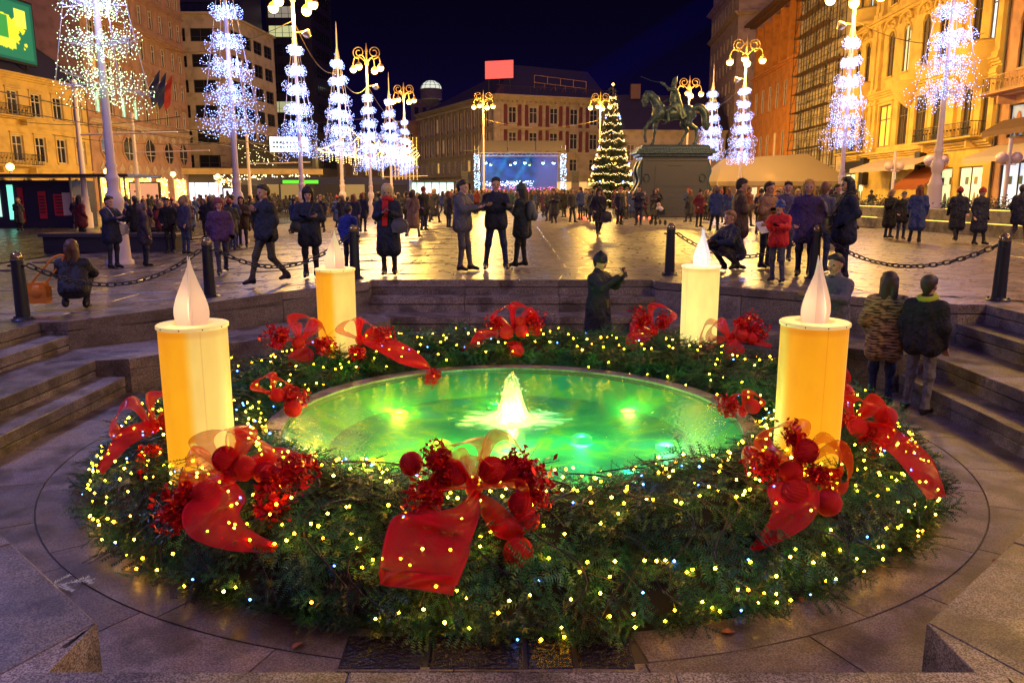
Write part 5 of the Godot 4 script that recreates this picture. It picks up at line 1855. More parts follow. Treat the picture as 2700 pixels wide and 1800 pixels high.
# ---------------------------------------------------------------- smooth bodies: tapered capsules joined by a smooth minimum, meshed as surface nets
# bones: [a, b, radius at a, radius at b, class]; result: one MB per class
func field(bones: Array, cell: float, k: float, classes := 1) -> Array:
	var lo := Vector3.INF
	var hi := -Vector3.INF
	for b in bones:
		var r: float = maxf(b[2], b[3])
		for q in [b[0], b[1]]:
			lo = lo.min(q - Vector3.ONE * r)
			hi = hi.max(q + Vector3.ONE * r)
	lo -= Vector3.ONE * cell * 3.0
	hi += Vector3.ONE * cell * 3.0
	var nx := int((hi.x - lo.x) / cell) + 1
	var ny := int((hi.y - lo.y) / cell) + 1
	var nz := int((hi.z - lo.z) / cell) + 1
	var d := PackedFloat32Array()
	d.resize(nx * ny * nz)
	d.fill(9.0)
	var near := PackedFloat32Array(d)
	var id := PackedByteArray()
	id.resize(nx * ny * nz)
	for b in bones:
		var a: Vector3 = b[0]
		var e: Vector3 = b[1]
		var ra: float = b[2]
		var rb: float = b[3]
		var cl: int = b[4]
		var ab := e - a
		var bb := maxf(ab.length_squared(), 1e-9)
		var m := maxf(ra, rb) + cell * 2.0 + k * .5
		var l := (a.min(e) - Vector3.ONE * m - lo) / cell
		var h := (a.max(e) + Vector3.ONE * m - lo) / cell
		for z in range(maxi(0, int(l.z)), mini(nz, int(h.z) + 2)):
			for y in range(maxi(0, int(l.y)), mini(ny, int(h.y) + 2)):
				var i0 := (z * ny + y) * nx
				for x in range(maxi(0, int(l.x)), mini(nx, int(h.x) + 2)):
					var p := lo + Vector3(x, y, z) * cell - a
					var t := clampf(p.dot(ab) / bb, 0.0, 1.0)
					var dist := (p - ab * t).length() - ra - (rb - ra) * t
					var i := i0 + x
					if dist < near[i]:
						near[i] = dist
						id[i] = cl
					var old := d[i]
					var f := k - absf(old - dist)
					d[i] = minf(old, dist) - (f * f * .25 / k if f > 0.0 else 0.0)
	var out := []
	for c in classes: out.append(MB.new())
	var map := PackedInt32Array()
	map.resize(nx * ny * nz)
	map.fill(-1)
	var vs := PackedVector3Array()
	var ns := PackedVector3Array()
	var ids := PackedByteArray()
	var sx := 1
	var sy := nx
	var sz := nx * ny
	var off := [0, sx, sy, sx + sy, sz, sz + sx, sz + sy, sz + sx + sy]
	var pairs := [[0, 1], [2, 3], [4, 5], [6, 7], [0, 2], [1, 3], [4, 6], [5, 7], [0, 4], [1, 5], [2, 6], [3, 7]]
	for z in nz - 1:
		for y in ny - 1:
			var i0 := (z * ny + y) * nx
			for x in nx - 1:
				var i := i0 + x
				var v0 := d[i]
				if v0 > 4.0: continue
				var neg := 0
				for o in off:
					if d[i + o] < 0.0: neg += 1
				if neg == 0 or neg == 8: continue
				var s := Vector3.ZERO
				var c := 0
				for pr in pairs:
					var qa: int = pr[0]
					var qb: int = pr[1]
					var fa := d[i + off[qa]]
					var fb := d[i + off[qb]]
					if (fa < 0.0) != (fb < 0.0):
						var t := fa / (fa - fb)
						var pa := Vector3(qa & 1, (qa >> 1) & 1, qa >> 2)
						var pb := Vector3(qb & 1, (qb >> 1) & 1, qb >> 2)
						s += pa.lerp(pb, t)
						c += 1
				map[i] = vs.size()
				vs.append(lo + (Vector3(x, y, z) + s / c) * cell)
				ns.append(Vector3(d[i + sx] - d[i] + d[i + sx + sy + sz] - d[i + sy + sz], d[i + sy] - d[i] + d[i + sx + sy + sz] - d[i + sx + sz], d[i + sz] - d[i] + d[i + sx + sy + sz] - d[i + sx + sy]).normalized())
				ids.append(id[i])
	var remap := []
	for c in classes: remap.append({})
	for z in range(1, nz - 1):
		for y in range(1, ny - 1):
			var i0 := (z * ny + y) * nx
			for x in range(1, nx - 1):
				var i := i0 + x
				var neg := d[i] < 0.0
				for axis in 3:
					var st: int = [sx, sy, sz][axis]
					if neg == (d[i + st] < 0.0): continue
					var u: int = [sy, sz, sx][axis]
					var w: int = [sz, sx, sy][axis]
					var q := [map[i - u - w], map[i - w], map[i], map[i - u]]
					if q.min() < 0: continue
					var cl := ids[q[2]]
					var mb: MB = out[cl]
					var r: Dictionary = remap[cl]
					var e := PackedInt32Array()
					for j in q:
						if not r.has(j):
							r[j] = mb.v.size()
							mb.v.append(vs[j]); mb.n.append(ns[j]); mb.t.append(Vector2.ZERO); mb.c.append(Color.WHITE)
						e.append(r[j])
					if neg: mb.ix.append_array([e[0], e[2], e[1], e[0], e[3], e[2]])
					else: mb.ix.append_array([e[0], e[1], e[2], e[0], e[2], e[3]])
	return out

# ---------------------------------------------------------------- fir sprigs
func sprig(seed_: int, len: float, side_twigs: int, needle: float, density: float) -> MB:
	var r := RandomNumberGenerator.new()
	r.seed = seed_
	var mb := MB.new()
	var twigs := [[Vector3.ZERO, Vector3(len, r.randf_range(-.02, .02), r.randf_range(-.03, .03))]]
	for i in side_twigs:
		var f := lerpf(.12, .8, float(i) / maxf(1, side_twigs - 1))
		var s := 1.0 if i % 2 else -1.0
		var l := len * lerpf(.55, .22, f) * r.randf_range(.8, 1.15)
		var a: Vector3 = twigs[0][1] * f
		twigs.append([a, a + Vector3(cos(.85), r.randf_range(-.12, .12), s * sin(.85)).normalized() * l])
	for tw in twigs:
		var a: Vector3 = tw[0]
		var b: Vector3 = tw[1]
		mb.col = Color(.055, .042, .022)
		var d := (b - a).normalized()
		var sd := d.cross(UP).normalized()
		mb.quad(a - sd * .0028, b - sd * .001, b + sd * .001, a + sd * .0028)
		mb.quad(a - UP * .0028, b - UP * .001, b + UP * .001, a + UP * .0028)
		var n := int(a.distance_to(b) * density)
		for i in n:
			var f := (i + .5) / n
			for s in [-1.0, 1.0]:
				var p := a.lerp(b, f)
				var q = (d * r.randf_range(.45, .8) + sd * s + UP * r.randf_range(-.1, .6)).normalized() * needle * r.randf_range(.75, 1.1) * (1.0 - .35 * f)
				var w := d * .0046
				var g := r.randf_range(.75, 1.25)
				mb.col = Color(.75 * g, g, .8 * g)
				mb.tri(p - w, p + w, p + q)
	return mb

func scatter(called: String, mesh: ArrayMesh, mat: Material, xf: Array, cols: Array, parent: Node) -> MultiMeshInstance3D:
	var mm := MultiMesh.new()
	mm.transform_format = MultiMesh.TRANSFORM_3D
	mm.use_colors = true
	mm.mesh = mesh
	mm.instance_count = xf.size()
	for i in xf.size():
		mm.set_instance_transform(i, xf[i])
		mm.set_instance_color(i, cols[i])
	var o := MultiMeshInstance3D.new()
	o.name = called
	o.multimesh = mm
	o.material_override = mat
	o.set_meta("kind", "stuff")
	parent.add_child(o, true)
	return o

func needle_mat() -> StandardMaterial3D:
	var m := StandardMaterial3D.new()
	m.vertex_color_use_as_albedo = true
	m.roughness = .38
	m.backlight_enabled = true
	m.backlight = Color(.16, .3, .1)
	return m

func build_christmas_tree():
	var at := Vector3(9.9, 0, -80)
	var t := thing("christmas_tree", "tall decorated Christmas tree with string lights left of the statue", "Christmas tree", at)
	var mb := MB.new()
	mb.tube(PackedVector3Array([Vector3.ZERO, Vector3(0, 11.6, 0)]), [.18, .03], 8)
	part("trunk", mb, M(.05, .03, .02, .9), t)
	var xf := []
	var cols := []
	for i in 3400:
		var y := 11.7 * (1.0 - sqrt(rng.randf())) + .3
		y = minf(y, 11.6)
		var tier := fposmod(y * 1.15, 1.0)
		var r := (12.0 - y) * .235 * (1.06 - .26 * tier) * rng.randf_range(.5, 1.0)
		var w := rng.randf() * TAU
		var d := Vector3(cos(w), -.35 + .25 * rng.randf(), sin(w)).normalized()
		var s := rng.randf_range(2.2, 3.6) * (.45 + .55 * (1.0 - y / 12.0))
		var x := d
		var z := x.cross(UP).normalized()
		var yv := z.cross(x)
		xf.append(Transform3D(Basis(x * s, yv * s, z * s), Vector3(cos(w) * r * .8, y, sin(w) * r * .8)))
		var g := rng.randf_range(.5, 1.3)
		cols.append(Color(.022 * g, .05 * g, .022 * g))
	scatter("branches", sprig(3, .3, 6, .05, 55).done(), needle_mat(), xf, cols, t)
	mb = MB.new()
	var loops := FastNoiseLite.new()
	loops.seed = 6
	loops.frequency = .03
	for k in 13:
		var y0 := .9 + k * .82
		for i in int(150 - k * 9):
			var w := TAU * i / (150.0 - k * 9) + k
			var y := y0 - .16 * absf(sin(w * 3.5 + k * 1.7)) + .3 * loops.get_noise_2d(w * 30.0, k * 40.0) + rng.randf_range(-.09, .09)
			var r := (12.0 - y) * .225
			mb.gem(Vector3(cos(w) * r, y, sin(w) * r) * Vector3(1, 1, 1), rng.randf_range(.016, .034))
	part("string_lights", mb, glow(1.0, .70, .26, 8.0), t)
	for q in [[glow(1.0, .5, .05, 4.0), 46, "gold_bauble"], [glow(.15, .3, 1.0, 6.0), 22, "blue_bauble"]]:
		mb = MB.new()
		for i in q[1]:
			var y := 1.0 + 10.0 * (1.0 - sqrt(rng.randf()))
			var w := rng.randf() * TAU
			var r := (12.0 - y) * .235
			mb.ball(Vector3(cos(w) * r, y, sin(w) * r), .085, 6, 4)
		part(q[2], mb, q[0], t)
	mb = MB.new()
	mb.gem(Vector3(0, 11.9, 0), .16)
	part("tree_top_light", mb, glow(1.0, .5, .1, 6.0), t)
	omni(t, Vector3(-.8, 3.2, 3.6), 1.0, .72, .3, 5.0, .5, 20)
	# grave candles on the paving before it
	for i in 22:
		var p := at + Vector3(rng.randf_range(-6.5, 6.0), 0, rng.randf_range(26, 38))
		var c := MB.new()
		c.lathe([Vector2(.05, 0), Vector2(.055, .12), Vector2(.04, .14), Vector2(.0, .15)], 8)
		solo("votive_candle", c, glow(1.0, [.12, .5, .1][i % 3], .05, 3.5), "small %s votive candle in a glass on the paving beyond the strollers" % ["red", "amber", "dark red"][i % 3], "candle", "votive candles on the square").position = p

func build_statue():
	var bronze := StandardMaterial3D.new()
	bronze.albedo_texture = noise_tex(.03, 7, [[.2, .012, .024, .04], [.55, .026, .055, .08], [.85, .05, .095, .13]], 256)
	bronze.roughness = .42
	bronze.metallic = .35
	triplanar(bronze, 1.5)
	var at := Vector3(10.75, 0, -54)
	var t := thing("equestrian_statue", "greenish bronze rider on a horse raising a sabre on a dark plinth", "statue", at)
	var dark := stone(.035, .038, .055, .3, .5, 64, 1.5, .25)
	dark.detail_enabled = false
	var mb := MB.new()
	var box := func(m: MB, y0: float, y1: float, hx: float, hz: float, ch := .02):
		m.prism(PackedVector3Array([Vector3(hx, y1, hz), Vector3(hx, y1, -hz), Vector3(-hx, y1, -hz), Vector3(-hx, y1, hz)]), y0, ch)
	box.call(mb, 0.0, .35, 3.6, 2.6); box.call(mb, .35, .7, 3.2, 2.2); box.call(mb, .7, 1.1, 2.75, 1.75)
	part("plinth_step", mb, dark, t)
	mb = MB.new()
	box.call(mb, 1.1, 3.9, 2.15, 1.15, .05)
	part("pedestal", mb, dark, t)
	mb = MB.new()
	box.call(mb, 1.1, 1.5, 2.45, 1.42, .1); box.call(mb, 3.6, 3.72, 2.22, 1.22, .03)
	mb.box(Vector3(-.0, 2.6, 1.16), Vector3(2.6, 1.3, .05))
	mb.box(Vector3(-.0, 3.3, 1.17), Vector3(.9, .05, .06))
	part("moulding", mb, dark, t)
	mb = MB.new()
	box.call(mb, 3.9, 4.06, 2.4, 1.4, .03); box.call(mb, 4.06, 4.2, 2.62, 1.6, .05); box.call(mb, 4.2, 4.35, 2.5, 1.5, .06); box.call(mb, 4.35, 4.62, 2.25, 1.25, .12)
	part("cornice", mb, bronze, t)
	for s in [-1.0, 1.0]:      # scroll buttresses at both ends
		mb = MB.new()
		for z in [.75, -.75]:
			var a := curve([Vector3(s * 2.2, 3.7, z - .3), Vector3(s * 2.45, 3.0, z - .3), Vector3(s * 2.3, 2.3, z - .3), Vector3(s * 2.6, 1.6, z - .3), Vector3(s * 2.75, 1.1, z - .3)], 5)
			var b := PackedVector3Array()
			for p in a: b.append(p + Vector3(0, 0, .6))
			mb.sheet(a, b, 1)
			var c := PackedVector3Array()
			for p in a: c.append(Vector3(s * 2.1, p.y, p.z))
			mb.sheet(c, a, 1)
			for p in c.size(): c[p] = c[p] + Vector3(0, 0, .6)
			mb.sheet(b, c, 1)
		part("scroll_buttress", mb, bronze, t)
		mb = MB.new()
		var ring := PackedVector3Array()
		for i in 17: ring.append(Vector3(s * 1.85 + cos(TAU * i / 16) * .2, 2.5 + sin(TAU * i / 16) * .26, 1.18))
		mb.tube(ring, [.05], 6)
		part("bronze_wreath", mb, bronze, t)
	var P := func(x: float, y: float, z := 0.0) -> Vector3: return Vector3(x, y, z)
	var bones := []
	var add := func(a: Vector3, b: Vector3, ra: float, rb: float): bones.append([a, b, ra, rb, 0])
	# trunk of the horse
	add.call(P.call(-.95, 2.15), P.call(-.2, 2.1), .46, .44); add.call(P.call(-.2, 2.1), P.call(.85, 2.2), .44, .48)
	add.call(P.call(-1.1, 1.95), P.call(-.9, 2.3), .34, .34); add.call(P.call(.95, 2.15), P.call(1.15, 2.0), .44, .36)
	# arched neck and tucked head
	add.call(P.call(-1.0, 2.45), P.call(-1.25, 2.95), .36, .28); add.call(P.call(-1.25, 2.95), P.call(-1.6, 3.3), .28, .2); add.call(P.call(-1.6, 3.3), P.call(-1.85, 3.3), .2, .17)
	add.call(P.call(-1.85, 3.28), P.call(-2.0, 2.95), .2, .15); add.call(P.call(-2.0, 2.95), P.call(-1.95, 2.6), .14, .11); add.call(P.call(-1.82, 3.1), P.call(-1.84, 2.85), .16, .11)
	for s in [-1.0, 1.0]:
		add.call(P.call(-1.85, 3.42, s * .09), P.call(-1.92, 3.66, s * .11), .06, .015)
		# hind legs
		add.call(P.call(1.0, 2.1, s * .2), P.call(.82 + .12 * s, 1.45, s * .22), .36, .2)
	add.call(P.call(.94, 1.45, .22), P.call(1.5, 1.1, .22), .2, .11); add.call(P.call(1.5, 1.1, .22), P.call(1.52, .4, .22), .11, .075); add.call(P.call(1.52, .4, .22), P.call(1.42, .1, .22), .09, .1); add.call(P.call(1.42, .1, .22), P.call(1.36, .02, .22), .12, .13)
	add.call(P.call(.7, 1.45, -.22), P.call(.98, 1.0, -.22), .19, .11); add.call(P.call(.98, 1.0, -.22), P.call(.68, .4, -.22), .11, .075); add.call(P.call(.68, .4, -.22), P.call(.56, .1, -.22), .09, .1); add.call(P.call(.56, .1, -.22), P.call(.5, .02, -.22), .12, .13)
	# standing foreleg
	add.call(P.call(-1.05, 1.95, -.2), P.call(-1.15, 1.3, -.2), .24, .14); add.call(P.call(-1.15, 1.3, -.2), P.call(-1.18, .95, -.2), .13, .11); add.call(P.call(-1.18, .95, -.2), P.call(-1.24, .35, -.2), .1, .07); add.call(P.call(-1.24, .35, -.2), P.call(-1.36, .03, -.2), .085, .12)
	# lifted foreleg
	add.call(P.call(-1.1, 1.95, .2), P.call(-1.6, 1.5, .2), .24, .14); add.call(P.call(-1.6, 1.5, .2), P.call(-1.88, 1.15, .2), .13, .11); add.call(P.call(-1.88, 1.15, .2), P.call(-1.9, .6, .2), .1, .07); add.call(P.call(-1.9, .6, .2), P.call(-1.84, .3, .2), .085, .11)
	# tail
	var tl := curve([P.call(1.3, 2.45), P.call(1.75, 2.5), P.call(2.1, 2.05), P.call(2.15, 1.5), P.call(2.25, 1.1)], 3)
	for i in tl.size() - 1: add.call(tl[i], tl[i + 1], .13 + .1 * sin(PI * i / tl.size()), .13 + .1 * sin(PI * (i + 1) / tl.size()) - (.07 if i == tl.size() - 2 else 0.0))
	# mane
	for i in 7: add.call(P.call(-1.75 + i * .13, 3.45 - i * i * .018, .06), P.call(-1.6 + i * .13, 3.15 - i * .1, .2), .09, .05)
	var horse := field(bones, .055, .12)
	part("horse", horse[0], bronze, t, Vector3(0, 4.6, 0))
	bones.clear()
	# rider: boots, legs, coat, raised arm, head with plumed cap
	for s in [-1.0, 1.0]:
		add.call(P.call(-.05, 2.6, s * .2), P.call(-.5, 2.25, s * .5), .2, .16); add.call(P.call(-.5, 2.25, s * .5), P.call(-.42, 1.6, s * .52), .14, .1); add.call(P.call(-.42, 1.6, s * .52), P.call(-.62, 1.5, s * .54), .09, .07)
	add.call(P.call(0, 2.6), P.call(-.03, 3.0), .27, .25); add.call(P.call(-.03, 3.0), P.call(.0, 3.45), .26, .24)
	add.call(P.call(0, 3.55, -.22), P.call(0, 3.55, .22), .16, .16); add.call(P.call(0, 3.6), P.call(-.02, 3.85), .11, .1)
	add.call(P.call(-.05, 3.92), P.call(-.03, 4.05), .15, .15); add.call(P.call(-.14, 3.88), P.call(-.18, 3.93), .07, .05)
	add.call(P.call(.0, 4.12), P.call(.02, 4.28), .17, .15); add.call(P.call(.03, 4.3), P.call(.25, 4.6), .05, .02)
	add.call(P.call(-.1, 3.58, .26), P.call(-.45, 3.62, .42), .12, .1); add.call(P.call(-.45, 3.62, .42), P.call(-.82, 3.95, .36), .09, .07); add.call(P.call(-.82, 3.95, .36), P.call(-.95, 4.02, .34), .08, .07)
	add.call(P.call(0, 3.55, -.26), P.call(-.1, 3.1, -.4), .12, .1); add.call(P.call(-.1, 3.1, -.4), P.call(-.45, 2.95, -.2), .09, .07)
	# cloak
	for i in 5: add.call(P.call(.12, 3.5, -.2 + i * .1), P.call(.5 + .08 * (i % 2), 2.2, -.34 + i * .17), .1, .13)
	var rider := field(bones, .045, .09)
	part("rider", rider[0], bronze, t, Vector3(0, 4.6, 0))
	mb = MB.new()
	mb.tube(curve([P.call(-.92, 8.64, .34), P.call(-1.5, 8.72, .34), P.call(-2.3, 9.0, .34)], 5), [.035, .03, .012], 5)
	part("sabre", mb, bronze, t)
	mb = MB.new()
	mb.tube(curve([P.call(-1.95, 7.3, .14), P.call(-1.3, 7.15, .36), P.call(-.5, 7.55, -.1)], 4), [.02], 4)
	mb.tube(curve([P.call(-1.1, 6.6, .36), P.call(-.5, 6.65, .46), P.call(.2, 6.6, .46)], 4), [.035], 4)
	mb.sheet(curve([P.call(-.35, 7.2, .5), P.call(.1, 6.9, .52), P.call(.5, 6.3, .5)], 4), curve([P.call(.1, 7.4, .42), P.call(.45, 7.1, .46), P.call(.8, 6.5, .47)], 4), 4, .03)
	part("harness", mb, bronze, t)

# ---------------------------------------------------------------- fountain, wreath, candles, bows
const WC := Vector3(0, 0, -8.15)
var wreath_profile := [Vector2(2.52, -1.05), Vector2(2.54, -.76), Vector2(2.75, -.56), Vector2(3.08, -.48), Vector2(3.44, -.53), Vector2(3.72, -.77), Vector2(3.90, -1.08)]

func wreath_at(w: float, s: float) -> Vector3:
	var f := s * (wreath_profile.size() - 1)
	var i := mini(int(f), wreath_profile.size() - 2)
	var q: Vector2 = wreath_profile[i].cubic_interpolate(wreath_profile[i + 1], wreath_profile[maxi(i - 1, 0)], wreath_profile[mini(i + 2, wreath_profile.size() - 1)], f - i)
	var bump := .03 * sin(w * 9.0) + .025 * sin(w * 17.0 + s * 5.0)
	return WC + Vector3(cos(w) * q.x * 1.045, q.y + bump * .8, -sin(w) * q.x * .965)

func wreath_frame(w: float, s: float) -> Array:   # point, normal, direction across (towards the outer foot)
	var p := wreath_at(w, s)
	var a := wreath_at(w, minf(s + .02, 1)) - wreath_at(w, maxf(s - .02, 0))
	var t := wreath_at(w + .01, s) - wreath_at(w - .01, s)
	return [p, t.cross(a).normalized() * (1.0 if t.cross(a).dot(UP + (p - WC) * (s - .5)) > 0 else -1.0), a.normalized()]

func build_fountain():
	var c := Vector3(0, 0, -7.9)
	var t := thing("fountain", "round stone fountain basin of glowing green water with a small jet", "fountain", c)
	for i in 16:
		var mb := MB.new()
		var pts := PackedVector3Array()
		for s in 5:
			var w := TAU * (i + s / 4.0) / 16 + (.001 if s == 0 else -.001 if s == 4 else 0.0)
			pts.append(Vector3(cos(w) * 2.52, -.715, -sin(w) * 2.52))
		for s in 5:
			var w := TAU * (i + 1 - s / 4.0) / 16 + (-.001 if s == 0 else .001 if s == 4 else 0.0)
			pts.append(Vector3(cos(w) * 2.33, -.715, -sin(w) * 2.33))
		for k in 9:
			var j := (k + 1) % 10
			mb.quad(Vector3(pts[k].x, -1.12, pts[k].z), Vector3(pts[j].x, -1.12, pts[j].z), pts[j], pts[k])
		for s in 4:
			mb.quad(pts[s], pts[s + 1], pts[8 - s], pts[9 - s])
		part("rim_stone", mb, granite, t)
	var mb := MB.new()
	for i in 40:
		var a := TAU * i / 40
		var b := TAU * (i + 1) / 40
		var ring := func(q: float, r: float, y: float) -> Vector3: return Vector3(cos(q) * r, y, -sin(q) * r)
		mb.tri(Vector3(0, -1.08, 0), ring.call(a, 1.2, -1.06), ring.call(b, 1.2, -1.06))
		mb.quad(ring.call(a, 1.2, -1.06), ring.call(a, 1.9, -.98), ring.call(b, 1.9, -.98), ring.call(b, 1.2, -1.06))
		mb.quad(ring.call(a, 1.9, -.98), ring.call(a, 2.335, -.79), ring.call(b, 2.335, -.79), ring.call(b, 1.9, -.98))
	var water_glow := StandardMaterial3D.new()
	water_glow.albedo_texture = noise_tex(.012, 33, [[.3, .02, .30, .12], [.5, .05, .42, .12], [.62, .22, .50, .06], [.75, .03, .40, .2]], 256, FastNoiseLite.TYPE_SIMPLEX, 4)  # green of the lamplit water painted into the floor, with yellower patches
	water_glow.roughness = .6
	triplanar(water_glow, 3.4)
	part("basin_floor", mb, water_glow, t)
	mb = MB.new()
	mb.lathe([Vector2(2.328, -.80), Vector2(2.328, -.74)], 64)
	for k in mb.n.size(): mb.n[k] = -mb.n[k]
	for k in range(0, mb.ix.size(), 3):
		var e := mb.ix[k + 1]
		mb.ix[k + 1] = mb.ix[k + 2]
		mb.ix[k + 2] = e
	part("basin_lining", mb, M(.003, .014, .006, .5), t)  # near-black, stands in for the dark reflection along the rim
	mb = MB.new()
	var rings := 14
	for k in rings:
		for i in 48:
			var a := TAU * i / 48
			var b := TAU * (i + 1) / 48
			var r0 := 2.335 * k / rings
			var r1 := 2.335 * (k + 1) / rings
			if k == 0: mb.tri(Vector3(0, -.745, 0), Vector3(cos(a) * r1, -.745, -sin(a) * r1), Vector3(cos(b) * r1, -.745, -sin(b) * r1))
			else: mb.quad(Vector3(cos(a) * r0, -.745, -sin(a) * r0), Vector3(cos(a) * r1, -.745, -sin(a) * r1), Vector3(cos(b) * r1, -.745, -sin(b) * r1), Vector3(cos(b) * r0, -.745, -sin(b) * r0))
	var water := StandardMaterial3D.new()
	water.albedo_color = Color(.1, .6, .25, .03)
	water.transparency = BaseMaterial3D.TRANSPARENCY_ALPHA
	water.roughness = .06
	water.metallic_specular = .62
	water.normal_enabled = true
	water.normal_texture = noise_tex(.03, 91, [], 512, FastNoiseLite.TYPE_SIMPLEX, 4, 5.0)
	water.normal_scale = .22
	triplanar(water, 1.3)
	part("water", mb, water, t)
	# lamps under the water: far pair seen, the others added to colour it
	for q in [[-1.35, -1.15, .85, 1.0, .06, 1.2], [1.4, -1.2, .5, 1.0, .1, 1.0], [-1.35, .6, 1.0, .85, .05, 1.0], [1.1, .9, .02, .75, .40, 1.2], [.2, 1.3, .02, .8, .3, 1.0], [1.6, .1, .2, .9, .4, .8], [-.2, -1.5, .02, .75, .12, .6], [.75, -.2, .06, 1.0, .25, .8], [-.75, .0, .5, 1.0, .08, .8]]:
		mb = MB.new()
		mb.lathe([Vector2(.11, 0), Vector2(.11, .05), Vector2(.08, .07), Vector2(.01, .075)], 14)
		var lamp := part("underwater_lamp", mb, glow(q[2], q[3], q[4], 1.6 if q[1] < -1.0 and q[0] * q[0] > 1.0 else .12), t, Vector3(q[0], -1.05, q[1]))
		omni(lamp, Vector3(0, .06, 0), q[2], q[3], q[4], q[5] * 1.25, .08, 6)
	# the jet
	mb = MB.new()
	mb.lathe([Vector2(.30, -.742), Vector2(.2, -.72), Vector2(.15, -.64), Vector2(.12, -.52), Vector2(.09, -.40), Vector2(.055, -.30), Vector2(.025, -.25), Vector2(.002, -.235)], 24, Vector3.ZERO, .05, 7)
	var foam := StandardMaterial3D.new()
	foam.albedo_color = Color(.95, .97, .92, .75)
	foam.transparency = BaseMaterial3D.TRANSPARENCY_ALPHA
	foam.roughness = .5
	foam.backlight_enabled = true
	foam.backlight = Color(1, 1, .95)
	var js := Image.create(64, 64, false, Image.FORMAT_RGBA8)
	var jn := FastNoiseLite.new()
	jn.seed = 3
	jn.frequency = .16
	for y in 64:
		for x in 64:
			var f := y / 63.0      # 0 at the top
			var g := jn.get_noise_3d(cos(x / 64.0 * TAU) * 9.0, sin(x / 64.0 * TAU) * 9.0, y * .35) * 1.3
			js.set_pixel(x, y, Color(.96, .97, .9, clampf(.50 + g * .8 - .3 * (1.0 - f), 0.0, .95)))
	var spray := StandardMaterial3D.new()
	spray.albedo_texture = ImageTexture.create_from_image(js)
	spray.transparency = BaseMaterial3D.TRANSPARENCY_ALPHA
	spray.roughness = .4
	spray.backlight_enabled = true
	spray.backlight = Color(1, 1, .95)
	part("water_jet", mb, spray, t)
	for k in 2:
		var inner := part("water_jet", mb, spray, t, Vector3(0, -.745 * (.12 + k * .1), 0))
		inner.scale = Vector3(.8 - k * .22, .88 - k * .1, .8 - k * .22)
		inner.rotation.y = 1.0 + k
	mb = MB.new()
	for i in 110:
		var w := rng.randf() * TAU
		var h := rng.randf()
		var r := .03 + .2 * (1.0 - h) * rng.randf_range(.7, 1.7)
		mb.ball(Vector3(cos(w) * r, -.74 + .5 * h, sin(w) * r), rng.randf_range(.004, .010), 5, 4)
	part("droplets", mb, foam, t).set_meta("kind", "stuff")
	mb = MB.new()
	var fx := Image.create(128, 128, false, Image.FORMAT_RGBA8)
	var fn := FastNoiseLite.new()
	fn.seed = 8
	fn.frequency = .05
	for y in 128:
		for x in 128:
			var d := Vector2(x - 63.5, y - 63.5) / 63.5
			var g := fn.get_noise_2d(x * .7, y * 1.6)
			var a := clampf((1.0 - d.length()) * 1.9 - .35 + g * .9, 0.0, 1.0)
			fx.set_pixel(x, y, Color(.95, .97, .9, a * smoothstep(1.0, .8, d.length())))
	var froth := StandardMaterial3D.new()
	froth.albedo_texture = ImageTexture.create_from_image(fx)
	froth.transparency = BaseMaterial3D.TRANSPARENCY_ALPHA
	froth.roughness = .6
	froth.backlight_enabled = true
	froth.backlight = Color(1, 1, .95)
	mb.quad(Vector3(-.75, -.738, .55), Vector3(.75, -.738, .55), Vector3(.75, -.738, -.55), Vector3(-.75, -.738, -.55))
	part("splash_foam", mb, froth, t)
	omni(t, Vector3(0, -.66, 0), 1.0, .86, .22, .3, .05, 6)
	omni(t, Vector3(0, -.9, .02), .7, 1.0, .3, .5, .1, 6)

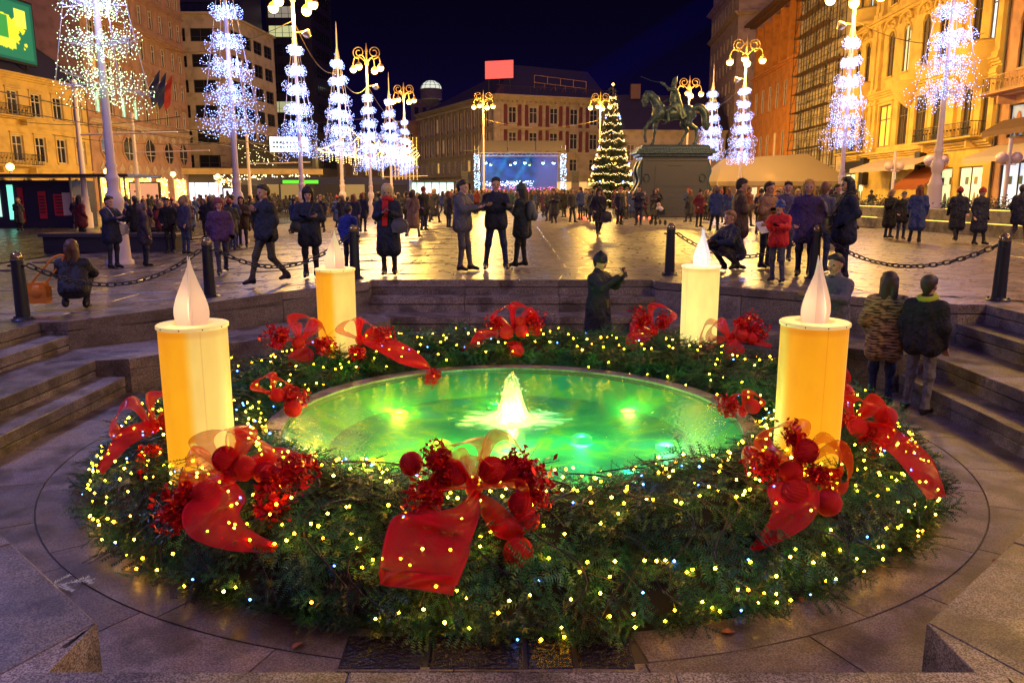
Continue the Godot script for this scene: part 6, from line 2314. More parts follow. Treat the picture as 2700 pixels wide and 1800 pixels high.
func build_wreath():
	var t := thing("fir_wreath", "huge round wreath of fir branches with yellow fairy lights around the fountain", "wreath")
	var mb := MB.new()
	for i in 72:
		for s in 14:
			var q := []
			for e in [[i, s], [i + 1, s], [i + 1, s + 1], [i, s + 1]]:
				var p := wreath_at(TAU * e[0] / 72, e[1] / 14.0)
				var o := WC + (p - WC)
				q.append(Vector3(p.x, p.y - .05, p.z))
			mb.quad(q[0], q[3], q[2], q[1])
	part("wreath_frame", mb, M(.008, .010, .006, .9), t)
	var meshes := [sprig(11, .34, 6, .034, 62).done(), sprig(12, .38, 7, .033, 60).done(), sprig(13, .29, 5, .036, 62).done()]
	var xf := [[], [], []]
	var cols := [[], [], []]
	for i in 5200:
		var w := rng.randf() * TAU
		var s := rng.randf()
		var fr := wreath_frame(w, s)
		var p: Vector3 = fr[0]
		var n: Vector3 = fr[1]
		var ac: Vector3 = fr[2]
		if s < .42: ac = -ac
		var tang := n.cross(ac).normalized()
		var spin := rng.randfn(0, .75)
		if s > .36 and s < .58: spin = rng.randfn(0, 1.3)
		var d := (ac * cos(spin) + tang * sin(spin))
		var lift := rng.randf_range(-.05, .42)
		d = (d * cos(lift) + n * sin(lift)).normalized()
		var y := (n + Vector3(rng.randfn(), rng.randfn(), rng.randfn()) * .38)
		y = (y - d * y.dot(d)).normalized()
		var sc := rng.randf_range(.8, 1.4)
		if s > .8: sc *= .74
		var k := rng.randi() % 3
		var o := p - n * rng.randf_range(.0, .05)
		o.y = maxf(o.y, -1.06)
		if d.y < -.2 and o.y < -.9: d = (d + UP * (.15 - d.y) * 1.0).normalized(); y = (y - d * y.dot(d)).normalized()
		xf[k].append(Transform3D(Basis(d * sc, y * sc, d.cross(y) * sc), o))
		var g := rng.randf_range(.35, 1.9)
		var blue := clampf(.25 + .5 * sin(w * 1.0 + .6) * -1.0 + rng.randfn(0, .3), 0, 1) * .7  # bluish highlight on the front painted into the needle colour
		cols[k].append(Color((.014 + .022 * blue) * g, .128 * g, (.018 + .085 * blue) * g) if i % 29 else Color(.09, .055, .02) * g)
	# sprays standing round the foot of each candle
	for c in [[-2.45, -5.92], [2.36, -6.02], [-2.33, -10.3], [2.6, -10.75]]:
		for i in 70:
			var w := rng.randf() * TAU
			var d := Vector3(cos(w) * .8, rng.randf_range(.1, .9), sin(w) * .8).normalized()
			var y := (UP - d * d.y).normalized()
			var sc := rng.randf_range(.6, .95)
			var k := rng.randi() % 3
			xf[k].append(Transform3D(Basis(d * sc, y * sc, d.cross(y) * sc), Vector3(c[0] + cos(w) * .25, rng.randf_range(-.66, -.5), c[1] + sin(w) * .25)))
			var g := rng.randf_range(.4, 1.6)
			cols[k].append(Color(.016 * g, .09 * g, .02 * g))
	# long stray sprays round the foot
	for i in 260:
		var w := rng.randf() * TAU
		var fr := wreath_frame(w, .97)
		var d := Vector3(cos(w + rng.randfn(0, .4)), rng.randf_range(-.06, .12), -sin(w + rng.randfn(0, .4)))
		d = d.normalized()
		var y := (UP - d * d.y).normalized()
		var sc := rng.randf_range(.6, 1.05)
		var o: Vector3 = fr[0]
		o.y = -1.07 + rng.randf() * .06
		xf[0].append(Transform3D(Basis(d * sc, y * sc, d.cross(y) * sc), o - d * .12))
		var g := rng.randf_range(.5, 1.3)
		cols[0].append(Color(.014 * g, .06 * g, .016 * g))
	var nm := needle_mat()
	for k in 3: scatter("fir_branches", meshes[k], nm, xf[k], cols[k], t)
	# bare twigs
	mb = MB.new()
	for i in 620:
		var w := rng.randf() * TAU
		var s := rng.randf_range(.3, .95)
		var fr := wreath_frame(w, s)
		var d: Vector3 = (fr[2] * rng.randfn() + fr[1].cross(fr[2]) * rng.randfn()).normalized()
		var a: Vector3 = fr[0] + fr[1] * rng.randf_range(.06, .1)
		var l := rng.randf_range(.15, .34)
		mb.tube(curve([a, a + d * l * .5 + fr[1] * .03, a + d * l], 3), [.005, .003], 3, false)
	part("bare_twigs", mb, M(.11, .085, .04, .7), t)
	# cables of the fairy lights
	for k in 7:
		mb = MB.new()
		for i in 9:
			var w := TAU * (k + i / 9.0) / 7.0
			var line := []
			for j in 9: 
				var fr := wreath_frame(w + .05 * sin(j * 1.7 + i), .33 + .62 * j / 8.0)
				line.append(fr[0] + fr[1] * .1)
			mb.tube(curve(line, 3), [.0065], 4, false)
		part("light_cable", mb, M(.012, .012, .03, .4), t)
	# bulbs
	var warm := glow(1.0, .42, .006, 70.0)
	var warm2 := glow(1.0, .55, .03, 60.0)
	var blue := glow(.06, .2, 1.0, 26.0)
	var rest := [MB.new(), MB.new(), MB.new()]
	var bulb := MB.new()
	bulb.ball(Vector3.ZERO, 1.0, 8, 5)
	var bm := bulb.done()
	var count := 0
	for i in 1150:
		var w := TAU * fposmod(i * .61803, 1.0)
		if i % 2: w = PI + .15 + (PI - .3) * fposmod(i * .38197 + .2, 1.0)
		var s := .06 + .93 * fposmod(i * .7548 + rng.randf() * .12, 1.0)
		if sin(w) < -.3 and s < .42 and i % 5 > 1: continue
		var fr := wreath_frame(w, s)
		var p: Vector3 = fr[0] + fr[1] * rng.randf_range(.07, .14)
		p.y = maxf(p.y, -1.085)
		var kind := 2 if rng.randf() < .10 else 1 if rng.randf() < .4 else 0
		var r := rng.randf_range(.0075, .0105) * (1.0 if kind != 2 else .85)
		var near := p.z > -8.0
		if (p.z > -7.4 and i % 3 != 0) and count < 298:
			count += 1
			var o := part("fairy_light", bm, [warm, warm2, blue][kind], t, p)
			o.scale = Vector3.ONE * r
		else:
			rest[kind].gem(p, r * 1.15)
	for k in 3:
		part("fairy_lights", rest[k], [warm, warm2, blue][k], t).set_meta("kind", "stuff")

func build_candles():
	var list := [[-2.45, -5.92, "front left of the wreath, its right side paler", 0.15], [2.36, -6.02, "front right of the wreath, evenly orange", .55], [-2.33, -10.3, "back left of the wreath, half orange and half pale yellow", .22], [2.6, -10.75, "back right of the wreath, the palest and brightest", .9]]
	for i in 4:
		var q: Array = list[i]
		var pale: bool = i == 3
		var r := .252
		var t := thing("giant_candle", "giant glowing candle, " + q[2], "candle", Vector3(q[0], 0, q[1]), 0, "giant candles standing in the wreath")
		var m := StandardMaterial3D.new()
		m.albedo_color = lin(.2, .1, .03)
		m.roughness = .35
		m.emission_enabled = true
		m.emission = Color.WHITE
		m.emission_operator = BaseMaterial3D.EMISSION_OP_MULTIPLY
		var g := Gradient.new()
		var or1 := lin(.86, .33, .004)
		var or2 := lin(.92, .38, .008)
		var pl := lin(.86, .58, .13) if i != 3 else lin(.98, .80, .22)
		# glow of two inner tubes painted into the emission: one warm, one paler
		if pale:
			g.offsets = PackedFloat32Array([0, .5, 1])
			g.colors = PackedColorArray([lin(.98, .78, .2), lin(1.0, .83, .26), lin(.98, .78, .2)])
		else:
			var e: Array = [[.08, .22, .28, .46], [.06, .12, .40, .46], [.08, .24, .26, .46]][i] if i < 3 else []
			g.offsets = PackedFloat32Array([0, .05, e[1] - .02, e[1] + .02, .47, .53, 1])
			g.colors = PackedColorArray([pl, pl, pl, or2, or1, or1, pl])
			if i == 1:
				g.offsets = PackedFloat32Array([0, .075, .10, .42, .46, 1])
				g.colors = PackedColorArray([lin(.8, .5, .22), lin(.8, .5, .22), or2, or1, lin(.75, .5, .05), pl])
		var im := Image.create(256, 64, false, Image.FORMAT_RGB8)
		var scuff := FastNoiseLite.new()
		scuff.seed = 30 + i
		scuff.frequency = .04
		for yy in 64:
			var v := yy / 63.0                      # 0 at the top
			var glow_falloff := 1.0 - .16 * pow(absf(v - .38) * 1.6, 1.5) - (.10 if v < .03 else 0.0)  # painted glow, strongest above the middle
			for xx in 256:
				var c0 := g.sample(xx / 255.0)
				var k := glow_falloff * (1.0 + .05 * scuff.get_noise_2d(xx, yy * 2.0)) * (.86 if xx == 40 + i * 22 else 1.0)
				im.set_pixel(xx, yy, Color(c0.r * sqrt(k), c0.g * k, c0.b * k))
		var tx := ImageTexture.create_from_image(im)
		m.emission_texture = tx
		m.emission_energy_multiplier = .92
		var mb := MB.new()
		mb.lathe([Vector2(r * .985, -.95), Vector2(r * .99, -.4), Vector2(r, .595)], 64)
		var sh := part("shade", mb, m, t)
		mb = MB.new()
		mb.lathe([Vector2(r + .004, .58), Vector2(r + .012, .585), Vector2(r + .012, .607), Vector2(r + .004, .612), Vector2(.155, .614), Vector2(.15, .60), Vector2(.15, .52)], 48)
		for k in 10:
			var sc := MB.new()
			sc.ball(Vector3(cos(TAU * k / 10 + .3) * (r + .012), .596, sin(TAU * k / 10 + .3) * (r + .012)), .006, 6, 4)
			part("screw", sc, M(.04, .03, .02, .4, .6), t)
		part("lid", mb, glow(.80, .58, .22, .55) if not pale else glow(.95, .85, .5, .6), t)
		mb = MB.new()
		mb.lathe([Vector2(.15, .53), Vector2(.01, .53)], 32)
		part("lid_well", mb, M(.5, .4, .3, .5), t)
		# two crossed flame plates
		var fm := StandardMaterial3D.new()
		fm.albedo_color = lin(.72, .66, .62)
		fm.roughness = .4
		fm.backlight_enabled = true
		fm.backlight = Color(.8, .75, .7)
		fm.emission_enabled = true
		fm.emission = lin(.78, .54, .42) if i < 3 else lin(.62, .72, 1.0)
		fm.emission_energy_multiplier = .2 if i < 3 else .45
		for pl2 in 2:
			mb = MB.new()
			var out := []
			for k in 25:
				var f := k / 24.0
				var y := .555 + .565 * f
				var w := .142 * pow(sin(PI * pow(f * .93 + .07, .62)), 1.25) * (1.0 - .35 * f) if f < 1.0 else 0.0
				w = maxf(w, .058 * (1.0 - f * 6.0))
				out.append([y, w])
			for k in 24:
				var a: Array = out[k]
				var b: Array = out[k + 1]
				var lean0: float = .016 * pow(k / 24.0, 3.0)
				var lean1: float = .016 * pow((k + 1) / 24.0, 3.0)
				for s in [-1.0, 1.0]:
					var z: float = s * .004
					if s > 0: mb.quad(Vector3(-a[1] + lean0, a[0], z), Vector3(a[1] + lean0, a[0], z), Vector3(b[1] + lean1, b[0], z), Vector3(-b[1] + lean1, b[0], z))
					else: mb.quad(Vector3(a[1] + lean0, a[0], z), Vector3(-a[1] + lean0, a[0], z), Vector3(-b[1] + lean1, b[0], z), Vector3(b[1] + lean1, b[0], z))
					mb.quad(Vector3(s * a[1] + lean0, a[0], -.004), Vector3(s * a[1] + lean0, a[0], .004), Vector3(s * b[1] + lean1, b[0], .004), Vector3(s * b[1] + lean1, b[0], -.004))
			var o := part("flame_plate", mb, fm, t)
			o.rotation.y = .22 + pl2 * PI / 2
		omni(t, Vector3(0, .75, .2), 1.0, .62, .3, .06, .1, 12)

var bauble_mesh: ArrayMesh
var spray_meshes := []
var organza: StandardMaterial3D
var glitter: StandardMaterial3D
var tinsel: StandardMaterial3D

func bow(label: String, at: Vector3, sc: float, yaw: float, loops: Array, tails: Array, baubles: Array, sprays: Array):
	var t := thing("ribbon_bow", label, "bow", at + Vector3(0, .05, .10), yaw, "red ribbon bows on the wreath")
	t.scale = Vector3.ONE * sc
	for q in loops:      # [degrees, length, width, lean to the viewer]
		var a := deg_to_rad(q[0])
		var d := Vector3(cos(a), sin(a), q[3]).normalized()
		var e := Vector3(-sin(a), cos(a), 0)
		var wv: Vector3 = (Vector3(0, .25, 1) * .85 + e * .5).normalized() * q[2] * .5
		var c0 := PackedVector3Array()
		var c1 := PackedVector3Array()
		for i in 25:
			var s := i / 24.0
			var m: Vector3 = d * q[1] * .9 * pow(sin(PI * s), .75) + e * q[1] * .40 * sin(TAU * s) + Vector3(0, 0, .05 * sin(PI * s))
			var pinch := .25 + .75 * pow(sin(PI * s), .5)
			c0.append(m + wv * pinch)
			c1.append(m - wv * pinch)
		var mb := MB.new()
		mb.sheet(c0, c1, 7, .012, 10.0)
		part("ribbon_loop", mb, organza, t)
	for q in tails:      # two edges of a hanging strip
		var mb := MB.new()
		mb.sheet(curve(q[0], 7), curve(q[1], 7), 7, .012, 16.0)
		part("ribbon_tail", mb, organza, t)
		mb = MB.new()
		for e in q: mb.tube(curve(e, 7), [.004], 4, false)
		part("ribbon_hem", mb, M(.35, .004, .008, .5), t)
	var knot := MB.new()
	knot.ball(Vector3.ZERO, .06, 10, 7, Vector3(1, 1.2, .9))
	part("knot", knot, organza, t)
	for q in baubles:
		var o := part("bauble", bauble_mesh, glitter, t, Vector3(q[0], q[1], q[2]))
		o.scale = Vector3.ONE * q[3]
		o.rotation = Vector3(rng.randf() * 3, rng.randf() * 3, rng.randf() * 3)
	for q in sprays:     # [x, y, z, degrees, size]
		var o := part("tinsel_spray", spray_meshes[rng.randi() % 3], tinsel, t, Vector3(q[0], q[1], q[2]))
		o.rotation = Vector3(rng.randf_range(-.3, .3), rng.randf_range(-.4, .4), deg_to_rad(q[3]))
		o.scale = Vector3.ONE * q[4]

func build_bows():
	organza = StandardMaterial3D.new()
	organza.albedo_color = lin(.9, .005, .010)
	organza.albedo_color.a = .74
	organza.transparency = BaseMaterial3D.TRANSPARENCY_ALPHA
	organza.roughness = .3
	var weave := Image.create(64, 64, false, Image.FORMAT_RGBA8)
	for y in 64:
		for x in 64:
			weave.set_pixel(x, y, Color(1, 1, 1, 1.0 if x < 2 or x > 61 else .93 if (x + y) % 2 else .62 + .2 * rng.randf()))
	organza.albedo_texture = ImageTexture.create_from_image(weave)
	organza.uv1_scale = Vector3(1, 3, 1)
	organza.backlight_enabled = true
	organza.backlight = lin(.6, .004, .008)
	glitter = StandardMaterial3D.new()
	glitter.albedo_color = lin(.8, .014, .014)
	glitter.roughness = .36
	glitter.metallic = .2
	glitter.normal_enabled = true
	glitter.normal_texture = noise_tex(.22, 5, [], 256, FastNoiseLite.TYPE_CELLULAR, 2, 8.0)
	glitter.normal_scale = 1.2
	glitter.uv1_triplanar = true
	glitter.uv1_scale = Vector3.ONE * 2.0
	tinsel = M(.6, .008, .014, .28, .5)
	var mb := MB.new()
	mb.ball(Vector3.ZERO, .97, 24, 14)
	for i in 22:
		var line := PackedVector3Array()
		for k in 13:
			var th := PI * k / 12.0
			var w := TAU * i / 22 + .8 * cos(th)
			line.append(Vector3(sin(th) * cos(w), cos(th), sin(th) * sin(w)))
		mb.tube(line, [.035], 4, false)
	bauble_mesh = mb.done()
	for k in 3:
		mb = MB.new()
		for i in 230:
			var d := Vector3(minf(absf(rng.randfn(0, .42)), 1.0) + .05, clampf(rng.randfn(0, .22), -.4, .4), clampf(rng.randfn(0, .2), -.4, .4))
			var p := d * .62
			var s := Vector3(rng.randfn(), rng.randfn(), rng.randfn()).normalized() * rng.randf_range(.05, .10)
			var e := s.cross(Vector3(rng.randfn(), rng.randfn(), rng.randfn())).normalized() * .035
			mb.quad(p - s, p + e, p + s, p - e)
			if i % 4 == 0: mb.ball(p + e, .03, 5, 4)
		for i in 8:
			var d := Vector3(1, rng.randfn(0, .4), rng.randfn(0, .4)) * .5
			mb.tube(PackedVector3Array([Vector3.ZERO, d]), [.008, .004], 3, false)
		spray_meshes.append(mb.done())
	var V := func(a: Array) -> Array:
		var out := []
		for q in a: out.append(Vector3(q[0], q[1], q[2]))
		return out
	# front centre: the large one, its broad tail hanging to the left
	bow("large red organza bow with baubles at the front, broad translucent tail hanging left", Vector3(-.25, -.36, -4.98), 1.0, 0, [[105, .36, .22, -.25], [38, .46, .26, -.3], [140, .3, .2, -.1], [-18, .4, .26, .35], [70, .26, .24, .1]],
		[[V.call([[.0, .02, .06], [-.1, -.05, .2], [-.3, -.07, .26], [-.5, -.1, .28], [-.56, -.34, .44]]), V.call([[.04, .0, .08], [.04, -.1, .22], [.0, -.2, .34], [-.02, -.28, .42], [-.08, -.42, .52]])],
		[V.call([[-.56, -.34, .445], [-.5, -.35, .465], [-.35, -.35, .48], [-.09, -.37, .5]]), V.call([[-.55, -.42, .5], [-.48, -.425, .52], [-.35, -.43, .535], [-.10, -.46, .56]])],
		[V.call([[.0, .0, .06], [.16, -.02, .2], [.34, -.2, .24]]), V.call([[.02, -.08, .1], [.14, -.22, .24], [.3, -.26, .26]])]],
		[[-.3, -.16, .1, .09], [.3, -.06, .12, .075], [.34, -.16, .14, .088], [.29, -.33, .26, .095], [.12, .12, .0, .09], [.24, .1, -.04, .085], [-.12, .1, .0, .085], [-.42, .13, -.1, .08]],
		[[-.12, .06, .0, 165, .42], [-.2, -.02, .06, 195, .42], [.28, .06, .0, 15, .4], [.22, .12, -.06, 40, .3], [-.2, .14, -.05, 120, .3], [.36, -.02, .04, -20, .26]])
	# front left, below the candle
	bow("red organza bow with tinsel and baubles under the front left candle, tail curling right", Vector3(-1.98, -.40, -5.32), 1.0, .25, [[95, .38, .3, -.2], [50, .36, .26, -.15], [170, .34, .24, .0], [205, .3, .2, .1]],
		[[V.call([[.0, -.02, .1], [-.26, -.1, .24], [-.24, -.25, .38], [.0, -.33, .5], [.3, -.35, .56]]), V.call([[.05, -.03, .1], [.12, -.09, .24], [.08, -.16, .34], [.18, -.25, .46], [.33, -.31, .55]])],
		[V.call([[.1, .1, .0], [.34, .14, -.1], [.62, -.05, -.2]]), V.call([[.12, .0, .05], [.36, .02, .0], [.66, -.08, -.18]])]],
		[[-.14, -.08, .14, .1], [-.02, .12, .0, .09], [.1, .06, .05, .09], [.24, .02, .08, .08]],
		[[.2, -.02, .1, -15, .5], [.34, .0, .08, 10, .4], [-.2, -.1, .1, 190, .46], [-.3, -.18, .14, 215, .36], [.22, -.14, .18, -40, .36]])
	# front right, below the candle
	bow("red organza bow with four glitter baubles under the front right candle, pointed tail", Vector3(2.03, -.40, -5.45), 1.0, -.22, [[112, .38, .3, -.15], [10, .4, .3, .1], [28, .36, .24, -.1], [-28, .3, .2, .25], [195, .4, .2, -.3]],
		[[V.call([[-.02, -.04, .1], [-.2, -.08, .22], [-.18, -.22, .36], [-.33, -.4, .54]]), V.call([[.06, -.02, .1], [.14, -.08, .22], [.06, -.26, .38], [-.30, -.42, .55]])]],
		[[-.04, .0, .1, .085], [.06, .14, .02, .092], [-.02, -.12, .2, .1], [.2, -.16, .2, .095]],
		[[-.12, .02, .06, 165, .36], [.0, .18, -.02, 110, .28], [.08, .02, .1, -20, .26]])
	# left, behind the front left candle
	bow("dark red bow with tinsel on the wreath's left shoulder behind the candle", Vector3(-2.98, -.36, -6.35), .95, .5, [[60, .34, .24, .0], [150, .36, .24, .1], [20, .3, .22, .1]],
		[[V.call([[.0, .06, .0], [-.26, .02, .1], [-.46, -.26, .16]]), V.call([[.0, -.05, .05], [-.2, -.1, .16], [-.42, -.3, .2]])]], [[.14, .04, .08, .09], [.22, -.1, .1, .08]], [[.0, -.14, .1, 260, .44], [.16, -.08, .12, 300, .4]])
	# right, behind the front right candle
	bow("red bow right of the front right candle with a long tail over the outer side", Vector3(2.86, -.36, -6.42), 1.0, -.5, [[30, .34, .26, .0], [-30, .34, .3, .2], [75, .26, .22, -.1]],
		[[V.call([[.1, .06, .05], [.34, .02, .1], [.6, -.16, .14], [.72, -.42, .24]]), V.call([[.08, -.06, .1], [.3, -.14, .2], [.48, -.3, .28], [.6, -.44, .32]])]], [[.24, .08, -.05, .09], [.05, .0, .1, .08]], [[.1, -.04, .1, -30, .3], [-.05, .02, .05, 170, .3]])
	# back left candle, both sides
	bow("red bow left of the back left candle, tail ending in a tinsel cluster", Vector3(-2.72, -.36, -9.95), 1.0, .3, [[75, .42, .3, .1], [30, .4, .26, .0], [120, .3, .2, .0]],
		[[V.call([[-.03, .0, .1], [-.16, -.14, .2], [-.14, -.34, .3]]), V.call([[.05, .0, .1], [.16, -.12, .2], [.02, -.38, .3]])]], [[-.02, .04, .12, .08]], [[-.15, .06, .05, 160, .5], [.2, -.02, .1, -10, .45], [-.04, -.34, .32, 270, .5]])
	bow("red bow right of the back left candle with a long tail swept to the right", Vector3(-2.0, -.36, -10.2), 1.0, .1, [[120, .34, .24, .1], [60, .3, .22, .0], [10, .26, .2, .1]],
		[[V.call([[.04, .06, .08], [.4, .04, .14], [.74, -.12, .24], [.92, -.3, .36]]), V.call([[.04, -.03, .1], [.3, -.14, .22], [.56, -.26, .34], [.9, -.34, .38]])]], [], [[.2, .04, .05, 10, .42], [.0, -.06, .12, 260, .4], [.98, -.34, .4, 250, .34]])
	# back centre
	bow("red bow at the back of the wreath with three baubles, the far middle one", Vector3(.02, -.36, -11.1), 1.0, 0, [[125, .38, .24, .0], [60, .4, .26, .0], [20, .42, .26, .1], [175, .3, .22, .0]],
		[[V.call([[-.3, .0, .06], [-.5, -.02, .1], [-.62, -.2, .2]]), V.call([[-.2, -.05, .1], [-.4, -.14, .16], [-.5, -.28, .24]])]], [[-.1, -.04, .12, .1], [.12, -.02, .1, .1], [.05, -.28, .28, .1], [.1, .1, .05, .08]], [[.18, .08, .0, 10, .46], [-.16, .06, .0, 170, .4], [.02, -.16, .2, 265, .36], [-.58, -.22, .2, 240, .4]])
	# back right candle, both sides
	bow("red bow left of the pale back right candle, broad loop folded to the left", Vector3(1.98, -.36, -10.85), 1.0, -.1, [[70, .42, .26, .0], [190, .36, .26, .1], [150, .3, .22, .1]],
		[[V.call([[-.1, .0, .06], [-.36, -.02, .12], [-.4, -.24, .22]]), V.call([[-.05, -.1, .1], [-.26, -.14, .18], [-.28, -.26, .26]])]], [], [[-.1, .1, .0, 130, .44], [.08, .06, .0, 60, .36]])
	bow("red bow right of the pale back right candle with a hanging tail and bauble", Vector3(2.92, -.36, -10.35), 1.0, -.3, [[150, .34, .24, .2], [40, .3, .22, .0], [170, .44, .2, .2]],
		[[V.call([[-.05, .0, .1], [-.08, -.2, .24], [.02, -.36, .36]]), V.call([[.08, .0, .1], [.18, -.12, .2], [.12, -.36, .36]])], [V.call([[.06, .05, .0], [.3, .02, .0], [.52, -.06, .02]]), V.call([[.06, -.04, .05], [.26, -.06, .06], [.5, -.1, .04]])]], [[.06, -.4, .42, .09], [.14, .06, .05, .09], [.26, .02, .05, .08]], [[.1, .1, .0, 40, .46], [.24, .06, .0, 15, .4], [.08, -.52, .46, 250, .34]])
	# right back
	bow("red bow on the wreath's right shoulder beside the couple in the pit", Vector3(3.1, -.34, -8.0), 1.0, -.6, [[40, .4, .3, .1], [10, .4, .28, .2], [90, .3, .22, .0]],
		[[V.call([[.1, .1, .0], [.34, .06, .1], [.42, -.12, .2]]), V.call([[.06, -.02, .1], [.24, -.08, .2], [.34, -.2, .26]])]], [[.36, -.08, .16, .1], [.05, .02, .12, .1]], [[.1, .1, .0, 60, .36]])
	bow("small red bow with tinsel on the inner side left of the front right candle", Vector3(2.2, -.5, -7.3), .8, -.2, [[60, .3, .22, .1], [100, .26, .2, .1]], [], [[.1, .08, .06, .09]], [[-.08, .04, .06, 160, .42]])
	bow("small red bow with a bauble on the inner side right of the front left candle", Vector3(-2.35, -.42, -7.6), .85, .3, [[120, .3, .22, .1], [60, .24, .2, .1]], [], [[.2, -.14, .14, .1], [.04, .02, .1, .08]], [[.12, .02, .1, -20, .4]])
	bow("dark red bow far left on the wreath, half behind the front left candle", Vector3(-3.3, -.34, -8.0), .9, .4, [[100, .36, .26, .1], [60, .3, .22, .0], [140, .3, .22, .1]], [[V.call([[-.05, .0, .05], [-.2, -.1, .1], [-.24, -.3, .14]]), V.call([[.08, .0, .08], [.02, -.14, .14], [-.1, -.32, .18]])]], [], [])

func build_bollards():
	var P := [Vector3(-7.2, 0, -11.4), Vector3(-5.14, 0, -13.25), Vector3(-2.95, 0, -14.7), Vector3(3.08, 0, -15.3), Vector3(5.64, 0, -14.62), Vector3(7.26, 0, -11.6)]
	var names := ["beside the crouching woman, at the left edge", "between the crouching woman and the back left candle", "just right of the back left candle", "just left of the pale back right candle", "beside the dark-haired woman with the handbag", "at the right edge by the amber steps"]
	var dome := M(.42, .33, .12, .16, .9)
	var first: Node3D
	for i in 6:
		P[i].y = gy(P[i].x) + .004
		if first == null:
			var t := thing("bollard", "dark iron bollard with domed top, " + names[0], "bollard", P[0], 0, "chained bollards round the pit")
			first = t
			var mb := MB.new()
			mb.lathe([Vector2(.16, 0), Vector2(.16, .025), Vector2(.105, .035), Vector2(.098, .05), Vector2(.09, .5), Vector2(.082, .86), Vector2(.088, .865), Vector2(.088, .885), Vector2(.08, .89)], 24)
			part("shaft", mb, cast_iron, t)
			mb = MB.new()
			mb.lathe([Vector2(.08, .885), Vector2(.082, .92), Vector2(.07, .965), Vector2(.045, .995), Vector2(.002, 1.005)], 24)
			part("dome", mb, dome, t)
			for k in 4:
				mb = MB.new()
				mb.lathe([Vector2(.02, .025), Vector2(.02, .05), Vector2(.0, .055)], 8, Vector3(cos(TAU * k / 4) * .13, 0, sin(TAU * k / 4) * .13))
				part("bolt", mb, cast_iron, t)
			for s in [-1, 1]:
				mb = MB.new()
				mb.box(Vector3(s * .1, .8, 0), Vector3(.06, .03, .05))
				part("eyelet", mb, cast_iron, t)
		else:
			copy(first, "dark iron bollard with domed top, " + names[i], P[i], [0, -.5, -.4, 0, .3, .9][i], "chained bollards round the pit")
	var link := MB.new()
	var path := PackedVector3Array()
	for i in 15:
		var a := TAU * i / 14
		path.append(Vector3(cos(a) * .034 + signf(cos(a)) * .034, sin(a) * .034, 0))
	link.tube(path, [.0125], 6, false)
	var lm := link.done()
	var lab := ["from the left edge bollard past the crouching woman", "dipping behind the back left candle", "dipping behind the boy in the red jacket", "from the dark-haired woman's bollard to the right edge"]
	var iron := M(.05, .055, .07, .3, .7)
	for q in [[0, 1, 0], [1, 2, 1], [3, 4, 2], [4, 5, 3]]:
		var t := thing("chain", "heavy iron chain sagging between bollards, " + lab[q[2]], "chain", Vector3.ZERO, 0, "chains between the bollards")
		var a: Vector3 = P[q[0]] + UP * .8
		var b: Vector3 = P[q[1]] + UP * .8
		var h := (b - a).normalized() * .13
		var pts := sag(a + h, b - h, .42, 200)
		var run := 0.0
		var i := 0
		var k := 0
		for s in range(1, pts.size()):
			run += pts[s].distance_to(pts[s - 1])
			if run >= k * .112 + .05:
				var d := (pts[s] - pts[s - 1]).normalized()
				var y := (UP - d * d.y).normalized()
				var o := part("chain_link", lm, iron, t)
				o.transform = Transform3D(Basis(d, y, d.cross(y)) * Basis(Vector3.RIGHT, (PI * .5 if k % 2 else 0.0) + rng.randf_range(-.15, .15) + .6), pts[s])
				k += 1

# ---------------------------------------------------------------- people
var body_cache := {}
var hair_cache := {}
var head_parts: Array
var hand_mb: MB

func make_head():
	var b := []
	var add := func(a: Vector3, e: Vector3, ra: float, rb: float, c := 0): b.append([a, e, ra, rb, c])
	add.call(Vector3(0, .15, .008), Vector3(0, .145, -.035), .083, .082)
	add.call(Vector3(0, .05, .022), Vector3(0, .1, .028), .05, .062)
	add.call(Vector3(-.008, .026, .056), Vector3(.008, .026, .056), .024, .024)
	add.call(Vector3(0, -.03, -.02), Vector3(0, .06, -.02), .052, .055)
	for s in [-1.0, 1.0]:
		add.call(Vector3(s * .034, .08, .046), Vector3(s * .03, .06, .05), .032, .028)
		add.call(Vector3(s * .012, .131, .078), Vector3(s * .045, .13, .064), .014, .012)
		add.call(Vector3(s * .083, .115, -.012), Vector3(s * .08, .08, -.005), .016, .012)
		add.call(Vector3(s * .03, .108, .076), Vector3(s * .034, .108, .075), .0105, .0105, 1)
	add.call(Vector3(0, .12, .085), Vector3(0, .086, .105), .010, .0145)
	add.call(Vector3(-.019, .050, .079), Vector3(.019, .050, .079), .0095, .0095, 2)
	head_parts = field(b, .0105, .018, 3)
	b = []
	for i in 4:
		var x := -.03 + i * .02
		var l: float = [.066, .076, .072, .056][i]
		b.append([Vector3(x * .6, -.005, 0), Vector3(x, -.088, 0), .015, .0125, 0])
		b.append([Vector3(x, -.088, 0), Vector3(x * 1.08, -.088 - l * .5, .012), .0098, .0092, 0])
		b.append([Vector3(x * 1.08, -.088 - l * .5, .012), Vector3(x * 1.05, -.088 - l * .85, .034), .0092, .0076, 0])
	b.append([Vector3(.022, -.022, .008), Vector3(.054, -.055, .022), .014, .011, 0])
	b.append([Vector3(.054, -.055, .022), Vector3(.052, -.088, .034), .0105, .0085, 0])
	hand_mb = field(b, .0062, .006)[0]

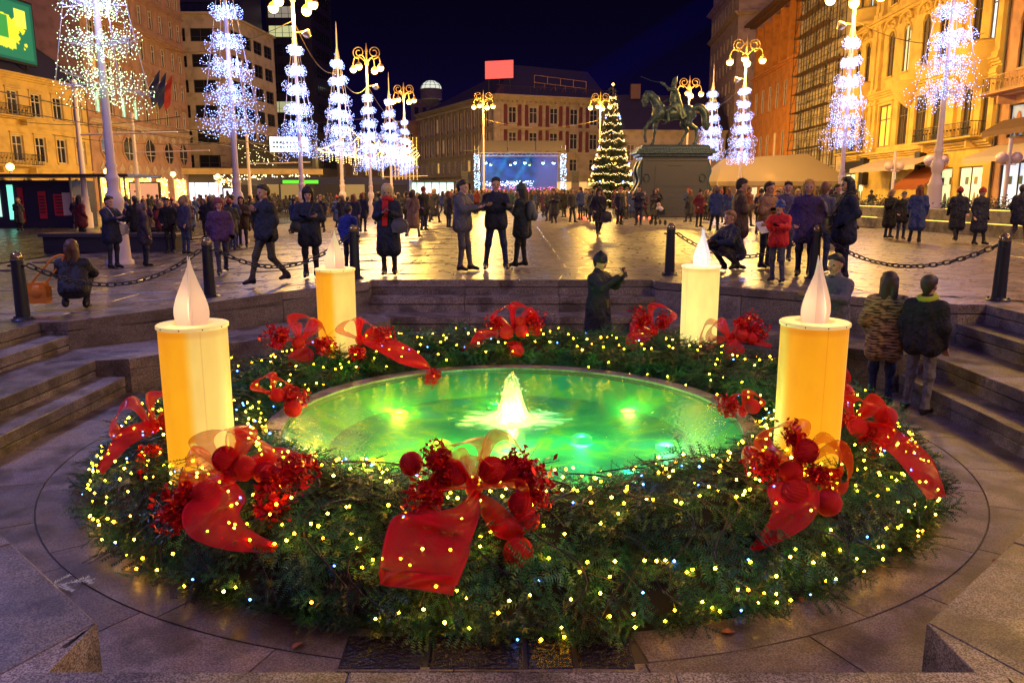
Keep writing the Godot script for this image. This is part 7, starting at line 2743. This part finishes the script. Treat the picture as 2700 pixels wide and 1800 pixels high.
func hair_mesh(style: String) -> ArrayMesh:
	if hair_cache.has(style): return hair_cache[style]
	var b := []
	var add := func(a: Vector3, e: Vector3, ra: float, rb: float): b.append([a, e, ra, rb, 0])
	match style:
		"beanie":
			add.call(Vector3(0, .175, .0), Vector3(0, .17, -.03), .094, .094)
			for i in 10: add.call(Vector3(cos(TAU * i / 10) * .085, .135 - .01 * sin(TAU * i / 10), sin(TAU * i / 10) * .088 - .012), Vector3(cos(TAU * (i + 1) / 10) * .085, .135 - .01 * sin(TAU * (i + 1) / 10), sin(TAU * (i + 1) / 10) * .088 - .012), .02, .02)
			add.call(Vector3(0, .27, -.02), Vector3(0, .275, -.02), .022, .02)
		"cap":
			add.call(Vector3(0, .17, .0), Vector3(0, .165, -.03), .092, .092)
			add.call(Vector3(-.04, .16, .1), Vector3(.04, .16, .1), .018, .018)
		"hood":
			add.call(Vector3(0, .14, -.035), Vector3(0, .1, -.06), .115, .11)
			for i in 9:
				var a := -.3 + (PI + .6) * i / 9.0
				var c := -.3 + (PI + .6) * (i + 1) / 9.0
				add.call(Vector3(cos(a) * .105, .12 + sin(a) * .125, .03), Vector3(cos(c) * .105, .12 + sin(c) * .125, .03), .035, .035)
			add.call(Vector3(-.09, -.02, .0), Vector3(.09, -.02, .0), .07, .07)
		_:
			add.call(Vector3(0, .17, -.012), Vector3(0, .15, -.04), .091, .09)
			add.call(Vector3(0, .1, -.06), Vector3(0, .06, -.06), .065, .05)
			add.call(Vector3(-.05, .2, .045), Vector3(.05, .205, .045), .035, .035)
			if style != "short":
				var low := {"bob": .01, "long": -.17, "tail": -.2}[style] as float
				for s in [-1.0, 1.0]:
					add.call(Vector3(s * .075, .15, -.005), Vector3(s * .082, maxf(low, -.12) + .03, -.015), .036, .03)
				add.call(Vector3(-.05, .08, -.07), Vector3(-.05, low, -.085), .055, .045)
				add.call(Vector3(.05, .08, -.07), Vector3(.05, low, -.085), .055, .045)
				if style == "bob":
					add.call(Vector3(0, .18, -.0), Vector3(0, .14, -.05), .105, .108)
	hair_cache[style] = field(b, .014, .03)[0].done()
	return hair_cache[style]

# [body mesh of three surfaces: skin, trousers, shoes; coat mesh; head place; wrists]
func body_of(legs: String, arms: String, coat_len: int, lean := 0.0) -> Array:
	var key := "%s %s %d %.2f" % [legs, arms, coat_len, lean]
	if body_cache.has(key): return body_cache[key]
	var squat := legs == "squat"
	var hipc := Vector3(0, .93, 0) if not squat else Vector3(0, .34, -.2)
	var shc := hipc + (Vector3(0, .46, lean * .4) if not squat else Vector3(0, .42, .16))
	var b := []
	var add := func(a: Vector3, e: Vector3, ra: float, rb: float, c: int): b.append([a, e, ra, rb, c])
	var knee := [Vector3(-.1, .5, .015), Vector3(.1, .5, .015)]
	var ank := [Vector3(-.1, .085, -.02), Vector3(.1, .085, -.02)]
	match legs:
		"apart":
			ank = [Vector3(-.2, .085, -.02), Vector3(.19, .085, .02)]
			knee = [Vector3(-.15, .5, .01), Vector3(.15, .5, .02)]
		"walk":
			knee = [Vector3(-.09, .52, .17), Vector3(.09, .49, -.03)]
			ank = [Vector3(-.09, .1, .27), Vector3(.09, .15, -.32)]
		"squat":
			knee = [Vector3(-.17, .47, .22), Vector3(.17, .42, .24)]
			ank = [Vector3(-.14, .09, -.05), Vector3(.14, .12, -.12)]
		"relaxed":
			knee = [Vector3(-.1, .5, .03), Vector3(.12, .5, .05)]
			ank = [Vector3(-.1, .085, -.02), Vector3(.17, .085, .08)]
	add.call(hipc + Vector3(-.075, .02, 0), hipc + Vector3(.075, .02, 0), .12, .12, 1)
	add.call(hipc, shc, .1, .1, 1)
	for i in 2:
		var s := -1.0 if i == 0 else 1.0
		add.call(hipc + Vector3(s * .09, -.03, 0), knee[i], .088, .062, 1)
		add.call(knee[i], ank[i] + Vector3(0, .03, 0), .06, .046, 1)
		add.call(ank[i], ank[i] + Vector3(s * .02, -.04, .15), .045, .038, 2)
		add.call(ank[i] + Vector3(0, -.03, -.03), ank[i], .042, .042, 2)
	var head := Transform3D(Basis(Vector3.RIGHT, .12 if arms in ["phone", "photo"] else .0), shc + Vector3(0, .105, .015))
	add.call(shc, head.origin + Vector3(0, .02, 0), .06, .052, 0)
	var w := []
	var el := []
	for s in [-1.0, 1.0]:
		var e := Vector3(s * .245, -.27, -.03)
		var h := Vector3(s * .24, -.51, .05)
		match arms:
			"pocket": e = Vector3(s * .27, -.26, -.07); h = Vector3(s * .19, -.43, .1)
			"phone": e = Vector3(s * .23, -.25, .06); h = Vector3(s * .055, -.17, .27)
			"photo": e = Vector3(s * .22, -.16, .18); h = Vector3(s * .05, .02, .38)
			"out":
				e = Vector3(s * .25, -.2, .14); h = Vector3(s * .16, -.16, .4)
			"strap":
				if s < 0: e = Vector3(-.25, -.25, .02); h = Vector3(-.1, -.1, .17)
			"crossed": e = Vector3(s * .26, -.24, .03); h = Vector3(-s * .05, -.2, .2)
			"swing": h = Vector3(s * .24, -.46, .16 * s); e = Vector3(s * .25, -.25, .02 * s)
			"knees": e = Vector3(s * .26, -.2, .16); h = Vector3(s * .13, -.22, .36)
		el.append(shc + e); w.append(shc + h)
	for i in 2:
		var s := -1.0 if i == 0 else 1.0
		var sh := shc + Vector3(s * .175, -.015, 0)
		add.call(sh, el[i], .04, .036, 0)
		add.call(el[i], w[i], .036, .027, 0)
	var f := field(b, .028, .05, 3)
	for i in 2:
		var dir: Vector3 = (w[i] - el[i]).normalized()
		var y := -dir
		var x := Vector3.RIGHT if absf(dir.x) < .9 else Vector3.FORWARD
		var z := x.cross(y).normalized()
		x = y.cross(z) * (1.0 if i == 0 else -1.0)
		f[0].join(hand_mb, Transform3D(Basis(x, y, z), w[i] - dir * .012))
	f[0].join(head_parts[0], head)
	var am := ArrayMesh.new()
	for q in f: q.surface_to(am)
	var face := MB.new()
	face.join(head_parts[1], head); face.surface_to(am)
	face = MB.new()
	face.join(head_parts[2], head); face.surface_to(am)
	# the coat
	b.clear()
	var base := hipc + Vector3(0, .0, 0)
	for s in [-1.0, 1.0]:
		add.call(base + Vector3(s * .07, .0, 0), shc + Vector3(s * .075, -.1, .0), .128 if not squat else .15, .132, 0)
	add.call(shc + Vector3(-.15, -.03, 0), shc + Vector3(.15, -.03, 0), .088, .088, 0)
	add.call(shc + Vector3(0, .02, -.01), shc + Vector3(0, .075, -.005), .098, .078, 0)
	for i in 2:
		var s := -1.0 if i == 0 else 1.0
		add.call(shc + Vector3(s * .185, -.03, 0), el[i], .076, .064, 0)
		add.call(el[i], w[i].lerp(el[i], .08), .062, .05, 0)
	if not squat:
		var hem: float = [.86, .72, .5, .3][coat_len]
		for s in [-1.0, 1.0]:
			for z in [-.03, .03]:
				add.call(base + Vector3(s * .07, .05, z), Vector3(s * .1, hem, z * 1.6), .125, .115 + .012 * coat_len, 0)
	var cm: ArrayMesh = field(b, .028, .06)[0].done()
	body_cache[key] = [am, cm, head, w, shc, hipc]
	return body_cache[key]

func person(label: String, at: Vector3, turn: float, o: Dictionary) -> Node3D:
	var legs: String = o.get("legs", "stand")
	var arms: String = o.get("arms", "down")
	var p := body_of(legs, arms, o.get("len", 0), o.get("lean", 0.0))
	var t := thing("person", label, "person", at, turn, o.get("group", "strollers on the square"))
	t.scale = Vector3.ONE * (o.get("h", 1.72) / 1.72)
	var skin: Array = o.get("skin", [.50, .27, .17])
	var body := part("body", p[0], null, t)
	var tr: Array = o.get("pants", [.012, .013, .022])
	body.set_surface_override_material(0, M(skin[0], skin[1], skin[2], .5))
	body.set_surface_override_material(1, cloth(tr[0], tr[1], tr[2]))
	body.set_surface_override_material(2, o.get("shoe_mat", M(.012, .011, .012, .35)))
	body.set_surface_override_material(3, M(.02, .014, .012, .2))
	body.set_surface_override_material(4, M(.34, .10, .09, .45))
	var c: Array = o.get("coat", [.012, .014, .026])
	part("coat", p[1], o.get("coat_mat", cloth(c[0], c[1], c[2])), t)
	var h: Array = o.get("hair", [.03, .018, .01])
	var hd: Transform3D = p[2]
	var hr := part("hat" if o.get("style", "short") in ["beanie", "cap"] else "hood" if o.get("style", "short") == "hood" else "hair", hair_mesh(o.get("style", "short")), M(h[0], h[1], h[2], .6), t)
	hr.transform = hd
	if o.get("style", "short") in ["beanie", "cap"]:
		var under: ArrayMesh = hair_mesh(o.get("under", "short"))
		var u := part("hair", under, M(.03, .018, .01, .6), t)
		u.transform = hd * Transform3D(Basis().scaled(Vector3.ONE * .96), Vector3(0, .0, -.002))
	var shc: Vector3 = p[4]
	var w: Array = p[3]
	if o.has("phone"):
		var mb := MB.new()
		mb.box(Vector3.ZERO, Vector3(.085, .15, .014))
		var ph := part("phone", mb, M(o.phone[0], o.phone[1], o.phone[2], .3), t, (w[0] + w[1]) * .5 + Vector3(0, .06, .07))
		ph.rotation.x = -.35
	if o.has("scarf"):
		var s: Array = o.scarf
		var sm := M(s[0], s[1], s[2], .85)
		var mb := MB.new()
		var ring := PackedVector3Array()
		for i in 13: ring.append(shc + Vector3(cos(TAU * i / 12) * .085, .075 + .02 * sin(TAU * i / 12), sin(TAU * i / 12) * .085 + .01))
		mb.tube(ring, [.042], 8, false)
		mb.sheet(curve([shc + Vector3(-.085, .06, .12), shc + Vector3(-.09, -.18, .165), shc + Vector3(-.1, -.42, .175)], 5), curve([shc + Vector3(.03, .06, .125), shc + Vector3(.015, -.18, .17), shc + Vector3(.0, -.42, .178)], 5), 3, .006)
		part("scarf", mb, sm, t)
	if o.has("bag"):      # [side, height, size, colour]
		var q: Array = o.bag
		var c0 := Vector3(q[0] * .24, q[1], .1 if q.size() < 5 else q[4])
		var s: float = q[2]
		var col: Array = q[3]
		var bm := M(col[0], col[1], col[2], .5)
		var mb := MB.new()
		mb.ball(c0, s, 14, 9, Vector3(1.0, .9, .45))
		mb.box(c0 + Vector3(0, -.25 * s, 0), Vector3(s * 1.7, s * 1.0, s * .6))
		mb.box(c0 + Vector3(0, .45 * s, 0), Vector3(s * 1.5, s * .5, s * .66))
		part("bag", mb, bm, t)
		mb = MB.new()
		var sh := shc + Vector3(-q[0] * .1, .05, 0)
		mb.tube(curve([c0 + Vector3(0, s * .6, .02), shc + Vector3(q[0] * .02, -.2, .16), sh + Vector3(0, .02, .06), sh + Vector3(0, .0, -.08), shc + Vector3(q[0] * .05, -.25, -.15), c0 + Vector3(0, s * .6, -.04)], 5), [.014], 5, false)
		part("strap", mb, bm, t)
	if o.has("pack"):
		var col: Array = o.pack
		var mb := MB.new()
		mb.ball(shc + Vector3(0, -.2, -.2), .2, 14, 10, Vector3(.8, 1.1, .5))
		mb.ball(shc + Vector3(0, -.3, -.28), .13, 12, 8, Vector3(.9, .9, .5))
		part("backpack", mb, M(col[0], col[1], col[2], .7), t)
	if o.has("belt"):
		var mb := MB.new()
		mb.box(shc + Vector3(0, -.42, .165), Vector3(.05, .12, .02))
		mb.box(shc + Vector3(0, -.47, .172), Vector3(.045, .045, .02))
		part("toggle", mb, M(.3, .24, .1, .3, .6), t)
	return t

func build_people():
	make_head()
	var navy := [.010, .013, .035]
	var black := [.009, .009, .012]
	var jeans := [.02, .035, .09]
	var at := func(x: float, z: float) -> Vector3: return Vector3(x, gy(x) + .004, z)
	# those one can tell apart, from left to right
	person("crouching woman seen from behind, brown hair, black jacket, orange handbag", at.call(-7.0, -12.5), 3.45, {"legs": "squat", "arms": "knees", "coat": [.010, .011, .018], "hair": [.07, .028, .012], "style": "long", "h": 1.72})
	var hb := thing("handbag", "orange leather handbag hanging at the crouching woman's left side", "handbag", at.call(-7.48, -12.3))
	var mb := MB.new()
	mb.ball(Vector3(0, .3, 0), .2, 14, 9, Vector3(.85, .8, .5)); mb.box(Vector3(0, .26, 0), Vector3(.32, .26, .16)); mb.box(Vector3(0, .42, 0), Vector3(.27, .08, .13))
	part("pouch", mb, M(.62, .2, .015, .45), hb)
	mb = MB.new()
	mb.tube(curve([Vector3(-.1, .44, 0), Vector3(.12, .62, .1), Vector3(.36, .86, .1), Vector3(.42, .84, -.06), Vector3(.12, .45, -.02)], 6), [.016], 6, false)
	part("strap", mb, M(.62, .2, .015, .45), hb)
	person("man in black jacket and trousers facing the camera at the kerb, hands in pockets", at.call(-11.1, -25.6), .1, {"arms": "pocket", "coat": black, "h": 1.75})
	person("man in patterned sweater with tan fur hood, turned away at the kerb", at.call(-10.3, -24.9), 2.6, {"arms": "swing", "coat": [.05, .045, .09], "pants": jeans, "style": "hood", "hair": [.28, .17, .09], "h": 1.8})
	person("broad person in dark navy coat holding a white bag beside the stone bench", at.call(-10.25, -20.2), 1.2, {"arms": "out", "coat": navy, "len": 1, "h": 1.82, "bag": [1, .95, .17, [.4, .38, .36]]})
	person("woman with a fluffy brown collar in the kerb group, back half turned", at.call(-9.6, -20.6), 2.2, {"coat": [.03, .02, .03], "len": 1, "style": "hood", "hair": [.12, .075, .06], "h": 1.62})
	person("person in purple and pink patterned coat nearest the pit, left of the blue striped jacket", at.call(-6.5, -17.6), .4, {"legs": "walk", "arms": "swing", "coat": [.07, .025, .075], "pants": [.03, .03, .05], "hair": [.2, .05, .05], "style": "bob", "h": 1.68})
	person("man in dark jacket with a blue stripe, seen from behind, hands forward", at.call(-9.6, -27.2), 2.9, {"arms": "phone", "coat": [.02, .03, .10], "pants": [.012, .02, .06], "h": 1.8})
	person("tall man in black jacket and olive trousers stepping left of the back left candle", at.call(-4.55, -14.6), -.7, {"legs": "walk", "arms": "strap", "coat": [.012, .013, .02], "pants": [.045, .04, .03], "h": 1.82})
	person("woman in navy quilted coat with clasped hands just left of the back left candle", at.call(-3.95, -15.4), .2, {"arms": "crossed", "coat": [.008, .012, .03], "len": 1, "style": "bob", "hair": [.025, .013, .01], "h": 1.72, "bag": [-1, 1.0, .12, [.02, .018, .02]]})
	person("child in royal blue jacket with a white stripe behind the bollard", at.call(-3.35, -16.2), 2.8, {"coat": [.015, .03, .22], "style": "beanie", "hair": [.015, .015, .02], "h": 1.34})
	person("blonde woman in long navy coat and red scarf reading a red phone, grey shoulder bag", at.call(-2.38, -15.2), .05, {"arms": "phone", "coat": [.008, .012, .03], "len": 2, "pants": [.008, .008, .012], "hair": [.58, .40, .2], "style": "bob", "scarf": [.55, .012, .012], "phone": [.3, .01, .01], "bag": [1, .97, .17, [.09, .08, .10], .16], "h": 1.70})
	person("woman in tan coat walking away behind the red-scarfed woman", at.call(-3.5, -28.0), 2.7, {"legs": "walk", "arms": "swing", "coat": [.26, .15, .07], "len": 2, "pants": [.2, .13, .08], "hair": [.05, .03, .02], "style": "bob", "bag": [1, .8, .14, [.04, .02, .015]], "h": 1.66})
	person("pale grey clad man stretching his arms to the left of the embracing couple", at.call(-1.0, -16.0), 1.2, {"arms": "out", "legs": "relaxed", "coat": [.10, .095, .11], "pants": [.10, .10, .11], "skin": [.55, .32, .24], "h": 1.8})
	person("stocky man in black jacket and jeans standing with legs apart, centre of the square", at.call(-.33, -16.3), .05, {"legs": "apart", "arms": "out", "coat": [.010, .012, .028], "pants": [.012, .02, .07], "hair": [.02, .012, .008], "h": 1.86})
	person("woman in dark green knit cap with a grey backpack, black skirt and tall boots", at.call(.22, -16.9), -2.0, {"legs": "relaxed", "arms": "phone", "coat": [.014, .02, .028], "len": 1, "pants": [.008, .008, .011], "style": "beanie", "under": "long", "hair": [.03, .06, .025], "pack": [.07, .085, .10], "h": 1.74, "shoe_mat": M(.008, .008, .009, .18)})
	person("woman in long black coat with a brown handbag, alone before the stage", at.call(1.3, -55), 2.0, {"coat": black, "len": 2, "bag": [1, .95, .17, [.3, .12, .03]], "style": "long", "h": 1.7})
	person("woman in black coat carrying a big dark handbag, walking to the camera", at.call(3.1, -28.4), .1, {"legs": "walk", "arms": "pocket", "coat": [.012, .012, .018], "len": 1, "bag": [1, .72, .24, [.015, .016, .03]], "hair": [.04, .02, .012], "style": "bob", "h": 1.70})
	person("man in dark jacket with a yellow armband, left of a taller companion", at.call(5.2, -38.4), .5, {"coat": navy, "h": 1.76, "len": 1})
	person("tall man in navy overalls with both arms stretched, before the plinth's left end", at.call(6.0, -37.6), -.4, {"arms": "out", "coat": [.015, .018, .05], "pants": [.015, .018, .05], "h": 1.84})
	person("woman in black coat and beanie in the pit, holding up her phone", Vector3(1.36, -1.1, -12.25), .95, {"arms": "photo", "coat": [.012, .016, .022], "len": 2, "style": "beanie", "hair": [.009, .009, .012], "phone": [.02, .02, .02], "belt": true, "h": 1.74, "skin": [.62, .32, .17]})
	person("man in brown jacket with short dark hair, profile to the right, by the plinth", at.call(4.7, -16.4), 1.5, {"arms": "phone", "coat": [.085, .05, .025], "len": 1, "pants": [.05, .04, .05], "h": 1.84})
	person("person in dark blue jacket bending low behind the pale back right candle", at.call(4.35, -15.9), -1.2, {"legs": "squat", "arms": "knees", "coat": [.012, .02, .06], "hair": [.22, .12, .05], "h": 1.9})
	person("woman holding a tan furry bundle to her chest, long grey skirt", at.call(5.35, -16.6), .6, {"arms": "crossed", "coat": [.26, .14, .08], "len": 0, "pants": [.03, .03, .05], "h": 1.78})
	person("man in pale lilac jacket between the bundle carrier and the blonde woman", at.call(6.3, -18.2), -.3, {"coat": [.10, .08, .13], "len": 1, "pants": [.05, .05, .07], "h": 1.80})
	person("blonde woman in purple coat standing behind the boy in red", at.call(5.55, -14.9), -.35, {"arms": "pocket", "coat": [.05, .03, .12], "len": 1, "hair": [.55, .3, .06], "style": "long", "pants": [.01, .012, .03], "h": 1.80})
	person("boy in bright red jacket and blue knit hat holding a paper", at.call(4.75, -14.05), -.75, {"legs": "relaxed", "arms": "out", "coat": [.62, .018, .015], "pants": [.06, .065, .09], "style": "beanie", "hair": [.02, .05, .22], "h": 1.42})
	var pp := thing("paper_leaflet", "white paper leaflet held out by the boy in red", "leaflet", at.call(4.38, -13.85) + Vector3(0, .98, 0), .6)
	mb = MB.new()
	mb.prism(PackedVector3Array([Vector3(.09, .004, .12), Vector3(.09, .004, -.12), Vector3(-.09, .004, -.12), Vector3(-.09, .004, .12)]), 0, .001)
	part("sheet", mb, M(.6, .58, .55, .8), pp).rotation = Vector3(.9, 0, .2)
	person("grey jacketed person with a backpack behind the blonde woman's right shoulder", at.call(6.25, -15.9), 2.4, {"coat": [.10, .10, .13], "pants": jeans, "pack": [.12, .12, .15], "h": 1.76, "hair": [.2, .1, .04]})
	person("dark-haired woman in navy padded coat, profile to the left, green handbag", at.call(6.1, -14.5), -1.5, {"arms": "pocket", "coat": [.010, .014, .035], "len": 1, "pants": [.01, .015, .04], "hair": [.010, .008, .008], "style": "long", "bag": [-1, .95, .17, [.03, .035, .012]], "h": 1.84})
	person("man in grey hooded jacket leaning left, in the pit behind the front right candle", Vector3(4.45, -1.1, -10.75), -1.0, {"arms": "out", "coat": [.10, .10, .125], "pants": [.03, .03, .05], "hair": [.025, .015, .01], "h": 1.84})
	var fur := StandardMaterial3D.new()
	fur.albedo_texture = noise_tex(.018, 77, [[.36, .03, .018, .01], [.46, .10, .06, .025], [.54, .42, .26, .10], [.7, .5, .34, .16]], 256, FastNoiseLite.TYPE_SIMPLEX, 3)
	fur.roughness = .9
	fur.uv1_triplanar = true
	fur.uv1_scale = Vector3(1.2, 6.0, 1.2)
	fur.normal_enabled = true
	fur.normal_texture = noise_tex(.2, 78, [], 256, FastNoiseLite.TYPE_SIMPLEX, 3, 6.0)
	person("woman in tiger striped fur jacket seen from behind in the pit", Vector3(4.72, -1.1, -9.75), 2.8, {"arms": "pocket", "coat_mat": fur, "len": 1, "pants": [.012, .018, .05], "style": "tail", "hair": [.035, .02, .015], "h": 1.70})
	person("person in black vest and pale grey trousers and yellow-green collar beside the fur jacket", Vector3(5.0, -1.1, -9.35), 2.3, {"legs": "relaxed", "arms": "down", "coat": [.010, .010, .014], "pants": [.16, .15, .14], "scarf": [.42, .5, .03], "hair": [.05, .035, .03], "style": "cap", "h": 1.70})
	person("person in navy coat and grey trousers at the right edge of the square", at.call(15.0, -23.4), 2.0, {"coat": navy, "len": 1, "pants": [.06, .05, .06], "h": 1.78, "legs": "walk"})
	person("person in long dark coat strolling in front of the planter", at.call(17.0, -42.8), 1.2, {"coat": [.02, .015, .03], "len": 2, "h": 1.72})
	# pram
	var pr := thing("pram", "dark pram with a child in a white blanket near the plinth", "pram", at.call(7.1, -38.6), .2)
	mb = MB.new()
	mb.box(Vector3(0, .62, 0), Vector3(.42, .26, .75)); mb.ball(Vector3(0, .8, -.18), .3, 12, 8, Vector3(.8, .9, .8))
	part("body", mb, M(.012, .012, .018, .6), pr)
	mb = MB.new()
	mb.ball(Vector3(0, .76, .2), .19, 10, 7, Vector3(1, .8, 1.2))
	part("blanket", mb, M(.5, .46, .46, .9), pr)
	mb = MB.new()
	mb.ball(Vector3(0, .98, .08), .1, 10, 7)
	part("child_head", mb, M(.5, .3, .22, .6), pr)
	for q in [[-.25, -.3], [.25, -.3], [-.25, .35], [.25, .35]]:
		mb = MB.new()
		mb.tube(PackedVector3Array([Vector3(q[0] - .02, .13, q[1]), Vector3(q[0] + .02, .13, q[1])]), [.13], 12)
		part("wheel", mb, M(.015, .015, .015, .6), pr)
	person("person pushing the pram before the plinth, wrapped in a dark hooded coat", at.call(7.1, -39.6), .2, {"arms": "out", "coat": [.02, .018, .035], "len": 1, "style": "hood", "hair": [.02, .018, .03], "h": 1.7})
	# the crowd that stands round about, each with a look of its own
	var coats := [["black", black], ["navy", navy], ["charcoal", [.025, .025, .03]], ["dark brown", [.05, .028, .015]], ["grey", [.09, .088, .10]], ["plum", [.06, .018, .05]], ["dark red", [.14, .015, .018]], ["beige", [.28, .18, .10]], ["blue", [.02, .04, .16]], ["olive", [.045, .045, .022]], ["teal", [.012, .05, .06]], ["rust", [.2, .06, .02]]]
	var heads := [["short brown hair", "short", [.035, .02, .012]], ["long dark hair", "long", [.015, .01, .008]], ["fair bob", "bob", [.35, .22, .10]], ["black knit cap", "beanie", [.012, .012, .014]], ["red knit cap", "beanie", [.3, .02, .02]], ["fur hood", "hood", [.14, .09, .06]], ["grey cap", "cap", [.08, .08, .09]], ["long reddish hair", "tail", [.14, .045, .015]]]
	var stances := [["standing", "stand", "pocket"], ["walking", "walk", "swing"], ["standing at ease", "relaxed", "down"], ["looking at a phone", "stand", "phone"]]
	var zones := [[ -17.0, -9.0, -26.0, -44.0, 44, "by the left kerb"], [-8.5, -2.5, -32.0, -60.0, 34, "left of the stage"], [-8.0, 8.0, -62.0, -88.0, 70, "before the stage"], [1.5, 8.5, -40.0, -60.0, 28, "near the tree"], [8.0, 14.5, -24.0, -48.0, 40, "near the plinth"], [-30.0, -20.0, -40.0, -62.0, 14, "at the tram stop"], [18.5, 27.0, -46.0, -58.0, 6, "by the shops"]]
	var n := 0
	var taken := []
	var labels := {}
	for z in zones:
		for i in z[4]:
			var p := Vector3.ZERO
			for tries in 12:
				p = at.call(rng.randf_range(z[0], z[1]), rng.randf_range(z[3], z[2]))
				var ok := true
				for q in taken:
					if q.distance_to(p) < .7: ok = false
				if absf(p.x - 10.75) < 3.9 and absf(p.z + 54) < 3.0: ok = false
				if ok: break
			taken.append(p)
			var c: Array = coats[(n * 5 + n / 12) % 12]
			if n % 3: c = coats[[0, 1, 2, 5, 8][n % 5]]
			var h: Array = heads[(n * 3 + n / 8) % 8]
			var s: Array = stances[(n + n / 4) % 4]
			var away := rng.randf() < (.75 if z[5].contains("stage") else .45)
			var len := (n / 2) % 3
			var lab := ""
			for tries in 96:
				lab = "person in %s %s, %s, %s %s" % [c[0], ["jacket", "coat", "long coat"][len], h[0], s[0], z[5]]
				if not labels.has(lab): break
				h = heads[(n * 3 + tries) % 8]
				if tries % 8 == 7: s = stances[(n + tries / 8) % 4]
				if tries % 32 == 31: len = (len + 1) % 3
			labels[lab] = true
			person(lab, p, (PI if away else 0.0) + rng.randf_range(-.9, .9), {"legs": s[1], "arms": s[2], "len": len, "coat": c[1], "style": h[1], "hair": h[2], "pants": [[.012, .012, .02], [.02, .03, .07], [.04, .035, .03], [.015, .012, .012]][n % 4], "h": rng.randf_range(1.58, 1.84), "group": "people " + z[5]})
			n += 1
	# the far crowd that reads as one mass
	var pb := body_of("stand", "pocket", 1)
	var am := ArrayMesh.new()
	var xf := []
	var cols := []
	for i in 260:
		var p: Vector3 = at.call(rng.randf_range(-14, 16), rng.randf_range(-97.5, -88.5))
		if i > 200: p = at.call(rng.randf_range(-30, -12), rng.randf_range(-90, -66))
		xf.append(Transform3D(Basis(UP, PI + rng.randf_range(-.8, .8)).scaled(Vector3.ONE * rng.randf_range(.92, 1.06)), p))
		var g := rng.randf_range(.5, 1.6)
		cols.append([Color(.014, .014, .022), Color(.03, .02, .035), Color(.05, .035, .03), Color(.02, .025, .06)][i % 4] * g)
	var far := thing("distant_crowd", "dense distant crowd of dark coats and pale faces in front of the stage", "crowd")
	far.set_meta("kind", "stuff")
	var cm := StandardMaterial3D.new()
	cm.vertex_color_use_as_albedo = true
	cm.roughness = .8
	scatter("coats", pb[1], cm, xf, cols, far)
	var legs := ArrayMesh.new()
	var skinc := []
	for i in xf.size(): skinc.append(Color(.2, .13, .11) if i % 3 else Color(.05, .035, .03))
	scatter("bodies", pb[0], cm, xf, skinc, far)
	var hx := []
	for x in xf: hx.append(x * pb[2])
	var hc := []
	for i in xf.size(): hc.append([Color(.02, .014, .01), Color(.1, .06, .03), Color(.012, .012, .015)][i % 3])
	scatter("hair", hair_mesh("bob"), cm, hx, hc, far)

func build_litter():
	var leaf := MB.new()
	leaf.sheet(curve([Vector3(-.045, .004, 0), Vector3(-.01, .016, -.022), Vector3(.045, .006, 0)], 4), curve([Vector3(-.045, .004, 0), Vector3(.0, .012, .024), Vector3(.045, .006, 0)], 4), 3)
	var first := solo("fallen_leaf", leaf, M(.28, .09, .03, .7), "curled brown leaf on the pit floor, right of the dark rough slabs", "leaf", "fallen leaves in the pit")
	first.position = Vector3(1.35, -1.096, -4.45)
	var spots := [[1.95, -4.85, "small rust leaf farther right, near the slab with the amber light"], [.62, -3.98, "yellow leaf lying on the dark rough slabs"], [-1.3, -4.3, "leaf on the pit floor left of the dark slabs"], [3.6, -5.4, "leaf near the right foot of the wreath"]]
	for q in spots:
		var c: Node3D = copy(first, q[2], Vector3(q[0], -1.095, q[1]), rng.randf() * 6, "fallen leaves in the pit")
	var tw := MB.new()
	tw.join(sprig(21, .34, 4, .035, 100), Transform3D(Basis(UP, .3), Vector3.ZERO))
	var o := solo("fallen_twig", tw, needle_mat(), "dropped fir twig on the floor at the left, by the circle joint", "twig")
	o.position = Vector3(-3.25, -1.085, -4.98)
	o.set_surface_override_material(0, null)
	var pm := MB.new()
	pm.ball(Vector3.ZERO, .03, 8, 5, Vector3(1.6, .3, 1))
	solo("crumpled_paper", pm, M(.6, .5, .3, .8), "scrap of pale paper on the far steps left of the woman in the beanie", "litter").position = Vector3(.72, -.545, -13.85)
